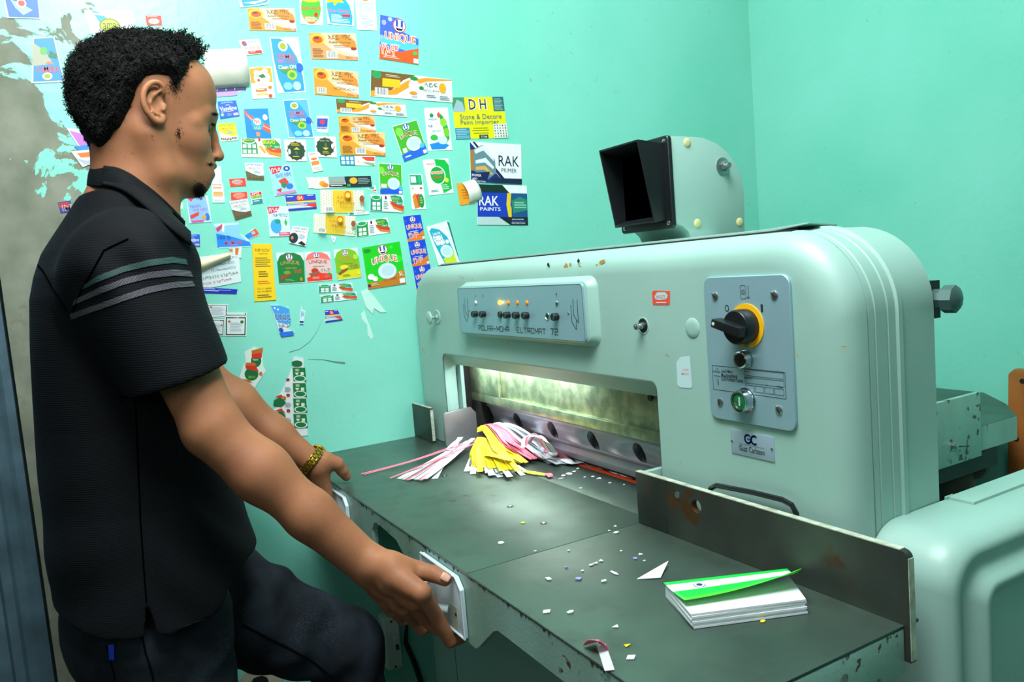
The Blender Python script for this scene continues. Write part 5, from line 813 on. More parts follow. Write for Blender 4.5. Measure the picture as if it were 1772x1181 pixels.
    'dfe9ec', [(.66, 0), (.93, .02), (1, .98), (.56, .99), (.0, .82), (.02, .68), (.3, .6), (.12, .585), (.4, .365), (.62, .13)]),
 ('cleaner_label', 'blue YEMU label pasted upside down on bare plaster', [(57, 66), (94, 63.5), (111.7, 142), (54.6, 144.7)], [('p', [(.05, .02), (.95, .02), (.97, .97), (.05, .97)], '3aa0e4'), ('p', [(0, .1), (.5, .3), (.75, .6), (0, .62)], 'b4b8a8'), ('e', .5, .86, .16, .08, 'e8ecd8'), ('e', .5, .86, .1, .05, 'a8b82a'), ('t', 'YEMU', .92, .78, .18, .64, 'e8562e', .03), ('t', 'የሙ', .72, .6, .5, .54, 'e8562e', .03), ('e', .45, .3, .15, .08, '6ac060'), ('p', [(.7, .3), (.95, .4), (.9, .48), (.6, .44)], '2a8a58')]),
 ('bottle_label', 'torn blue label with a red mark at the upper left corner', [(5, -4), (66, -4), (70, 33), (13, 31.7)], [('p', [(.05, .0), (.98, .0), (.98, .96), (.05, .95)], '4a84dc'), ('p', [(.2, .1), (.5, .3), (.8, .6), (.5, .85), (.3, .5)], 'a8cdf4'), ('e', .5, .28, .14, .2, 'e8f0f4'), ('e', .5, .28, .1, .14, 'd85a4a')]),
 ('curled_label', 'curled white label with a blue curve and a yellow oval above the hair', [(145, 17), (228, 18), (234, 62), (150, 62)], [('p', [(.15, 0), (.3, .1), (.6, .5), (.7, 1), (.4, 1), (.3, .5)], '3aaae4'), ('e', .5, .62, .22, .3, '7aa02a'), ('e', .5, .62, .18, .24, 'd4d83a'), ('t', 'ama', .36, .5, .64, .76, '4a7a2a', .03), ('p', [(.1, .1), (.95, .32), (.95, .36), (.1, .16)], 'f8fcfc')], 'e2e9f0', [(0, 0), (1, .02), (1.05, .4), (.9, 1), (.1, .9)]),
 ('small_label', 'small red label at the hair top', [(251, 27), (279, 27), (280.6, 44), (254, 44)], [('r', 0, 0, 1, 1, 'e24c34'), ('e', .5, .6, .34, .28, 'e8e0dc'), ('l', .1, .1, .9, .2, 1, 'f4c8b8')]),
 ('small_label', 'small red, white and blue label lettered IM behind the shoulder', [(100, 350.5), (122, 347), (124.6, 366), (105, 369)], [('r', 0, 0, 1, 1, '3a58b0'), ('r', .05, .1, .8, .5, 'c8483a'), ('t', 'IM', .25, .35, .95, .85, 'f0ece8', .06), ('t', 'IM', .27, .37, .93, .83, 'a84030', .0)]),
 ('torn_label', 'torn purple and white label behind the nape', [(115, 222), (160, 222), (166, 264), (120, 264)], [('p', [(.1, .1), (.8, .3), (.95, .8), (.4, .7)], 'c888dc'), ('p', [(.2, .75), (1, .65), (1, 1), (.4, .95)], '3a9ae0')], 'e6e2f0', [(0, 0), (.4, .05), (1, .6), (1, 1), (.45, .95)]),
 ('torn_label', 'crumpled orange-edged label above the shirt collar', [(122, 262), (174, 258), (174, 290), (130, 292)], [('p', [(.2, .15), (1, .1), (1, .4), (.3, .4)], 'e08a3a'), ('p', [(.15, .45), (.5, .6), (.9, .5), (.8, .9), (.4, .8)], 'b8c4d0'), ('p', [(.7, .6), (1, .6), (1, .75)], 'c87a70')], 'd8dcd8', [(0, 0), (1, 0), (1, 1), (.6, .8), (.3, .95), (.15, .5)]),
 ('medicine_slip', 'white slip with an orange square between beard and collar', [(296, 341), (313, 341), (317, 361.5), (298, 362)], [('r', .3, .0, .9, .4, 'e0a850'), ('l', .2, .5, .9, .9, 3, 'c8d4d4')]),
 ('small_label', 'sliver of a red label above the collar point', [(311, 377), (317, 377), (320, 392), (315, 388)], [('r', 0, 0, 1, 1, 'e0583c')]),
 ('detergent_label', 'pale blue and pink label right below the goatee', [(322, 342), (359, 339), (366, 384), (328, 387)], [('p', [(.02, .02), (.9, .02), (.98, .95), (.05, .98)], '9ac8f0'), ('p', [(.0, .0), (.4, .0), (.2, .18)], 'e04870'), ('t', 'የልብስ', .12, .3, .6, .42, '8a6ad0', .01), ('t', 'የእጅ ሳሙና', .24, .45, .9, .56, 'c86ad0', .01), ('p', [(.06, .7), (.5, .58), (.46, .72), (.1, .84)], 'e8504a'), ('e', .84, .8, .1, .14, '2a8ae0'), ('e', .7, .8, .1, .08, 'e8b040'), ('r', .1, .9, .65, .98, 'e06ab0')]),
 ('label_scrap', 'tiny white scrap with a blue tick under the honeycomb labels', [(572, 408), (582, 411), (578, 421.5), (574, 416)], [('p', [(.3, .3), (.5, .5), (.8, .2), (.5, .7)], '5a7ad8')], 'e4eef2'),
 ('glue_residue', 'large pale patch of torn paper backing', [(621, 500), (668, 500), (668, 545), (621, 545)], [], 'c6efe4', [(.05, .1), (.3, .0), (.55, .3), (1, .9), (.8, .92), (.55, .75), (.5, .97), (.25, .7)]),
 ('glue_residue', 'narrow pale drip of torn paper backing', [(624, 538), (646, 538), (646, 588), (624, 588)], [], 'c6efe4', [(0, .1), (.3, .0), (.5, .3), (.7, .5), (1, .9), (.85, 1), (.55, .85), (.5, .5), (.1, .3)]),
]
LIFT = {}
for i, s in enumerate(ST):
    name, label, quad, ops = s[:4]; base = s[4] if len(s) > 4 and s[4] else 'e9f2f6'; ol = s[5] if len(s) > 5 else None
    grp = 'printed labels on the wall'
    hi = any(k in label for k in ('pasted over', 'RAK PRIMER', 'tucked')) * 0
    over = .0014 if ('pasted over a blue' in label or 'ASMI label with a brown corner above' in label or 'leaves beside' in label or 'black disc' in label or 'RAK PRIMER' in label) else 0
    sticker(name, label, quad, ops, base, ol, grp, 'poster' if 'poster' in name else 'sheet' if 'sheet' in name or 'list' in name else 'label', over)
# curled papers: real curved sheets standing off the wall
def curl(name, label, quad, bulge, m_, cat='sheet', edge_up=0., back=None):
    mb = MB(); n = 10; rows = []
    for i in range(n+1):
        v = i/n; h = .002+bulge*math.sin(math.pi*min(1, v*1.0))**.8 if not edge_up else .002+edge_up*v**2
        rows.append([W3(*bil(quad, u, v), h) for u in (0, .25, .5, .75, 1)])
    vs = [p for r in rows for p in r]; fs = [(i*5+j, i*5+j+1, (i+1)*5+j+1, (i+1)*5+j) for i in range(n) for j in range(4)]
    mb.add(vs, fs, m_); o = obj(name, mb, recalc=False); md = o.modifiers.new('s', 'SOLIDIFY'); md.thickness = .0006; return tag(o, label, cat, 'printed labels on the wall')
greyp = mat('grey_paper_back', '#cfd3c4', .55, var=.08, vscale=25)
sticker('banner_strip', 'purple and lilac strip showing under the grey paper roll', [(352, 152), (430, 148), (424, 165), (352, 171)], [('r', 0, .0, .97, .5, '4a3f8a'), ('r', 0, .5, .8, .95, 'c0a8ec'), ('r', .3, .05, .32, .4, 'b8c4d0'), ('r', .5, .05, .52, .4, 'b8c4d0'), ('r', .7, .05, .72, .4, 'b8c4d0')], 'dff0f2', [(0, 0), (1, 0), (.95, .5), (.7, .8), (0, 1)], 'printed labels on the wall', 'label')
curl('paper_roll', 'grey rolled paper beside the forehead', [(350, 87), (421, 84), (431, 150), (352, 156)], .022, greyp)
curl('paper_flap', 'beige folded flap on the notice sheet', [(331, 453), (395, 437), (398, 446), (343, 474)], .012, mat('beige_paper_back', '#cfc9ad', .6, var=.06, vscale=30))
sticker('price_slip', 'orange slip curling off the wall left of the RAK posters', [(790, 318), (806, 316), (822, 352), (796, 356)], [('l', .3, .3, .7, .8, 4, 'd87a2a')], 'e8b23a', None, 'printed labels on the wall', 'label')
curl('paper_flap', 'white curled-over flap of the orange slip', [(799, 317), (819, 310.5), (833, 345), (811, 353)], .014, mat('white_paper_back', '#dde3d8', .6))
# scuffs on the paint
scuff = mat('scuff_dark', '#4d7f76', .7)
for lab, pts in (('short dark scrape on the wall above the table', [(533, 622, .5), (560, 623, 1.2), (580, 627, 2.2), (597, 629, 3.0)]), ('long thin curved scratch on the wall', [(558, 552, .6), (548, 575, .9), (536, 592, .9), (518, 605, 1.), (500, 610, 1.2), (500, 613, 1.)])):
    mb = MB(); L_ = [W3(x, y-w_*.6, .0004) for x, y, w_ in pts]; R_ = [W3(x, y+w_*.6, .0004) for x, y, w_ in pts]
    mb.add(L_+R_, [(i, i+1, len(pts)+i+1, len(pts)+i) for i in range(len(pts)-1)], scuff); tag(obj('wall_scuff', mb, recalc=False, smooth=False), lab, 'scuff')
# switch box on the wall under the table, its cable, the broken hole near the floor
q = at(676, 1110, 0, WX); a = at(664, 1075, 0, WX+.05); b_ = at(690, 1157, 0, WX+.05)
SB = empty('breaker_box', 'white plastic breaker box fixed on the wall under the table', 'switch', (WX, q[1], q[2]))
y0_, y1_, z1_, z0_ = a[1], at(690, 1077, 0, WX+.05)[1], a[2], b_[2]
mb = MB().box((WX+.001, y0_, z0_), (WX+.05, y1_, z1_), white); obj('box_body', mb, SB, bevel=.004)
mb = MB().box((WX+.0505, y0_+(y1_-y0_)*.45, z0_+(z1_-z0_)*.36), (WX+.056, y1_-.006, z0_+(z1_-z0_)*.68), white); o = obj('breaker_frame', mb, SB, bevel=.001)
mb = MB().box((WX+.0565, y0_+(y1_-y0_)*.55, z0_+(z1_-z0_)*.42), (WX+.066, y1_-.010, z0_+(z1_-z0_)*.50), mat('navy_plastic', '#1c2f5e', .4)); obj('breaker_lever', mb, SB, bevel=.001)['label'] = 'navy blue breaker lever'
for v in (.05, .94):
    mb = MB().disc_stack((WX+.0505, (y0_+y1_)/2, z0_+(z1_-z0_)*v), (1, 0, 0), [(0, .003), (.001, .0026), (.0011, .0001)], dark, 10); obj('box_screw', mb, SB)
c0 = at(690, 1078, 0, WX+.03); mb = MB().tube([(WX+.03, c0[1]-.01, z1_), (WX+.03, c0[1]+.02, z1_-.03), at(702, 1112, 0, WX+.04), at(718, 1150, 0, WX+.04), at(735, 1200, 0, WX+.04), at(760, 1300, 0, WX+.04)], [.0035, .0035, .006, .007, .007, .007], blackp, 8); tag(obj('power_cable', mb), 'black power cable running down beside the breaker box', 'cable')
mb = MB(); c = at(446, 1176, 0, WX); rnd = random.Random(5); pts = []
for k in range(16): a = 2*math.pi*k/16; r_ = .034*(1+.25*rnd.random()); pts.append((WX+.0012, c[1]+r_*1.5*math.cos(a), c[2]-.012+r_*math.sin(a)))
inn = [(WX-.0002+.001, c[1]+(p[1]-c[1])*.38, c[2]-.012+(p[2]-c[2]+.012)*.45) for p in pts]
mb.loft([pts, inn], plaster, cap0=False, cap1=False); mb.add([(WX+.0014, p[1], p[2]) for p in inn], [tuple(range(16))], dark); tag(obj('wall_hole', mb, recalc=False), 'ragged hole in bare plaster low on the wall', 'hole')
# plank leaning on the back wall
wood = mat('orange_varnished_wood', '#9c5f2a', .5, var=.25, vscale=9)
mb = MB(); a = at(1757, 640, 1, WY-.02); a2 = at(1772, 640, 1, WY-.02); b_ = at(1738, 832, 1, WY-.03); w_ = .16
mb.loft([[(b_[0]-.01, WY-.035, .02), (b_[0]+w_, WY-.035, .02), (b_[0]+w_, WY-.012, .02), (b_[0]-.01, WY-.012, .02)], [(b_[0]+.012, WY-.028, a[2]-.01), (b_[0]+w_, WY-.028, a[2]-.01), (b_[0]+w_, WY-.006, a[2]-.01), (b_[0]+.012, WY-.006, a[2]-.01)], [(b_[0]+.024, WY-.028, a[2]+.002), (b_[0]+w_, WY-.028, a[2]+.002), (b_[0]+w_, WY-.006, a[2]+.002), (b_[0]+.024, WY-.006, a[2]+.002)]], wood)
pk_ = empty('wood_plank', 'orange varnished plank leaning against the back wall', 'plank', (b_[0], WY-.03, 0)); obj('plank_board', mb, pk_, bevel=.004)
for px, py in ((1766, 661), (1756, 761)):
    c = at(px, py, 1, WY-.036); mb = MB().disc_stack((c[0], WY-.0282-(.007*(1-c[2]/.95)), c[2]), (0, -1, 0), [(0, .006), (.0006, .006), (.0006, .0001)], dark, 14); obj('screw_hole', mb, pk_)
# ------------------------------------------------------------------ loose paper on the table
pw_ = mat('white_paper', '#dfeaf0', .6); pp_ = mat('pink_paper', '#ea7f96', .6); py_ = mat('yellow_paper', '#ecdc14', .6); pd_ = mat('dusky_pink_paper', '#b0606e', .6)
rnd = random.Random(21)
VAR = {}
def shade(m_):
    """papers of one kind come in slightly different stocks"""
    k = (m_.name, rnd.randrange(3)); c = m_.node_tree.nodes['Principled BSDF'].inputs['Base Color'].default_value[:3]
    if k not in VAR: VAR[k] = mat('%s_stock_%d' % k, tuple(x*(1, .86, .70)[k[1]] for x in c), .6)
    return VAR[k]
def ribbon(pts, wd, m_, label, group, thick=.0005, wdir=None, name='paper_strip', world=False):
    """flat strip through points (px, py, height above the table)"""
    P_ = [Vector(p) if world else Vector(at(p[0], p[1], 2, T+p[2])) for p in pts]
    m_ = shade(m_); roll = rnd.uniform(-.45, .45) if len(pts) > 2 else 0.
    # resample (Catmull-Rom)
    Q = []
    for i in range(len(P_)-1):
        a, b_, c, d_ = P_[max(i-1, 0)], P_[i], P_[i+1], P_[min(i+2, len(P_)-1)]
        for k in range(6):
            t_ = k/6; Q.append(.5*((2*b_)+(c-a)*t_+(2*a-5*b_+4*c-d_)*t_*t_+(3*b_-a-3*c+d_)*t_**3))
    Q.append(P_[-1]); vs = []; n = len(Q)
    for i, p in enumerate(Q):
        t_ = (Q[min(i+1, n-1)]-Q[max(i-1, 0)]).normalized(); s_ = t_.cross(Vector((0, 0, 1)))
        s_ = s_.normalized()*wd/2 if s_.length > .05 else Vector((wd/2, 0, 0))
        if wdir is not None: s_ = (s_.normalized()+Vector(wdir)).normalized()*wd/2
        s_ = Matrix.Rotation(roll*math.sin(math.pi*min(1., i/max(1, n-1))), 3, t_) @ s_
        up = s_.cross(t_).normalized()*thick/2
        if up.z < 0: up = -up
        for q in (p-s_-up, p+s_-up, p+s_+up, p-s_+up): vs.append((q.x, q.y, max(q.z, T+.0004+(thick if q.z > p.z else 0)*0)))
    fs = [(4*i+j, 4*i+(j+1) % 4, 4*i+4+(j+1) % 4, 4*i+4+j) for i in range(n-1) for j in range(4)]+[(0, 1, 2, 3), (4*n-4, 4*n-1, 4*n-2, 4*n-3)]
    mb = MB().add(vs, fs, m_); o = obj(name, mb, smooth=False); return tag(o, label, 'paper strip', group)
# loose strips pointing away to the left corner
for k, (a, m_, c) in enumerate((((625, 820.5), pp_, 'pink'), ((630, 821.5), pp_, 'pink'), ((675, 828), pp_, 'pink'))):
    e = (834+k, 758+k*2)
    lab = ('pink paper strip lying furthest out to the left, upper of a pair', 'pink paper strip lying furthest out to the left, lower of a pair', 'single pink paper strip crossing the pair of pink strips')[k]
    ribbon([(a[0], a[1], .001+.001*k), ((a[0]*.6+e[0]*.4), a[1]*.6+e[1]*.4+3-k, .006+.002*k), (a[0]*.25+e[0]*.75, a[1]*.25+e[1]*.75, .018+.002*k), (e[0], e[1], .034)], .005, m_, lab, 'loose strips fanned to the left')
for k in range(7):
    a = (690+k*7.5, 829+(k % 3)*1.2); e = (792+k*4.5, 772-k*2.2); m_ = pp_ if k in (2, 5) else pw_
    ribbon([(a[0], a[1], .001+.0009*k), ((a[0]+e[0])/2, (a[1]+e[1])/2+2, .006+.001*k), (e[0], e[1], .016+.001*k)], .007 if k % 2 else .010, m_, ('white' if m_ is pw_ else 'pink')+' paper strip in the bunch fanned to the left corner', 'white strips fanned to the left' if m_ is pw_ else 'pink strips among the fanned white ones')
ribbon([(752, 829, .001), (762, 812, .004), (775, 790, .010), (797, 757, .022)], .013, pw_, 'wide white paper strip crossing under the pink pair', 'wide crossing strips')
ribbon([(768, 792, .012), (780, 774, .017), (796, 760, .024)], .011, pw_, 'short white paper strip raised beside the throat fence', 'wide crossing strips')
# white ends hanging under the heap
for k in range(10):
    x0_ = 822-k*2.0; a = (840-k*1.5, 762, .040-.001*k); e = (808+k*9+rnd.uniform(-3, 3), 815+rnd.uniform(-4, 8)+(k % 3)*2, .001+.0007*k)
    ribbon([a, ((a[0]+e[0])/2-3, 786, .022), e], .012, pw_, 'white paper strip hanging down under the yellow ones', 'white strips under the heap')
for a, e in (((880, 800), (905, 823)), ((893, 806), (918, 820)), ((845, 800), (866, 826)), ((850, 800), (858, 823))):
    ribbon([(*a, .006), ((a[0]+e[0])/2, (a[1]+e[1])/2, .004), (*e, .001)], .011, pw_, 'white strip end sticking out towards the front edge', 'white ends at the front of the heap')
# yellow: short ones falling, long ones arching over
for k in range(10):
    a = (830+k*2.2, 757+k*.6, .047-.0012*k); e = (812+k*9.5, 813+rnd.uniform(-5, 5)-abs(k-4)*.5, .008+.0006*k)
    ribbon([a, (a[0]+(e[0]-a[0])*.45-4, 782-k*.3, .034), e], .0115, py_, 'short yellow paper strip falling to the front of the heap', 'short yellow strips')
ribbon([(842, 787, .030), (860, 790, .031), (885, 796, .028)], .016, py_, 'broad yellow paper strip lying crosswise on the heap', None)
def arch(k, n, a0, a1, m0, m1, e0, e1, h, m_, lab, grp, wd=.009):
    f_ = k/max(1, n-1); L_ = lambda p, q: (p[0]+(q[0]-p[0])*f_, p[1]+(q[1]-p[1])*f_)
    a, m2, e = L_(a0, a1), L_(m0, m1), L_(e0, e1); j = rnd.uniform(-2.6, 2.6); h = h*rnd.uniform(.93, 1.05)
    ribbon([(a[0]-1, a[1]+9, h*.86), (a[0]+2, a[1]+j*.5, h), (a[0]*.5+m2[0]*.5+2, a[1]*.5+m2[1]*.5-3+j*.4, h*.97), (m2[0], m2[1]+j*.4, h*.72), (m2[0]*.45+e[0]*.55, m2[1]*.45+e[1]*.55, h*.38), (e[0]+rnd.uniform(-4, 4), e[1]+j, .004+.002*(k % 4))], wd, m_, lab, grp)
for k in range(7): arch(k, 7, (830, 739), (838, 736), (858, 780), (868, 772), (896, 803), (912, 799), .052, py_, 'long yellow paper strip arching down along the front of the heap', 'long yellow strips')
for k in range(14): arch(k, 14, (839, 736), (856, 733), (870, 770), (893, 758), (910, 797), (940, 790), .056, pp_, 'long pink paper strip arching between the yellow and the white ones', 'long pink strips')
for k in range(22): arch(k, 22, (856, 733), (876, 735), (894, 758), (925, 757), (936, 794), (972, 787), .058, pw_, 'long white paper strip arching on top of the heap', 'long white strips', .010)
for k in range(8): arch(k, 8, (886, 745), (900, 744), (925, 762), (940, 764), (965, 788), (985, 794), .040, pd_, 'dusky pink paper strip lying against the clamp', 'dusky pink strips by the clamp', .008)
for k in range(5): ribbon([(905+k*4, 775-k*3, .045), (908+k*6, 758-k, .060), (925+k*5, 752+k*3, .058), (935+k*6, 770+k*3, .030), (940+k*6, 783, .018)], .008, pp_ if k % 2 else pw_, 'looped paper strip curling up at the back of the heap, '+('pink' if k % 2 else 'white'), 'looped strips')
for k in range(9):
    x_ = 928+k*6.5; ribbon([(x_, 792+rnd.uniform(-3, 3), .004+.002*(k % 4)), (x_+14, 797+rnd.uniform(-3, 3), .003+.002*(k % 4)), (x_+26, 803+rnd.uniform(-4, 2), .002+.002*(k % 3))], .012, pw_, 'short white offcut at the right end of the heap', 'white offcuts at the heap end')
mb = MB(); c = at(970, 797, 2, T)
ribbon([(905, 815, .003), (918, 818, .004), (932, 820, .004), (950, 823, .002)], .009, py_, 'single yellow strip lying clear of the heap with a pink tip', None)
ribbon([(944, 820, .003), (951, 822, .006), (953, 826, .003)], .010, pp_, 'small crumpled pink bit on the end of the yellow strip', None, name='paper_bit')
for k in range(7):
    x_ = 1000+k*13.5; y_ = 800+k*3.9; ribbon([(x_, y_, .001+.0004*k), (x_+12, y_+rnd.uniform(2, 5), .003), (x_+24, y_+7+rnd.uniform(-1, 1), .001)], .0022, pw_, 'fine white paper sliver lying along the red cutting stick', 'fine slivers by the cutting stick')
# confetti bits
bits = [(883, 938, 8, 3, 0, 'd'), (867, 941, 9, 4, 0, 'w'), (905, 906, 8, 3, 0, 'y'), (949, 1003, 10, 3, 0, 'w'), (1001, 1003, 8, 4, 0, 'b'), (980, 983, 3, 2, 0, 'b'), (984, 954, 4, 2, 0, 'w'), (1063, 993, 15, 2, -.2, 'w'), (1045, 1007, 5, 4, 0, 'w'), (1023, 979, 4, 3, 0, 'w'), (1031, 976, 5, 4, 0, 'w'), (1040, 972, 6, 3, 0, 'w'), (1099, 968, 6, 3, 0, 'b'), (1108, 961, 6, 3, 0, 'w'),
        (1066, 923, 5, 4, 0, 'w'), (1065, 912, 4, 2, 0, 'w'), (1054, 920, 4, 2, 0, 'w'), (946, 1060, 8, 5, 0, 'w'), (987, 1061, 5, 4, 0, 'w'), (1066, 1086, 6, 4, 0, 'w'), (1092, 1140, 8, 5, 0, 'w'), (1085, 1119, 5, 4, 0, 'y'), (1037, 829, 8, 5, 0, 'w'), (1055, 837, 5, 3, 0, 'w'), (1026, 826, 6, 3, 0, 'w'), (985, 821, 14, 5, 0, 'w'), (975, 824, 8, 4, 0, 'w'), (994, 817, 7, 4, 0, 'w'), (971, 829, 3, 5, 0, 'w'), (1005, 846, 6, 3, 0, 'w'), (1080, 840, 3, 2, 0, 'w'), (1008, 989, 3, 2, 0, 'w'), (1012, 827, 3, 2, 0, 'w'), (1000, 812, 5, 3, 0, 'w'), (926, 955, 3, 2, 0, 'w'), (1115, 972, 2, 2, 0, 'w'), (1075, 955, 2, 2, 0, 'w'), (1320, 1077, 4, 3, 0, 'y')]
LB = {'w': ('white', pw_), 'y': ('yellow', py_), 'b': ('pale violet', mat('violet_paper', '#8a8fe0', .6)), 'd': ('white', pw_)}
for x_, y_, wx_, wy_, ro, k_ in bits[1:]:
    c = at(x_, y_, 2, T); sx_ = wx_*.00058; sy_ = wy_*.0012; n = rnd.choice((3, 4, 5)); a0 = rnd.random()*6; pts = []
    for k in range(n): a = a0+2*math.pi*k/n; pts.append((c[0]+sx_*math.cos(a), c[1]+sy_*math.sin(a), T+.0005))
    mb = MB().prism(pts, (0, 0, .0006+.0006*rnd.random()), LB[k_][1]); where = 'near the cutting stick' if y_ < 860 else 'by the plate seam' if y_ < 1020 else 'near the front edge'
    tag(obj('paper_bit', mb, smooth=False), '%s paper crumb on the table %s' % (LB[k_][0], where), 'paper bit', '%s paper crumbs %s' % (LB[k_][0], where))
mb = MB(); pts = [at(x, y, 2, T+.003)+np.array([0, 0, h]) for x, y, h in ((1102, 1000, -.0022), (1157, 977, .004), (1143, 998, -.002))]
mb.prism([tuple(p) for p in pts], (0, 0, .0005), pw_); tag(obj('paper_triangle', mb, smooth=False), 'white paper triangle left of the booklet', 'paper bit')
o = ribbon([(1019, 1115, .002), (1030, 1108, .012), (1040, 1112, .010), (1047, 1122, .003)], .014, pp_, 'crumpled pink paper bit near the front edge', None, name='crumpled_paper')
ribbon([(1040, 1116, .003), (1046, 1134, .001), (1055, 1161, .001)], .0095, pw_, 'white paper strip ending over the front edge beside the pink bit', None)
# booklet with green cover
BK = empty('booklet', 'white booklet with a bright green striped cover curling open', 'booklet', tuple(at(1290, 1050, 2, T)))
A_, B_, C_, D_ = [np.array(at(x, y, 2, T+.0005)) for x, y in ((1199, 1089), (1396, 1062), (1360, 1010), (1152, 1034))]
pg = mat('page_white', '#dfe8ec', .65); hh = .0165
for k in range(6):
    z0_ = hh*k/6; z1_ = hh*(k+.82)/6; j = [np.array([rnd.uniform(-.0012, .0012), rnd.uniform(-.0012, .0012), 0]) for _ in range(2)]
    q = [A_+j[0], B_+j[1], C_+j[1], D_+(A_-D_)*.02*k/6]
    mb = MB().prism([tuple(p+np.array([0, 0, z0_])) for p in q], (0, 0, z1_-z0_), pg); obj('page_block', mb, BK, smooth=False)
gr1 = mat('cover_green', '#16d84a', .4); 
mb = MB(); n = 16; rows = []
def cov(u, v):  # u along A->B, v from spine D..C (0) to the lifted free edge (1)
    base = (D_*(1-u)+C_*u); fr = (A_*(1-u)+B_*u); p = base+(fr-base)*v*(.80-.06*u); 
    p = p+np.array([0, 0, hh+.0005+.013*v**2*(.55+1.2*u**2)]); return tuple(p)
us = np.linspace(-.01, 1.02, 24)
bands = [(0, .13, gr1), (.13, .46, pw_), (.46, .84, gr1), (.84, 1.0, mat('cover_lime', '#4fe63a', .4))]
for v0, v1, m_ in bands:
    vv = np.linspace(v0, v1, 5)
    for a_, b__ in zip(vv, vv[1:]):
        mb.add([cov(u, a_) for u in us]+[cov(u, b__) for u in us], [(i, i+1, len(us)+i+1, len(us)+i) for i in range(len(us)-1)], m_)
o = obj('cover', mb, BK, recalc=False); o['label'] = 'bright green cover with a white band'; bm = bmesh.new(); bm.from_mesh(o.data); bmesh.ops.remove_doubles(bm, verts=bm.verts, dist=1e-6); bm.to_mesh(o.data); bm.free(); md = o.modifiers.new('s', 'SOLIDIFY'); md.thickness = .0006; md.offset = -1
mb = MB(); lift_ = np.array([0, 0, .0006]); green_ink = mat('green_ink', '#2f8f6a', .5); navy = mat('navy_ink', '#22386e', .5)
for s_, u0, u1, v0, v1, m_ in (('St. A Elementary School Amanuel', .34, .90, .30, .16, mat('pale_ink', '#6c82ac', .5)), ('ጠቅላላ አገልግሎት', .42, .86, .395, .30, green_ink), ('Student Exercise', .46, .8, .45, .40, mat('pale_ink', '#6c82ac', .5)), ('Mailing Address Street', .34, .62, .93, .86, pw_)):
    v, f, _ = text_mesh(s_, 0.); mb.add([tuple(np.array(cov(u0+(u1-u0)*a, v0+(v1-v0)*b__))+lift_) for a, b__ in v], f, m_)
for r_, m_ in ((.05, navy), (.044, pw_), (.026, navy)):
    rr_ = [(.24+r_*.95*math.cos(k*math.pi/10), .295+r_*2.6*math.sin(k*math.pi/10)) for k in range(20)]; lift_ = lift_+np.array([0, 0, .00015])
    mb.add([tuple(np.array(cov(a, b__))+lift_) for a, b__ in rr_], [tuple(range(20))], m_)
obj('cover_print', mb, BK, recalc=False, smooth=False)['label'] = 'small round seal and grey lettering'
# ------------------------------------------------------------------ the worker
import openvdb
from mathutils.bvhtree import BVHTree
from mathutils import noise as mnoise
class Field:
    """signed-distance volume: tapered limbs and ellipsoids blended into one continuous surface"""
    def __init__(s, lo, hi, h):
        s.lo = np.array(lo, float); s.h = h; s.n = np.ceil((np.array(hi)-s.lo)/h).astype(int)+1
        s.d = np.full(tuple(s.n), .06, np.float32)
    def block(s, lo, hi, m):
        a = np.clip(np.floor((np.array(lo)-m-s.lo)/s.h).astype(int), 0, s.n-1); b = np.clip(np.ceil((np.array(hi)+m-s.lo)/s.h).astype(int)+1, 1, s.n)
        if np.any(b <= a): return None
        g = [np.arange(a[i], b[i], dtype=np.float32)*s.h+s.lo[i] for i in range(3)]
        return tuple(slice(a[i], b[i]) for i in range(3)), g[0][:, None, None], g[1][None, :, None], g[2][None, None, :]
    def put(s, sl, d, k, sub=False):
        o = s.d[sl]; d = d.astype(np.float32)
        if sub: d = -d; hh = np.maximum(k-np.abs(o-d), 0)/k; s.d[sl] = np.maximum(o, d)+hh*hh*k/4
        else: hh = np.maximum(k-np.abs(o-d), 0)/k; s.d[sl] = np.minimum(o, d)-hh*hh*k/4
    def cone(s, a, b, ra, rb, k=.01, sub=False):
        a = np.array(a, float); b = np.array(b, float); r = max(ra, rb); bl = s.block(np.minimum(a, b)-r, np.maximum(a, b)+r, max(k, .004)*1.6+.012)
        if bl is None: return
        sl, X, Y, Z = bl; ab = b-a; L2 = max(float(ab@ab), 1e-12)
        t = np.clip(((X-a[0])*ab[0]+(Y-a[1])*ab[1]+(Z-a[2])*ab[2])/L2, 0, 1)
        d = np.sqrt((X-a[0]-t*ab[0])**2+(Y-a[1]-t*ab[1])**2+(Z-a[2]-t*ab[2])**2)-(ra+(rb-ra)*t); s.put(sl, d, k, sub)
    def chain(s, pts, rs, k=.01):
        for i in range(len(pts)-1): s.cone(pts[i], pts[i+1], rs[i], rs[i+1], k)
    def ell(s, c, r, k=.01, yaw=0., pitch=0., sub=False):
        c = np.array(c, float); r = np.array(r, float); m = float(max(r)); bl = s.block(c-m, c+m, max(k, .004)*1.6+.012)
        if bl is None: return
        sl, X, Y, Z = bl; x, y, z = X-c[0], Y-c[1], Z-c[2]
        if yaw: x, y = x*math.cos(yaw)+y*math.sin(yaw), -x*math.sin(yaw)+y*math.cos(yaw)
        if pitch: y, z = y*math.cos(pitch)+z*math.sin(pitch), -y*math.sin(pitch)+z*math.cos(pitch)
        k0 = np.sqrt((x/r[0])**2+(y/r[1])**2+(z/r[2])**2)+1e-6; k1 = np.sqrt((x/r[0]**2)**2+(y/r[1]**2)**2+(z/r[2]**2)**2)+1e-6
        s.put(sl, k0*(k0-1)/k1, k, sub)
    def mesh(s, d=None):
        d = s.d if d is None else d; g = openvdb.FloatGrid(.03); g.copyFromArray(np.ascontiguousarray(np.clip(d, -.03, .03)), tolerance=0.)
        p, q = g.convertToQuads(isovalue=0.); return p*s.h+s.lo, q[:, ::-1] if True else q
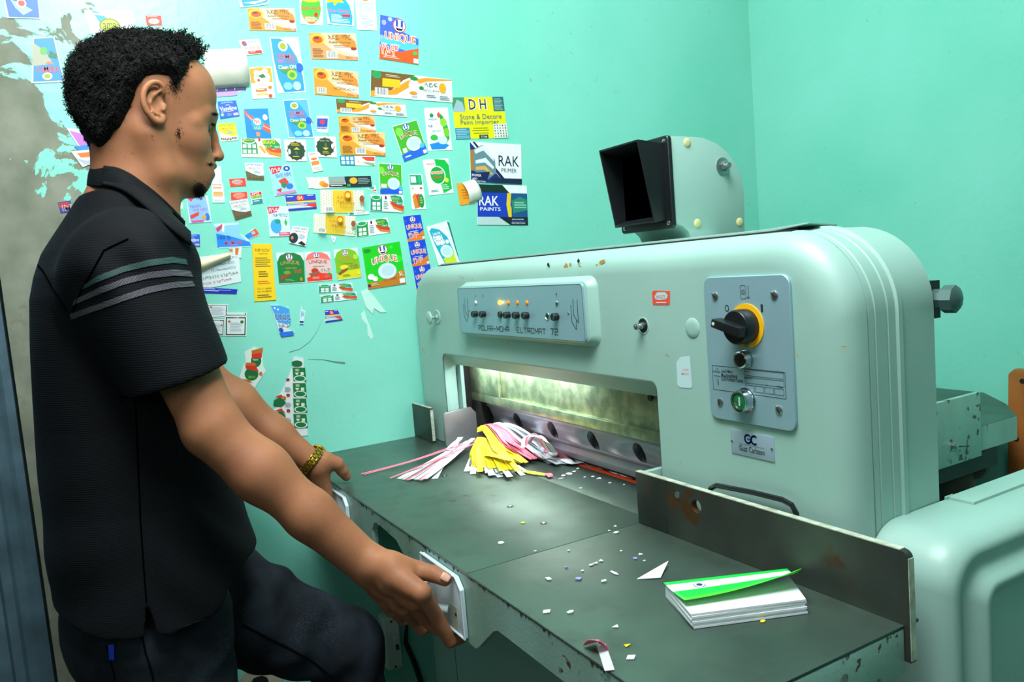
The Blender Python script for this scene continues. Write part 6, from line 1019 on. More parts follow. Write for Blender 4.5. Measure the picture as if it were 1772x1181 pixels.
def npmesh(name, v, q, m, parent=None, smooth=True):
    me = bpy.data.meshes.new(name); me.from_pydata(v.tolist(), [], q.tolist()); me.materials.append(m); me.update()
    if smooth: me.polygons.foreach_set('use_smooth', [True]*len(me.polygons))
    o = bpy.data.objects.new(name, me); COL.objects.link(o)
    if parent: o.parent = parent
    return o
def relax(v, q, it=2, lam=.5):
    e = np.concatenate([q[:, [0, 1]], q[:, [1, 2]], q[:, [2, 3]], q[:, [3, 0]]]); e = np.concatenate([e, e[:, ::-1]]); cnt = np.bincount(e[:, 0], minlength=len(v)).astype(float)
    for _ in range(it):
        s_ = np.stack([np.bincount(e[:, 0], weights=v[e[:, 1], i], minlength=len(v)) for i in range(3)], 1)/np.maximum(cnt, 1)[:, None]; v = v+(s_-v)*lam
    return v
PR = empty('person', 'person in a dark short-sleeved shirt with sleeve stripes, gripping the table edge', 'person', (-.42, -.60, 0))
MX = -.42
# skin, hair and cloth
skin = mat('brown_skin', '#94624a', .58, spec=.3)
b = skin.node_tree.nodes['Principled BSDF']
c0 = mix(skin, noise_mask(skin, 16, .3, .7, 4), '#8a5b40', '#a06c4b'); c0 = mix(skin, math2(skin, 'MULTIPLY', noise_mask(skin, 240, .66, .74, 2), noise_mask(skin, 40, .5, .6, 2)), c0, '#6b3f26')
lk(skin, c0, b.inputs['Base Color']); b.inputs['Subsurface Weight'].default_value = .08; b.inputs['Subsurface Radius'].default_value = (.012, .004, .002); b.inputs['Subsurface Scale'].default_value = .6
t = nd(skin, 'ShaderNodeTexNoise'); t.inputs['Scale'].default_value = 420; t.inputs['Detail'].default_value = 3; tc = nd(skin, 'ShaderNodeTexCoord'); lk(skin, tc.outputs['Object'], t.inputs['Vector'])
bp = nd(skin, 'ShaderNodeBump'); bp.inputs['Strength'].default_value = .18; bp.inputs['Distance'].default_value = .001; lk(skin, t.outputs['Fac'], bp.inputs['Height']); lk(skin, bp.outputs['Normal'], b.inputs['Normal'])
hairm = mat('black_curly_hair', '#0a0d0d', .8, spec=.25)
shirtm = mat('dark_shirt_fabric', '#070b0f', .8, spec=.15)
b = shirtm.node_tree.nodes['Principled BSDF']; b.inputs['Sheen Weight'].default_value = .05; b.inputs['Sheen Roughness'].default_value = .4; b.inputs['Sheen Tint'].default_value = hexc('#3f6078')
tc = nd(shirtm, 'ShaderNodeTexCoord'); wv = nd(shirtm, 'ShaderNodeTexWave'); wv.wave_type = 'BANDS'; wv.bands_direction = 'Z'; wv.inputs['Scale'].default_value = 105; lk(shirtm, tc.outputs['Object'], wv.inputs['Vector'])
bp = nd(shirtm, 'ShaderNodeBump'); bp.inputs['Strength'].default_value = .25; bp.inputs['Distance'].default_value = .0008; lk(shirtm, wv.outputs['Fac'], bp.inputs['Height']); lk(shirtm, bp.outputs['Normal'], b.inputs['Normal'])
jeanm = mat('dark_denim', '#161d24', .9, spec=.2, bump=.4, bscale=600)
b = jeanm.node_tree.nodes['Principled BSDF']; c0 = mix(jeanm, noise_mask(jeanm, 11, .38, .68, 6), '#10151b', '#222d37'); c0 = mix(jeanm, math2(jeanm, 'MULTIPLY', noise_mask(jeanm, 500, .52, .66, 2), noise_mask(jeanm, 7, .45, .7)), c0, '#37464f'); lk(jeanm, c0, b.inputs['Base Color'])
# --- head frame: turned slightly away from the camera
HC = at(258, 200, 0, MX); HY = math.radians(9); hc_, hs_ = math.cos(HY), math.sin(HY)
def hl(px, py, dx=0.):
    wx = MX+dx
    for _ in range(5):
        p = at(px, py, 0, wx); ly = (p[1]-HC[1]-hs_*dx)/hc_; wx = HC[0]+hc_*dx-hs_*ly
    return np.array([dx, ly, p[2]-HC[2]])
def h2w(l): return np.array([HC[0]+hc_*l[0]-hs_*l[1], HC[1]+hs_*l[0]+hc_*l[1], HC[2]+l[2]])
def hp(px, py, dx=0.): l = hl(px, py, abs(dx)); l[0] = dx; return h2w(l)
B = Field((-.76, -.76, .76), (-.0, -.22, 1.70), .0021)
PXM = .00078   # metres per picture pixel at the head
def E(px, py, dx, ry, rz, rx, k=.015, pitch=0., sub=False): B.ell(hp(px, py, dx), (rx, ry, rz), k, HY, pitch, sub)
E(252, 160, 0, .091, .073, .073, .01)
E(312, 162, 0, .0480, .052, .056, .03)
E(296, 232, 0, .052, .066, .058, .03)
E(322, 262, 0, .032, .050, .044, .02)
for s in (1, -1):
    E(322, 238, s*.036, .026, .026, .022, .02)
    B.cone(hp(262, 232, s*.056), hp(282, 298, s*.046), .016, .017, .02); B.cone(hp(282, 298, s*.046), hp(332, 322, s*.014), .017, .014, .02)
    B.cone(hp(367, 201, s*.010), hp(352, 197, s*.038), .0088, .0085, .012); B.cone(hp(350, 197, s*.038), hp(335, 210, s*.052), .0085, .008, .012)
    E(363, 224, s*.030, .009, .009, .013, .008, sub=True)
E(292, 296, 0, .046, .032, .046, .02)
E(340, 322, 0, .015, .016, .020, .014)
E(345, 292, 0, .020, .030, .030, .014)
B.cone(hp(364, 214), hp(368, 236), .0070, .0065, .010); B.cone(hp(368, 236), hp(378, 267), .0065, .0072, .008); E(377.5, 271, 0, .0085, .0080, .0085, .006)
for s in (1, -1): E(370, 273.5, s*.0105, .0085, .0066, .0070, .004); E(374.5, 277, s*.0135, .0050, .0034, .0050, .0015, sub=True)
E(364.5, 289.5, 0, .0080, .0055, .021, .005); E(360.5, 303.5, 0, .0085, .0070, .019, .005); E(371, 297.2, 0, .0062, .0014, .024, .003, sub=True)
E(353, 313, 0, .006, .006, .018, .006)
for s in (1, -1):   # upper lids and lower lids
    B.cone(hp(363.5, 215.5, s*.022), hp(353, 215, s*.041), .0048, .0048, .006); B.cone(hp(360, 228, s*.022), hp(352, 226, s*.040), .0036, .0036, .006)
# ears
helix = [(283, 166), (281.5, 152), (273, 143), (260, 144.5), (250, 156), (247.5, 172), (251.5, 188), (260, 200.5), (271, 210.5), (280, 209), (283, 199)]
for s in (1, -1):
    pts = []
    for i in range(len(helix)-1):
        P4 = [np.array(helix[min(max(k, 0), len(helix)-1)], float) for k in (i-1, i, i+1, i+2)]
        for j in range(4):
            t_ = j/4; x_, y_ = .5*((2*P4[1])+(P4[2]-P4[0])*t_+(2*P4[0]-5*P4[1]+4*P4[2]-P4[3])*t_*t_+(3*P4[1]-P4[0]-3*P4[2]+P4[3])*t_**3); pts.append(hp(x_, y_, s*(.0745+.0115*math.sin(math.pi*min(1, (i+t_)/9))**.6)))
    B.ell(hp(266, 177, s*.0745), (.0055, .0150, .0255), .006, HY+s*.22)
    B.chain(pts, list(np.interp(np.arange(len(pts))/4, [0, 1, 7, 8, 9, 10], [.0028, .0032, .0034, .0042, .0044, .0036])), .003)
    B.chain([hp(x, y, s*.0815) for x, y in ((276, 157), (266, 165), (261, 178), (266, 192), (274, 199))], [.0024, .0026, .0028, .0028, .003], .003)
    B.ell(hp(273, 181, s*.083), (.0065, .0075, .0105), .003, HY, sub=True); B.ell(hp(270, 152, s*.0845), (.0035, .006, .004), .002, HY, sub=True)
    B.cone(hp(284, 183, s*.076), hp(283, 190, s*.078), .0042, .0038, .003)
# neck, shoulders, trunk (under the shirt)
B.cone(hp(225, 235), at(232, 345, 0, MX), .056, .054, .03); B.cone(at(232, 345, 0, MX), at(215, 420, 0, MX), .054, .070, .03)
for s in (1, -1): B.cone(hp(258, 232, s*.052), at(298, 385, 0, MX+.02)+np.array([(-.02 if s > 0 else -.06)*0-(.0 if s > 0 else .04), 0, 0]), .013, .011, .02)
B.cone(hp(278, 318), at(270, 372, 0, MX), .014, .016, .015)
SR = at(228, 440, 0, -.23); SL = np.array([-.610, SR[1]+.012, SR[2]-.004])
for S_ in (SR, SL): B.cone(at(215, 395, 0, MX), S_, .055, .048, .03)
B.ell((MX, SR[1]+.0, 1.24), (.155, .095, .16), .04); B.ell((MX, SR[1]-.005, 1.02), (.135, .092, .18), .04)
# right arm (near the camera)
ER = at(371, 748, 0, -.175); WR = at(634, 976, 1, -.385)
mid = SR+(ER-SR)*.55; B.chain([SR, mid, ER+(SR-ER)*.06], [.048, .041, .036], .02)
fm = ER+(WR-ER)*.30; fm2 = ER+(WR-ER)*.62
B.chain([ER, fm, fm2, WR], [.0365, .0365, .0300, .0235], .02)
# flatten the wrist a little: two parallel bones
ax = (WR-fm2)/np.linalg.norm(WR-fm2); side = np.cross(ax, np.array([.7, -.7, .2])); side /= np.linalg.norm(side)
B.cone(fm2+side*.006, WR+side*.009, .024, .0165, .012); B.cone(fm2-side*.006, WR-side*.009, .024, .0165, .012)
def hand(F_, W, mcp, pip, dip, tip, thumb, rp=.0125, k=.009):
    rm = [.0128, .0130, .0122, .0112]; r1 = [.0100, .0102, .0096, .0086]
    for i in range(4):
        w_ = W+(mcp[i]-W)*.12+side_*(1.5-i)*.0075
        F_.cone(w_, mcp[i], .0150, rm[i], .014)
    for i in range(3): F_.cone(mcp[i]*.5+W*.5, mcp[i+1]*.5+W*.5, .0135, .0130, .012)
    for i in range(3): F_.cone(mcp[i]*.85+W*.15, mcp[i+1]*.85+W*.15, .0118, .0112, .008)
    for i in range(4):
        F_.cone(mcp[i], pip[i], rm[i]*.93, r1[i]*1.02, .004); F_.cone(pip[i], dip[i], r1[i], r1[i]*.9, .002); F_.cone(dip[i], tip[i], r1[i]*.9, r1[i]*.78, .002)
    c_, m_, i_, t_ = thumb
    F_.cone(W+(c_-W)*.3, c_, .0165, .0150, .014); F_.cone(c_, m_, .0152, .0128, .012); F_.cone(m_, i_, .0125, .0108, .004); F_.cone(i_, t_, .0110, .0095, .003)
    # web between thumb and first finger
    F_.cone(c_*.45+m_*.55, mcp[0]*.7+W*.3, .0085, .0100, .012)
side_ = np.array([.25, .15, 1.]); side_ /= np.linalg.norm(side_)
mR = [at(729, 1026, 1, -.341), at(716, 1040, 1, -.343), at(698, 1050, 1, -.341), at(678, 1054, 1, -.338)]
pR = [at(755, 1068, 1, -.316), at(738, 1073, 1, -.312), at(717, 1075, 1, -.309), at(694, 1070, 1, -.309)]
dR = [np.array([p[0]-.006, -.2965, min(p[2]-.020, .792)]) for p in pR]; tR = [np.array([d[0]-.006, -.277, min(d[2]-.002, .7885)]) for d in dR]
thR = [at(678, 978, 1, -.360), at(722, 988, 1, -.328), at(751, 994, 1, -.312), at(770, 1003, 1, -.3025)]
hand(B, WR, mR, pR, dR, tR, thR)
# left arm (far side)
EL = at(345, 650, 0, -.625); WL = at(545, 805, 0, -.55)
B.chain([SL, SL+(EL-SL)*.5, EL], [.048, .040, .036], .02); a_ = EL+(WL-EL)*.3; b_ = EL+(WL-EL)*.65
B.chain([EL, a_, b_, WL], [.037, .039, .030, .0225], .02)
side_ = np.array([.15, -.25, -1.]); side_ /= -np.linalg.norm(side_)
mL = [np.array(p) for p in ((-.628, -.322, .940), (-.634, -.322, .918), (-.630, -.322, .896), (-.616, -.322, .874))]
pL = [np.array(p) for p in ((-.664, -.306, .918), (-.668, -.306, .896), (-.662, -.306, .872), (-.646, -.308, .852))]
dL = [p+np.array([-.008, .012, -.020]) for p in pL]; dL = [np.array([d[0], -.2975-.001*i, d[2]]) for i, d in enumerate(dL)]; tL = [d+np.array([.0, .001, -.016]) for d in dL]
thL = [at(562, 798, 0, -.548), at(583, 803, 0, -.548), at(592, 815, 0, -.552), at(602, 824, 0, -.556)]
thL[3][2] = max(thL[3][2], T+.0105); thL[3][1] = -.268
hand(B, WL+np.array([-.004, .004, -.006]), mL, pL, dL, tL, thL)
B.cone(WL+np.array([-.004, .004, -.012]), at(566, 868, 0, -.562), .0200, .0140, .014)
v, q = B.mesh(); v = relax(v, q, 2, .4)
body = npmesh('body', v, q, skin, PR)
bvh = BVHTree.FromPolygons(v.tolist(), q.tolist())
lipm = mat('dark_lips', '#5b3a33', .4); body.data.materials.append(lipm); fc = v[q].mean(1); li = np.zeros(len(q), np.int32)
for (px, py, ry, rz, rx) in ((364.5, 289.5, .0098, .0066, .021), (360.5, 303, .0098, .0072, .019)):
    l_ = (fc-hp(px, py))@np.array([[hc_, -hs_, 0], [hs_, hc_, 0], [0, 0, 1.]]); li |= ((l_/np.array([rx, ry, rz]))**2).sum(1) < 1
body.data.polygons.foreach_set('material_index', li)
def shoot(tree, px, py, off=.001):
    d = Vector(ray(px, py)).normalized(); loc, n, i, ds = tree.ray_cast(Vector(CAM), d)
    if loc is None: return None
    if n.dot(d) > 0: n = -n
    return loc+n*off, n
# thumb nail
nailm = mat('finger_nail', '#c79a86', .3)
c, n = shoot(bvh, 771, 1000, 0)
tdir = Vector(thR[3]-thR[2]).normalized(); tdir = (tdir-n*tdir.dot(n)).normalized(); sd = n.cross(tdir)
mb = MB(); rows = []
for i in range(7):
    u = -1+i/3; row = []
    for j in range(7):
        w_ = -1+j/3; wmax = .0052*(1-.22*max(0, u)**2-.1*max(0, -u)**2); p = c+tdir*(u*.0062)+sd*(w_*wmax)+n*(.0012-.0016*w_*w_); row.append(p)
    rows.append(row)
mb.add([p for r in rows for p in r], [(i*7+j, i*7+j+1, i*7+8+j, i*7+7+j) for i in range(6) for j in range(6)], nailm); o = obj('thumb_nail', mb, PR, recalc=False); o['label'] = 'pale thumb nail'
md = o.modifiers.new('s', 'SOLIDIFY'); md.thickness = .0006
# eye
for s in (1, -1):
    c = hp(350.5, 221.5, s*.0290); mb = MB(); 
    bm = bmesh.new(); bmesh.ops.create_uvsphere(bm, u_segments=24, v_segments=14, radius=.0105); me = bpy.data.meshes.new('eye'); bm.to_mesh(me); bm.free(); me.materials.append(mat('eye_white', '#6c6e6a', .2)); me.polygons.foreach_set('use_smooth', [True]*len(me.polygons))
    o = bpy.data.objects.new('eye', me); COL.objects.link(o); o.parent = PR; o.location = c
    g = Vector((-hs_, hc_, -.35)).normalized(); mb = MB().disc_stack(Vector(c)+g*.0088, g, [(0, .0070), (.0012, .0062), (.0021, .0040), (.0023, .0001)], mat('dark_iris', '#1d130e', .1), 20); i_ = obj('iris', mb, PR); i_['label'] = 'dark brown iris'
    mb = MB().tube([hp(366, 201, s*.014), hp(361, 196, s*.024), hp(351, 192, s*.036), hp(340, 197, s*.048)], [.0018, .0030, .0030, .0012], hairm, 8)
    mb.v = [tuple(Vector(p)+Vector((s*.004, .0055, 0))) for p in mb.v]; obj('eyebrow', mb, PR)
# --- hair: a dense cap grown from the skull plus thousands of small curls
Hf = Field((-.56, -.72, 1.40), (-.28, -.40, 1.74), .0024)
Hf.ell(hp(252, 160), (.073, .091, .073), .01, HY); Hf.ell(hp(306, 160), (.056, .0465, .052), .03, HY); Hf.cone(hp(225, 235), at(232, 345, 0, MX), .056, .054, .03); Hf.ell(hp(296, 232), (.058, .052, .066), .03, HY)
hair_px = [(328, 106), (322, 132), (306, 158), (297, 153), (289, 140), (268, 139), (250, 142), (238, 156), (226, 190), (214, 214), (196, 238), (180, 252), (164, 257), (144, 232), (124, 205), (60, 195), (20, 100), (60, -60), (420, -60), (430, 10), (350, 96)]
poly = np.array([at(x, y, 0, MX+.045)[1:] for x, y in hair_px])
def sdpoly(Y, Z, P_):
    d = np.full(np.broadcast(Y, Z).shape, 1e9); s_ = np.ones_like(d); n = len(P_); j = n-1
    for i in range(n):
        e = P_[j]-P_[i]; wy, wz = Y-P_[i][0], Z-P_[i][1]; t_ = np.clip((wy*e[0]+wz*e[1])/(e@e), 0, 1); d = np.minimum(d, (wy-e[0]*t_)**2+(wz-e[1]*t_)**2)
        c1 = Z >= P_[i][1]; c2 = Z < P_[j][1]; c3 = e[0]*wz > e[1]*wy; fl_ = (c1 & c2 & c3) | (~c1 & ~c2 & ~c3); s_ = np.where(fl_, -s_, s_); j = i
    return s_*np.sqrt(d)   # negative inside
gy = Hf.lo[1]+np.arange(Hf.n[1])*Hf.h; gz = Hf.lo[2]+np.arange(Hf.n[2])*Hf.h
sd2 = sdpoly(gy[:, None], gz[None, :], poly)
th = np.clip(-sd2*1.0-.001, -.012, .0145)
hd_ = Hf.d-th[None].astype(np.float32)
hv, hq = Hf.mesh(hd_)
hv = hv+np.array([[mnoise.noise(Vector(p)*55)*.0045 for _ in (0,)]*3 for p in hv])*((hv-HC)/np.linalg.norm(hv-HC, axis=1)[:, None])
me_tmp = bpy.data.meshes.new('tmp'); me_tmp.from_pydata(hv.tolist(), [], hq.tolist()); me_tmp.update()
nr = np.zeros(len(hv)*3); me_tmp.vertices.foreach_get('normal', nr); nr = nr.reshape(-1, 3); bpy.data.meshes.remove(me_tmp)
if np.mean(np.sum(nr*(hv-HC), 1)) < 0: nr = -nr
def th_at(p):
    iy = int((p[1]-Hf.lo[1])/Hf.h); iz = int((p[2]-Hf.lo[2])/Hf.h)
    return th[min(max(iy, 0), len(gy)-1), min(max(iz, 0), len(gz)-1)]
tv = np.array([th_at(p) for p in hv]); rng = np.random.default_rng(4)
V = []; Q = []
keep = np.where(tv > .0015)[0]
sel = rng.choice(keep, 7500)
ns = 9
for i in sel:
    p = hv[i]; n = nr[i]; t0 = tv[i]/.0145; a = np.cross(n, rng.normal(size=3)); a /= np.linalg.norm(a); b2 = np.cross(n, a)
    dirv = n+.55*rng.normal(size=3)+np.array([0, .06, .10]); dirv /= np.linalg.norm(dirv)
    front = max(0., min(1., (p[1]-(HC[1]+.03))/.05))*max(0, min(1, (p[2]-HC[2]-.02)/.05))
    L_ = (.002+.0065*t0)*(.5+.9*rng.random())*(1+1.3*front); R_ = .0016+.0016*rng.random(); w0 = rng.random()*6.28; turns = 1.0+rng.random()*1.2; rad = .0008
    if front > .3: dirv = dirv+np.array([0, .35, .3])*front; dirv /= np.linalg.norm(dirv)
    base = len(V)
    for k in range(ns):
        f_ = k/(ns-1); ang = w0+turns*6.28*f_; c = p-n*.002+dirv*L_*f_+(a*math.cos(ang)+b2*math.sin(ang))*R_*(.3+.7*f_)
        tx = dirv; e1 = np.cross(tx, a); e1 /= np.linalg.norm(e1)+1e-9; e2 = np.cross(tx, e1); r_ = rad*(1-.5*f_)
        for j in range(3): V.append(c+(e1*math.cos(2.094*j)+e2*math.sin(2.094*j))*r_)
    for k in range(ns-1):
        for j in range(3): Q.append((base+3*k+j, base+3*k+(j+1) % 3, base+3*k+3+(j+1) % 3, base+3*k+3+j))
# thicker twisted tufts that break up the outline
side_ = np.array([0., 1., 0.])
for i in rng.choice(keep, 900):
    p = hv[i]; n = nr[i]; front = max(0., min(1., (p[1]-(HC[1]+.015))/.05))*max(0, min(1, (p[2]-HC[2]-.03)/.04)); t0 = tv[i]/.0145
    a = np.cross(n, rng.normal(size=3)); a /= np.linalg.norm(a); b2 = np.cross(n, a); dirv = n+.35*rng.normal(size=3)+np.array([0, .25, .25])*front; dirv /= np.linalg.norm(dirv)
    L_ = (.003+.004*t0)*(.6+.8*rng.random())+.016*front*(.3+.8*rng.random()); R_ = .0016+.0012*rng.random(); w0 = rng.random()*6.28; base = len(V); turns = 1.+L_*70
    for k in range(12):
        f_ = k/11; ang = w0+turns*6.28*f_; c = p-n*.002+dirv*L_*f_+(a*math.cos(ang)+b2*math.sin(ang))*R_*(.4+.6*f_); e1 = np.cross(dirv, a); e1 /= np.linalg.norm(e1)+1e-9; e2 = np.cross(dirv, e1); r_ = .0015*(1-.45*f_)
        for j in range(3): V.append(c+(e1*math.cos(2.094*j)+e2*math.sin(2.094*j))*r_)
    for k in range(11):
        for j in range(3): Q.append((base+3*k+j, base+3*k+(j+1) % 3, base+3*k+3+(j+1) % 3, base+3*k+3+j))
for _ in range(26):
    px, py = 300+rng.random()*52, 62+rng.random()*12; px2 = (px-300)/52; r0 = hp(px-2, 62+px2*44, (rng.random()-.4)*.07)
    dirv = np.array([.2*rng.normal(), .35+.45*px2, .75-.35*px2]); dirv /= np.linalg.norm(dirv); a = np.cross(dirv, rng.normal(size=3)); a /= np.linalg.norm(a); b2 = np.cross(dirv, a); L_ = .018+.012*rng.random(); w0 = rng.random()*6.28; base = len(V)
    for k in range(26):
        f_ = k/25; ang = w0+26*f_; c = r0+dirv*(L_*f_)+(a*math.cos(ang)+b2*math.sin(ang))*.0017; e1 = a; e2 = b2; r_ = .0019*(1-.45*f_)
        for j in range(3): V.append(c+(e1*math.cos(2.094*j)+e2*math.sin(2.094*j))*r_)
    for k in range(25):
        for j in range(3): Q.append((base+3*k+j, base+3*k+(j+1) % 3, base+3*k+3+(j+1) % 3, base+3*k+3+j))
V = np.array(V); Q = np.array(Q)
hair = npmesh('hair', np.concatenate([hv, V]), np.concatenate([hq, Q+len(hv)]), hairm, PR); hair['label'] = 'short dense black curly hair'
# goatee and faint sideburn curls, rooted on the skin
def whiskers(name, region, n, L_, lab, dens=1.):
    V = []; Q = []; rg_ = random.Random(9); bvs = bvh
    for _ in range(n):
        px, py = rg_.choice(region) if isinstance(region, list) else region(rg_); r = shoot(bvs, px, py, 0)
        if r is None: continue
        c, n_ = r; c = np.array(c); n_ = np.array(n_); a = np.cross(n_, np.random.default_rng(len(V)).normal(size=3)); a /= np.linalg.norm(a); d_ = n_+.5*a+np.array([0, .1, -.5]); d_ /= np.linalg.norm(d_); b2 = np.cross(d_, a); base = len(V); l = L_*(.5+.8*rg_.random())
        for k in range(5):
            f_ = k/4; cc = c+d_*l*f_+(a*math.cos(5*f_)+b2*math.sin(5*f_))*.0011*f_
            for j in range(3): V.append(cc+(a*math.cos(2.094*j)+b2*math.sin(2.094*j))*.00022)
        for k in range(4):
            for j in range(3): Q.append((base+3*k+j, base+3*k+(j+1) % 3, base+3*k+3+(j+1) % 3, base+3*k+3+j))
    if V: o = npmesh(name, np.array(V), np.array(Q), hairm, PR); o['label'] = lab
whiskers('goatee', lambda r: (344+4.2*r.gauss(0, 1), 329+5.5*r.gauss(0, 1)), 900, .0055, 'small black goatee')
whiskers('sideburn', lambda r: (309+2.6*r.gauss(0, 1), 232+8*r.gauss(0, 1)), 90, .0016, 'faint patchy sideburn')
whiskers('moustache', lambda r: (364+3*r.gauss(0, 1), 284+1.6*r.gauss(0, 1)), 110, .0014, 'faint moustache')
whiskers('brow_hair', lambda r: (371+4.5*r.gauss(0, .6), 197.5-1.2*r.random()+.12*0+1.3*r.gauss(0, 1)), 170, .0026, 'black eyebrow hair')
whiskers('eyelashes', lambda r: (366+3*r.random(), 214.5+.8*r.gauss(0, 1)), 70, .004, 'dark eyelashes')
whiskers('temple_hair', lambda r: (302+6*r.gauss(0, 1), 146+10*r.gauss(0, 1)), 420, .0024, 'short hair thinning at the temple')
# --- shirt
Sf = Field((-.72, -.80, .78), (-.08, -.44, 1.46), .0030)
bk = [(160, 296), (146, 322), (128, 345), (97, 397), (70, 440), (56, 480), (48, 520), (50, 600), (54, 690), (60, 760), (70, 880), (82, 1000), (96, 1080), (106, 1125)]
fr = [(296, 360), (318, 395), (332, 430), (348, 500), (362, 570), (376, 640), (392, 730), (408, 820), (428, 890), (440, 930), (438, 975), (428, 1040), (420, 1090)]
bkm = np.array([at(x, y, 0, MX+.03) for x, y in bk]); frm = np.array([at(x, y, 0, MX+.03) for x, y in fr])
zz = Sf.lo[2]+np.arange(Sf.n[2])*Sf.h
yb_ = np.interp(zz, bkm[::-1, 2], bkm[::-1, 1]); yf_ = np.interp(zz, frm[::-1, 2], frm[::-1, 1])
wid = np.interp(zz, [.80, .90, 1.0, 1.12, 1.25, 1.33, 1.38, 1.42, 1.46], [.205, .192, .176, .170, .176, .170, .135, .095, .075])
X = (Sf.lo[0]+np.arange(Sf.n[0])*Sf.h)[:, None, None]; Y = (Sf.lo[1]+np.arange(Sf.n[1])*Sf.h)[None, :, None]
yc = ((yb_+yf_)/2)[None, None, :]; bb = ((yf_-yb_)/2)[None, None, :]; aa = wid[None, None, :]
rr = (np.abs((X-MX)/aa)**2.5+np.abs((Y-yc)/bb)**2.5+1e-9)**(1/2.5); d0 = (rr-1)*np.minimum(aa, bb)
Sf.d = np.clip(d0, -.06, .06).astype(np.float32)
ztop = at(225, 352, 0, MX)[2]
Zg = zz[None, None, :]; Sf.d = np.maximum(Sf.d, (Zg-(ztop+.012)).astype(np.float32))
S1 = SR+np.array([-.010, 0, -.004]); S2 = SL+np.array([.010, 0, -.004])
for S_, sx_ in ((S1, 1), (S2, -1)): Sf.cone(at(222, 372, 0, MX+.05)*np.array([0, 1, 1])+np.array([MX+sx_*.062, 0, -.004]), S_, .024, .052, .05)
HR = at(311, 656, 0, -.195); Sf.cone(SR+np.array([-.008, -.002, -.022]), HR, .074, .0635, .05)
HL = SL+(EL-SL)*.78; Sf.cone(SL+np.array([.006, 0, -.02]), HL, .074, .062, .05)
axr = (HR-SR)/np.linalg.norm(HR-SR); 
# cut both sleeves square at the hem, hollow them
bl = Sf.block(HR-.09, HR+.09, .02); sl, X_, Y_, Z_ = bl
hemn = np.array(at(382, 628, 0, -.195))-np.array(at(240, 683, 0, -.195)); hemn /= np.linalg.norm(hemn); nh = np.cross(hemn, (1, 0, 0)); nh /= np.linalg.norm(nh); nh = nh if nh@axr > 0 else -nh
def region_cut(F_, sl, X_, Y_, Z_, P_, nrm_, S_, H_, r):
    dpl = (X_-P_[0])*nrm_[0]+(Y_-P_[1])*nrm_[1]+(Z_-P_[2])*nrm_[2]
    ab = H_-S_; t_ = ((X_-S_[0])*ab[0]+(Y_-S_[1])*ab[1]+(Z_-S_[2])*ab[2])/(ab@ab); near = np.sqrt((X_-S_[0]-t_*ab[0])**2+(Y_-S_[1]-t_*ab[1])**2+(Z_-S_[2]-t_*ab[2])**2)
    o = F_.d[sl]; cyl = near-r
    cut = np.where((near < .088) & (t_ > .6), np.maximum(o, dpl), o); hollow = np.maximum(cut, np.where(t_ > .86, -cyl, -9.)); F_.d[sl] = hollow.astype(np.float32)
HRc = HR+axr*-.004
# keep the torso untouched: only where the sleeve lies outside it
d_t = d0[sl]; before = Sf.d[sl].copy(); region_cut(Sf, sl, X_, Y_, Z_, HR, nh, SR, HR+axr*.002, .0555); Sf.d[sl] = np.where(d_t < .001, before, Sf.d[sl])
axl = (HL-SL)/np.linalg.norm(HL-SL); bl = Sf.block(HL-.09, HL+.09, .02); sl, X_, Y_, Z_ = bl; d_t = d0[sl]; before = Sf.d[sl].copy(); region_cut(Sf, sl, X_, Y_, Z_, HL, axl, SL, HL+axl*.002, .055); Sf.d[sl] = np.where(d_t < .001, before, Sf.d[sl])
# neck opening slopes down to the front
nk = np.array([at(x, y, 0, MX+.05)[1:] for x, y in ((150, 306), (204, 308), (262, 356), (322, 408), (345, 430))]); zn = np.interp(Sf.lo[1]+np.arange(Sf.n[1])*Sf.h, nk[:, 0], nk[:, 1])[None, :, None]
Sf.d = np.maximum(Sf.d, np.where(np.abs(X-MX) < .105, (Zg-zn)*.75, -9.)).astype(np.float32)
# hem line of the body, with side vents
hem = [(100, 1112), (187, 1116), (240, 1106), (262, 1096), (290, 1098), (364, 1072), (408, 1020), (442, 985)]
hm = np.array([at(x, y, 0, MX+.19) for x, y in hem]); zh = np.interp(Sf.lo[1]+np.arange(Sf.n[1])*Sf.h, hm[:, 1], hm[:, 2])[None, :, None]
Sf.d = np.maximum(Sf.d, (zh-Zg).astype(np.float32))
vy, vz = at(255, 1050, 0, MX+.195)[1:]
wedge = np.maximum(np.abs(Y-vy)-(vz-Zg)*.16, Zg-vz); Sf.d = np.maximum(Sf.d, np.where(np.abs(X-MX) > .11, -wedge, -9.)).astype(np.float32)
# narrow armhole grooves are left to seams; make the mesh, then press folds into it
sv, sq = Sf.mesh(); sv = relax(sv, sq, 2, .5)
me_tmp = bpy.data.meshes.new('tmp'); me_tmp.from_pydata(sv.tolist(), [], sq.tolist()); me_tmp.update(); nr = np.zeros(len(sv)*3); me_tmp.vertices.foreach_get('normal', nr); nr = nr.reshape(-1, 3); bpy.data.meshes.remove(me_tmp)
def fold(p):
    x, y, z = p; f_ = 0.
    f_ += .0035*mnoise.noise(Vector((x*9, y*9+z*3, z*7-y*4)))
    low = max(0., min(1., (1.10-z)/.2)); f_ += low*.0045*math.sin((z*1.0+(y+.64)*1.1)*62+3*mnoise.noise(Vector((x*6, y*6, z*6))))*max(0., 1-abs(y+.56)/.10)
    f_ += low*.0035*math.sin((z*1.2-(y+.64)*.5)*48+1)*max(0., 1-abs(y+.72)/.08)
    s_ = np.array(p)-SR; f_ += .0045*math.exp(-((s_@axr-.03)/.03)**2)*math.sin(s_[1]*95+s_[2]*30) if x > -.27 else 0
    return f_
sgn = 1. if np.mean(np.sum(nr*(sv-np.array([MX, -.63, 1.1])), 1)) > 0 else -1.
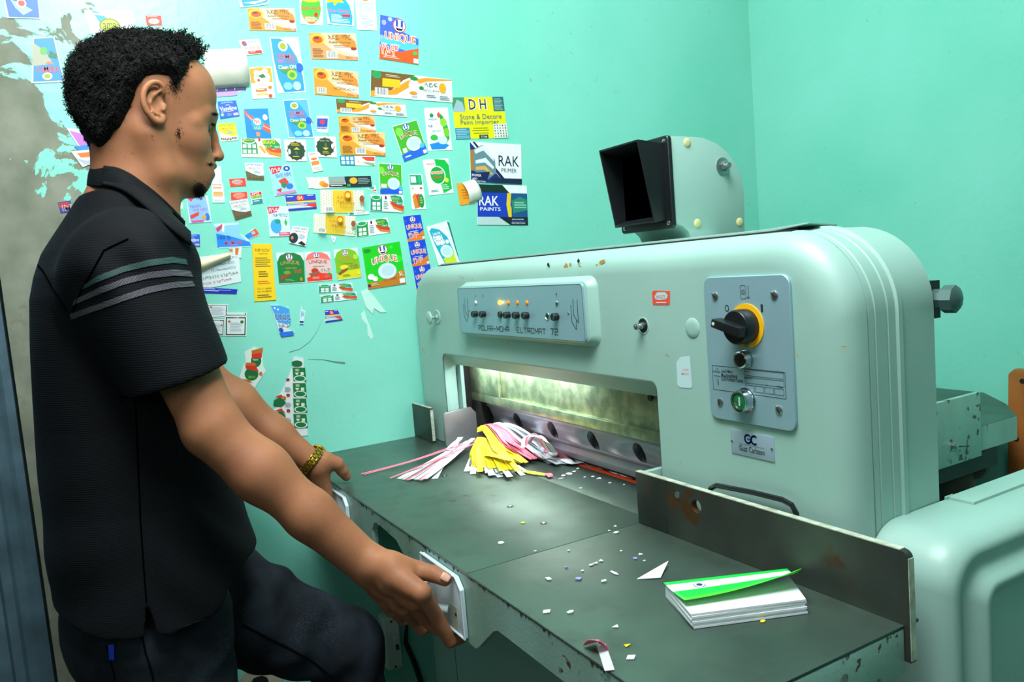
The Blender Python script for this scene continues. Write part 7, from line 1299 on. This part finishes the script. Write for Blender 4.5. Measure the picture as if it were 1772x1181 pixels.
sv = sv+nr*sgn*np.array([fold(p) for p in sv])[:, None]
shirt = npmesh('shirt', sv, sq, shirtm, PR); shirt['label'] = 'dark navy short-sleeved collared shirt with fine ribs'
sb = BVHTree.FromPolygons(sv.tolist(), sq.tolist())
# collar
def band(name, top, low, m_, thick=.0022, nseg=40):
    def crv(pts, n):
        P_ = np.array(pts); tt = np.linspace(0, len(P_)-1, n); out = []
        for t_ in tt:
            i = min(int(t_), len(P_)-2); f_ = t_-i; a, b_, c, d_ = P_[max(i-1, 0)], P_[i], P_[i+1], P_[min(i+2, len(P_)-1)]
            out.append(.5*((2*b_)+(c-a)*f_+(2*a-5*b_+4*c-d_)*f_*f_+(3*b_-a-3*c+d_)*f_**3))
        return np.array(out)
    A = crv(top, nseg); Bq = crv(low, nseg); rows = []
    for k, (a, b_) in enumerate(zip(A, Bq)):
        m2 = (a+b_)/2+np.array([np.sign((a+b_)[0]/2-MX)*.005, 0, .004]); rows.append([a+np.array([-np.sign(a[0]-MX)*.004, 0, -.012]), a+np.array([0, 0, .0008]), a*.8+b_*.2+np.array([np.sign(a[0]-MX)*.003, 0, .0]), m2, b_])
    mb = MB(); w_ = len(rows[0]); mb.add([tuple(p) for r in rows for p in r], [(i*w_+j, i*w_+j+1, i*w_+w_+j+1, i*w_+w_+j) for i in range(nseg-1) for j in range(w_-1)], m_)
    o = obj(name, mb, PR, recalc=False, angle=80); md = o.modifiers.new('s', 'SOLIDIFY'); md.thickness = thick; md.offset = 0; md2 = o.modifiers.new('b', 'SUBSURF'); md2.levels = 1; md2.render_levels = 1; return o
def cp(px, py, dx): p = at(px, py, 0, MX+dx); return np.array([MX+dx, p[1], p[2]])
tp = [(156, 288, .0), (176, 286, .032), (204, 288, .054), (244, 311, .066), (288, 354, .058), (318, 394, .034)]
lw = [(150, 324, .0), (166, 325, .048), (202, 328, .080), (230, 346, .092), (276, 392, .094), (321, 426, .070)]
def mirrored(L_): R_ = [cp(*p) for p in L_]; return [np.array([2*MX-p[0], p[1], p[2]]) for p in R_[:0:-1]]+R_
band('collar', mirrored(tp), mirrored(lw), shirtm)['label'] = 'folded shirt collar'
both = BVHTree.FromPolygons(v.tolist()+sv.tolist(), q.tolist()+(sq+len(v)).tolist())
plk = [shoot(sb, x, y, .0008) for x, y in ((322, 424), (333, 450), (340, 480))]
# sleeve stripes laid on the cloth
def cloth_strip(name, top, low, m_, lab, tree=None, rows=4, cols=40, off=.0012, smooth_it=0, gap=.03):
    tree = tree or sb
    def lerp(L_, t_):
        t_ = t_*(len(L_)-1); i = min(int(t_), len(L_)-2); f_ = t_-i; return L_[i][0]*(1-f_)+L_[i+1][0]*f_, L_[i][1]*(1-f_)+L_[i+1][1]*f_
    V_ = []; ok = {}
    for i in range(cols):
        a = lerp(top, i/(cols-1)); b_ = lerp(low, i/(cols-1))
        for j in range(rows):
            f_ = j/(rows-1); r = shoot(tree, a[0]*(1-f_)+b_[0]*f_, a[1]*(1-f_)+b_[1]*f_, off)
            if r is not None: ok[(i, j)] = len(V_); V_.append(tuple(r[0]))
    for _ in range(smooth_it):
        W_ = list(V_)
        for (i, j), a in ok.items():
            nb = [V_[ok[k]] for k in ((i-1, j), (i+1, j), (i-2, j), (i+2, j)) if k in ok]
            if len(nb) == 4: W_[a] = tuple(np.array(V_[a])*.2+np.mean(nb, 0)*.8)
        V_ = W_
    F_ = [(ok[(i, j)], ok[(i+1, j)], ok[(i+1, j+1)], ok[(i, j+1)]) for i in range(cols-1) for j in range(rows-1) if all(k in ok for k in ((i, j), (i+1, j), (i+1, j+1), (i, j+1)))]
    F_ = [f for f in F_ if max((Vector(V_[f[a]])-Vector(V_[f[(a+1) % 4]])).length for a in range(4)) < gap]
    mb = MB().add(V_, F_, m_); o = obj(name, mb, PR, recalc=False); o['label'] = lab; return o
def weave(name, c1, c2):
    m_ = mat(name, c1, .7); b_ = m_.node_tree.nodes['Principled BSDF']; tc_ = nd(m_, 'ShaderNodeTexCoord'); ck = nd(m_, 'ShaderNodeTexChecker'); ck.inputs['Scale'].default_value = 620; ck.inputs[1].default_value = hexc(c1); ck.inputs[2].default_value = hexc(c2)
    lk(m_, tc_.outputs['Object'], ck.inputs[0]); lk(m_, ck.outputs[0], b_.inputs['Base Color']); return m_
teal = weave('teal_stripe_weave', '#1f4c4b', '#0c2423'); grey = weave('grey_stripe_weave', '#50505b', '#1a1b20')
c2_ = lambda L_: [(x/3.28, 260+y/3.28) for x, y in L_]
cloth_strip('sleeve_stripe', c2_([(478, 765), (560, 712), (700, 660), (850, 622), (980, 608), (1052, 620)]), c2_([(462, 795), (560, 748), (700, 694), (850, 658), (980, 641), (1062, 652)]), teal, 'teal woven sleeve stripe')
cloth_strip('sleeve_stripe', c2_([(430, 848), (560, 782), (700, 730), (850, 692), (980, 678), (1078, 688)]), c2_([(414, 882), (560, 820), (700, 766), (850, 728), (980, 714), (1092, 720)]), grey, 'upper grey woven sleeve stripe')
cloth_strip('sleeve_stripe', c2_([(400, 930), (540, 880), (700, 822), (850, 775), (980, 750), (1088, 744)]), c2_([(410, 962), (540, 914), (700, 858), (850, 812), (980, 784), (1104, 774)]), grey, 'lower grey woven sleeve stripe')
o = cloth_strip('collar_leaf', [(186, 289), (205, 291), (244, 313), (290, 357), (321, 394)], [(180, 326), (202, 329), (232, 347), (277, 391), (322, 427)], shirtm, 'folded collar leaf running down to its point', both, 6, 40, .0045, 10, .09)
md = o.modifiers.new('s', 'SOLIDIFY'); md.thickness = .004; md.offset = -1
# seams
seamm = mat('seam_shadow_thread', '#010202', .95, spec=0.)
def seam(name, pts, r, m_, tree, lab=None, off=.0002):
    P_ = []
    for (xa, ya), (xb, yb2) in zip(pts, pts[1:]):
        for k in range(8):
            t_ = k/8; s_ = shoot(tree, xa+(xb-xa)*t_, ya+(yb2-ya)*t_, off)
            if s_ is not None: P_.append(s_[0])
    P_ = [p for i, p in enumerate(P_) if i == 0 or (p-P_[i-1]).length < .03]
    if len(P_) > 2: o = obj(name, MB().tube(P_, r, m_, 6), PR); o['label'] = lab or name; return o
seam('armhole_seam', [(222, 414), (200, 424), (180, 434), (160, 470), (140, 505), (124, 545)], .0013, seamm, sb, 'dark armhole seam')
seam('side_seam', [(234, 690), (238, 780), (243, 900), (250, 1000), (254, 1050)], .0011, seamm, sb, 'dark side seam')
seam('yoke_seam', [(60, 452), (75, 470), (95, 505), (120, 545)], .0009, seamm, sb, 'dark yoke seam')
# --- trousers
Jf = Field((-.66, -.80, .04), (-.20, -.17, .93), .0036)
Jf.ell((MX, -.642, .86), (.150, .108, .11), .04); Jf.ell((MX, -.655, .79), (.150, .108, .10), .04)
RH = np.array([-.348, -.633, .80]); RK = np.array([-.342, -.615, .47]); RA = np.array([-.335, -.665, .10])
LH = np.array([-.500, -.620, .80]); LK = np.array([-.505, -.318, .606]); LA = np.array([-.505, -.300, .235])
Jf.chain([RH, RK, RA], [.104, .072, .056], .03); Jf.chain([LH, LK, LA], [.100, .066, .052], .03)
Jf.cone(LH+np.array([0, .07, .0]), LK+np.array([0, -.01, .005]), .086, .062, .02)
jv, jq = Jf.mesh(); jv = relax(jv, jq, 2, .5)
me_tmp = bpy.data.meshes.new('tmp'); me_tmp.from_pydata(jv.tolist(), [], jq.tolist()); me_tmp.update(); nr = np.zeros(len(jv)*3); me_tmp.vertices.foreach_get('normal', nr); nr = nr.reshape(-1, 3); bpy.data.meshes.remove(me_tmp)
jv = jv+nr*np.array([.0030*mnoise.noise(Vector((p[0]*16, p[1]*30, p[2]*30)))+.0035*math.sin(p[1]*40-p[2]*70+4*mnoise.noise(Vector(p)*7))*max(0, 1-abs(p[1]+.42)/.18) for p in jv])[:, None]
jeans = npmesh('trousers', jv, jq, jeanm, PR); jeans['label'] = 'dark washed denim trousers'
jb = BVHTree.FromPolygons(jv.tolist(), jq.tolist())
thread = mat('denim_seam', '#05080a', .95, spec=.05)
seam('thigh_seam', [(418, 1081), (455, 1100), (500, 1122), (545, 1148), (580, 1178)], .0018, thread, jb, 'double-stitched inner seam of the raised leg')
seam('pocket_seam', [(184, 1118), (190, 1140), (196, 1160), (200, 1180)], .0014, thread, jb, 'back pocket edge')
seam('leg_side_seam', [(246, 1100), (252, 1130), (262, 1160), (266, 1180)], .0014, thread, jb, 'outer side seam')
o = cloth_strip('pocket_tag', [(189, 1116), (199, 1115)], [(191, 1141), (200, 1141)], mat('blue_tag', '#1638c8', .5), 'small bright blue pocket tag', jb, 3, 4, .003)
# --- shoes
shm = mat('black_shoe_leather', '#141414', .4)
def shoe(x, y, z):
    S = Field((x-.07, y-.13, z-.005), (x+.07, y+.22, z+.15), .004)
    S.cone((x, y-.05, z+.035), (x, y+.12, z+.028), .034, .034, .03); S.cone((x, y-.04, z+.04), (x, y-.03, z+.10), .036, .040, .03); S.cone((x, y, z+.05), (x, y+.06, z+.04), .036, .034, .03)
    Zs = S.lo[2]+np.arange(S.n[2])*S.h; S.d = np.maximum(S.d, (z+.002-Zs)[None, None, :].astype(np.float32)); v_, q_ = S.mesh(); return npmesh('shoe', v_, q_, shm, PR)
shoe(-.335, -.665, 0.); shoe(-.505, -.290, .150)
# --- gold watch on the far wrist
gold = mat('gold_metal', '#c9a53c', .25, .9)
WA = Vector(WL)+(Vector(EL)-Vector(WL)).normalized()*.010; axw = (Vector(WL)-Vector(EL)).normalized(); ua = Vector((1, 0, 0)); ua = (ua-axw*ua.dot(axw)).normalized(); ub = axw.cross(ua)
WT = bpy.data.objects.new('wrist_watch', None)
mb = MB(); Rw = .0262
ring = lambda r, o_: [WA+axw*o_+(ua*math.cos(2*math.pi*k/28)+ub*math.sin(2*math.pi*k/28))*r for k in range(28)]
mb.loft([ring(Rw, -.0078), ring(Rw+.0012, -.0075), ring(Rw+.0012, .0075), ring(Rw, .0078)], mat('gold_dark_gap', '#5a4414', .5, .7), cap0=False, cap1=False); wt = obj('wrist_watch', mb, PR); wt['label'] = 'gold link wrist watch'
for k in range(20):
    a = 2*math.pi*k/20
    for o_, w_, da in ((-.0058, .0038, .0), (0, .0066, .16), (.0058, .0038, 0.)):
        aa_ = a+da; rad = ua*math.cos(aa_)+ub*math.sin(aa_); tn = -ua*math.sin(aa_)+ub*math.cos(aa_); c = WA+axw*o_+rad*(Rw+.0018)
        vs = [c+axw*(sx_*w_/2)+tn*(sy_*.0034)+rad*(sz_*.0013) for sz_ in (-1, 1) for sy_ in (-1, 1) for sx_ in (-1, 1)]
        mb = MB().add(vs, [(0, 1, 3, 2), (4, 6, 7, 5), (0, 4, 5, 1), (2, 3, 7, 6), (0, 2, 6, 4), (1, 5, 7, 3)], gold); obj('watch_link', mb, wt, bevel=.0005)
up_ = Vector((-.55, .25, .8)); up_ = (up_-axw*up_.dot(axw)).normalized()
mb = MB().disc_stack(WA+up_*(Rw+.002), up_, [(0, .0145), (.004, .0145), (.0055, .0128), (.0055, .0001)], gold, 30); obj('watch_case', mb, wt)
mb = MB().disc_stack(WA+up_*(Rw+.0076), up_, [(0, .0122), (.0006, .0120), (.0007, .0001)], mat('watch_glass', '#1a1c18', .1), 24); obj('watch_dial', mb, wt)
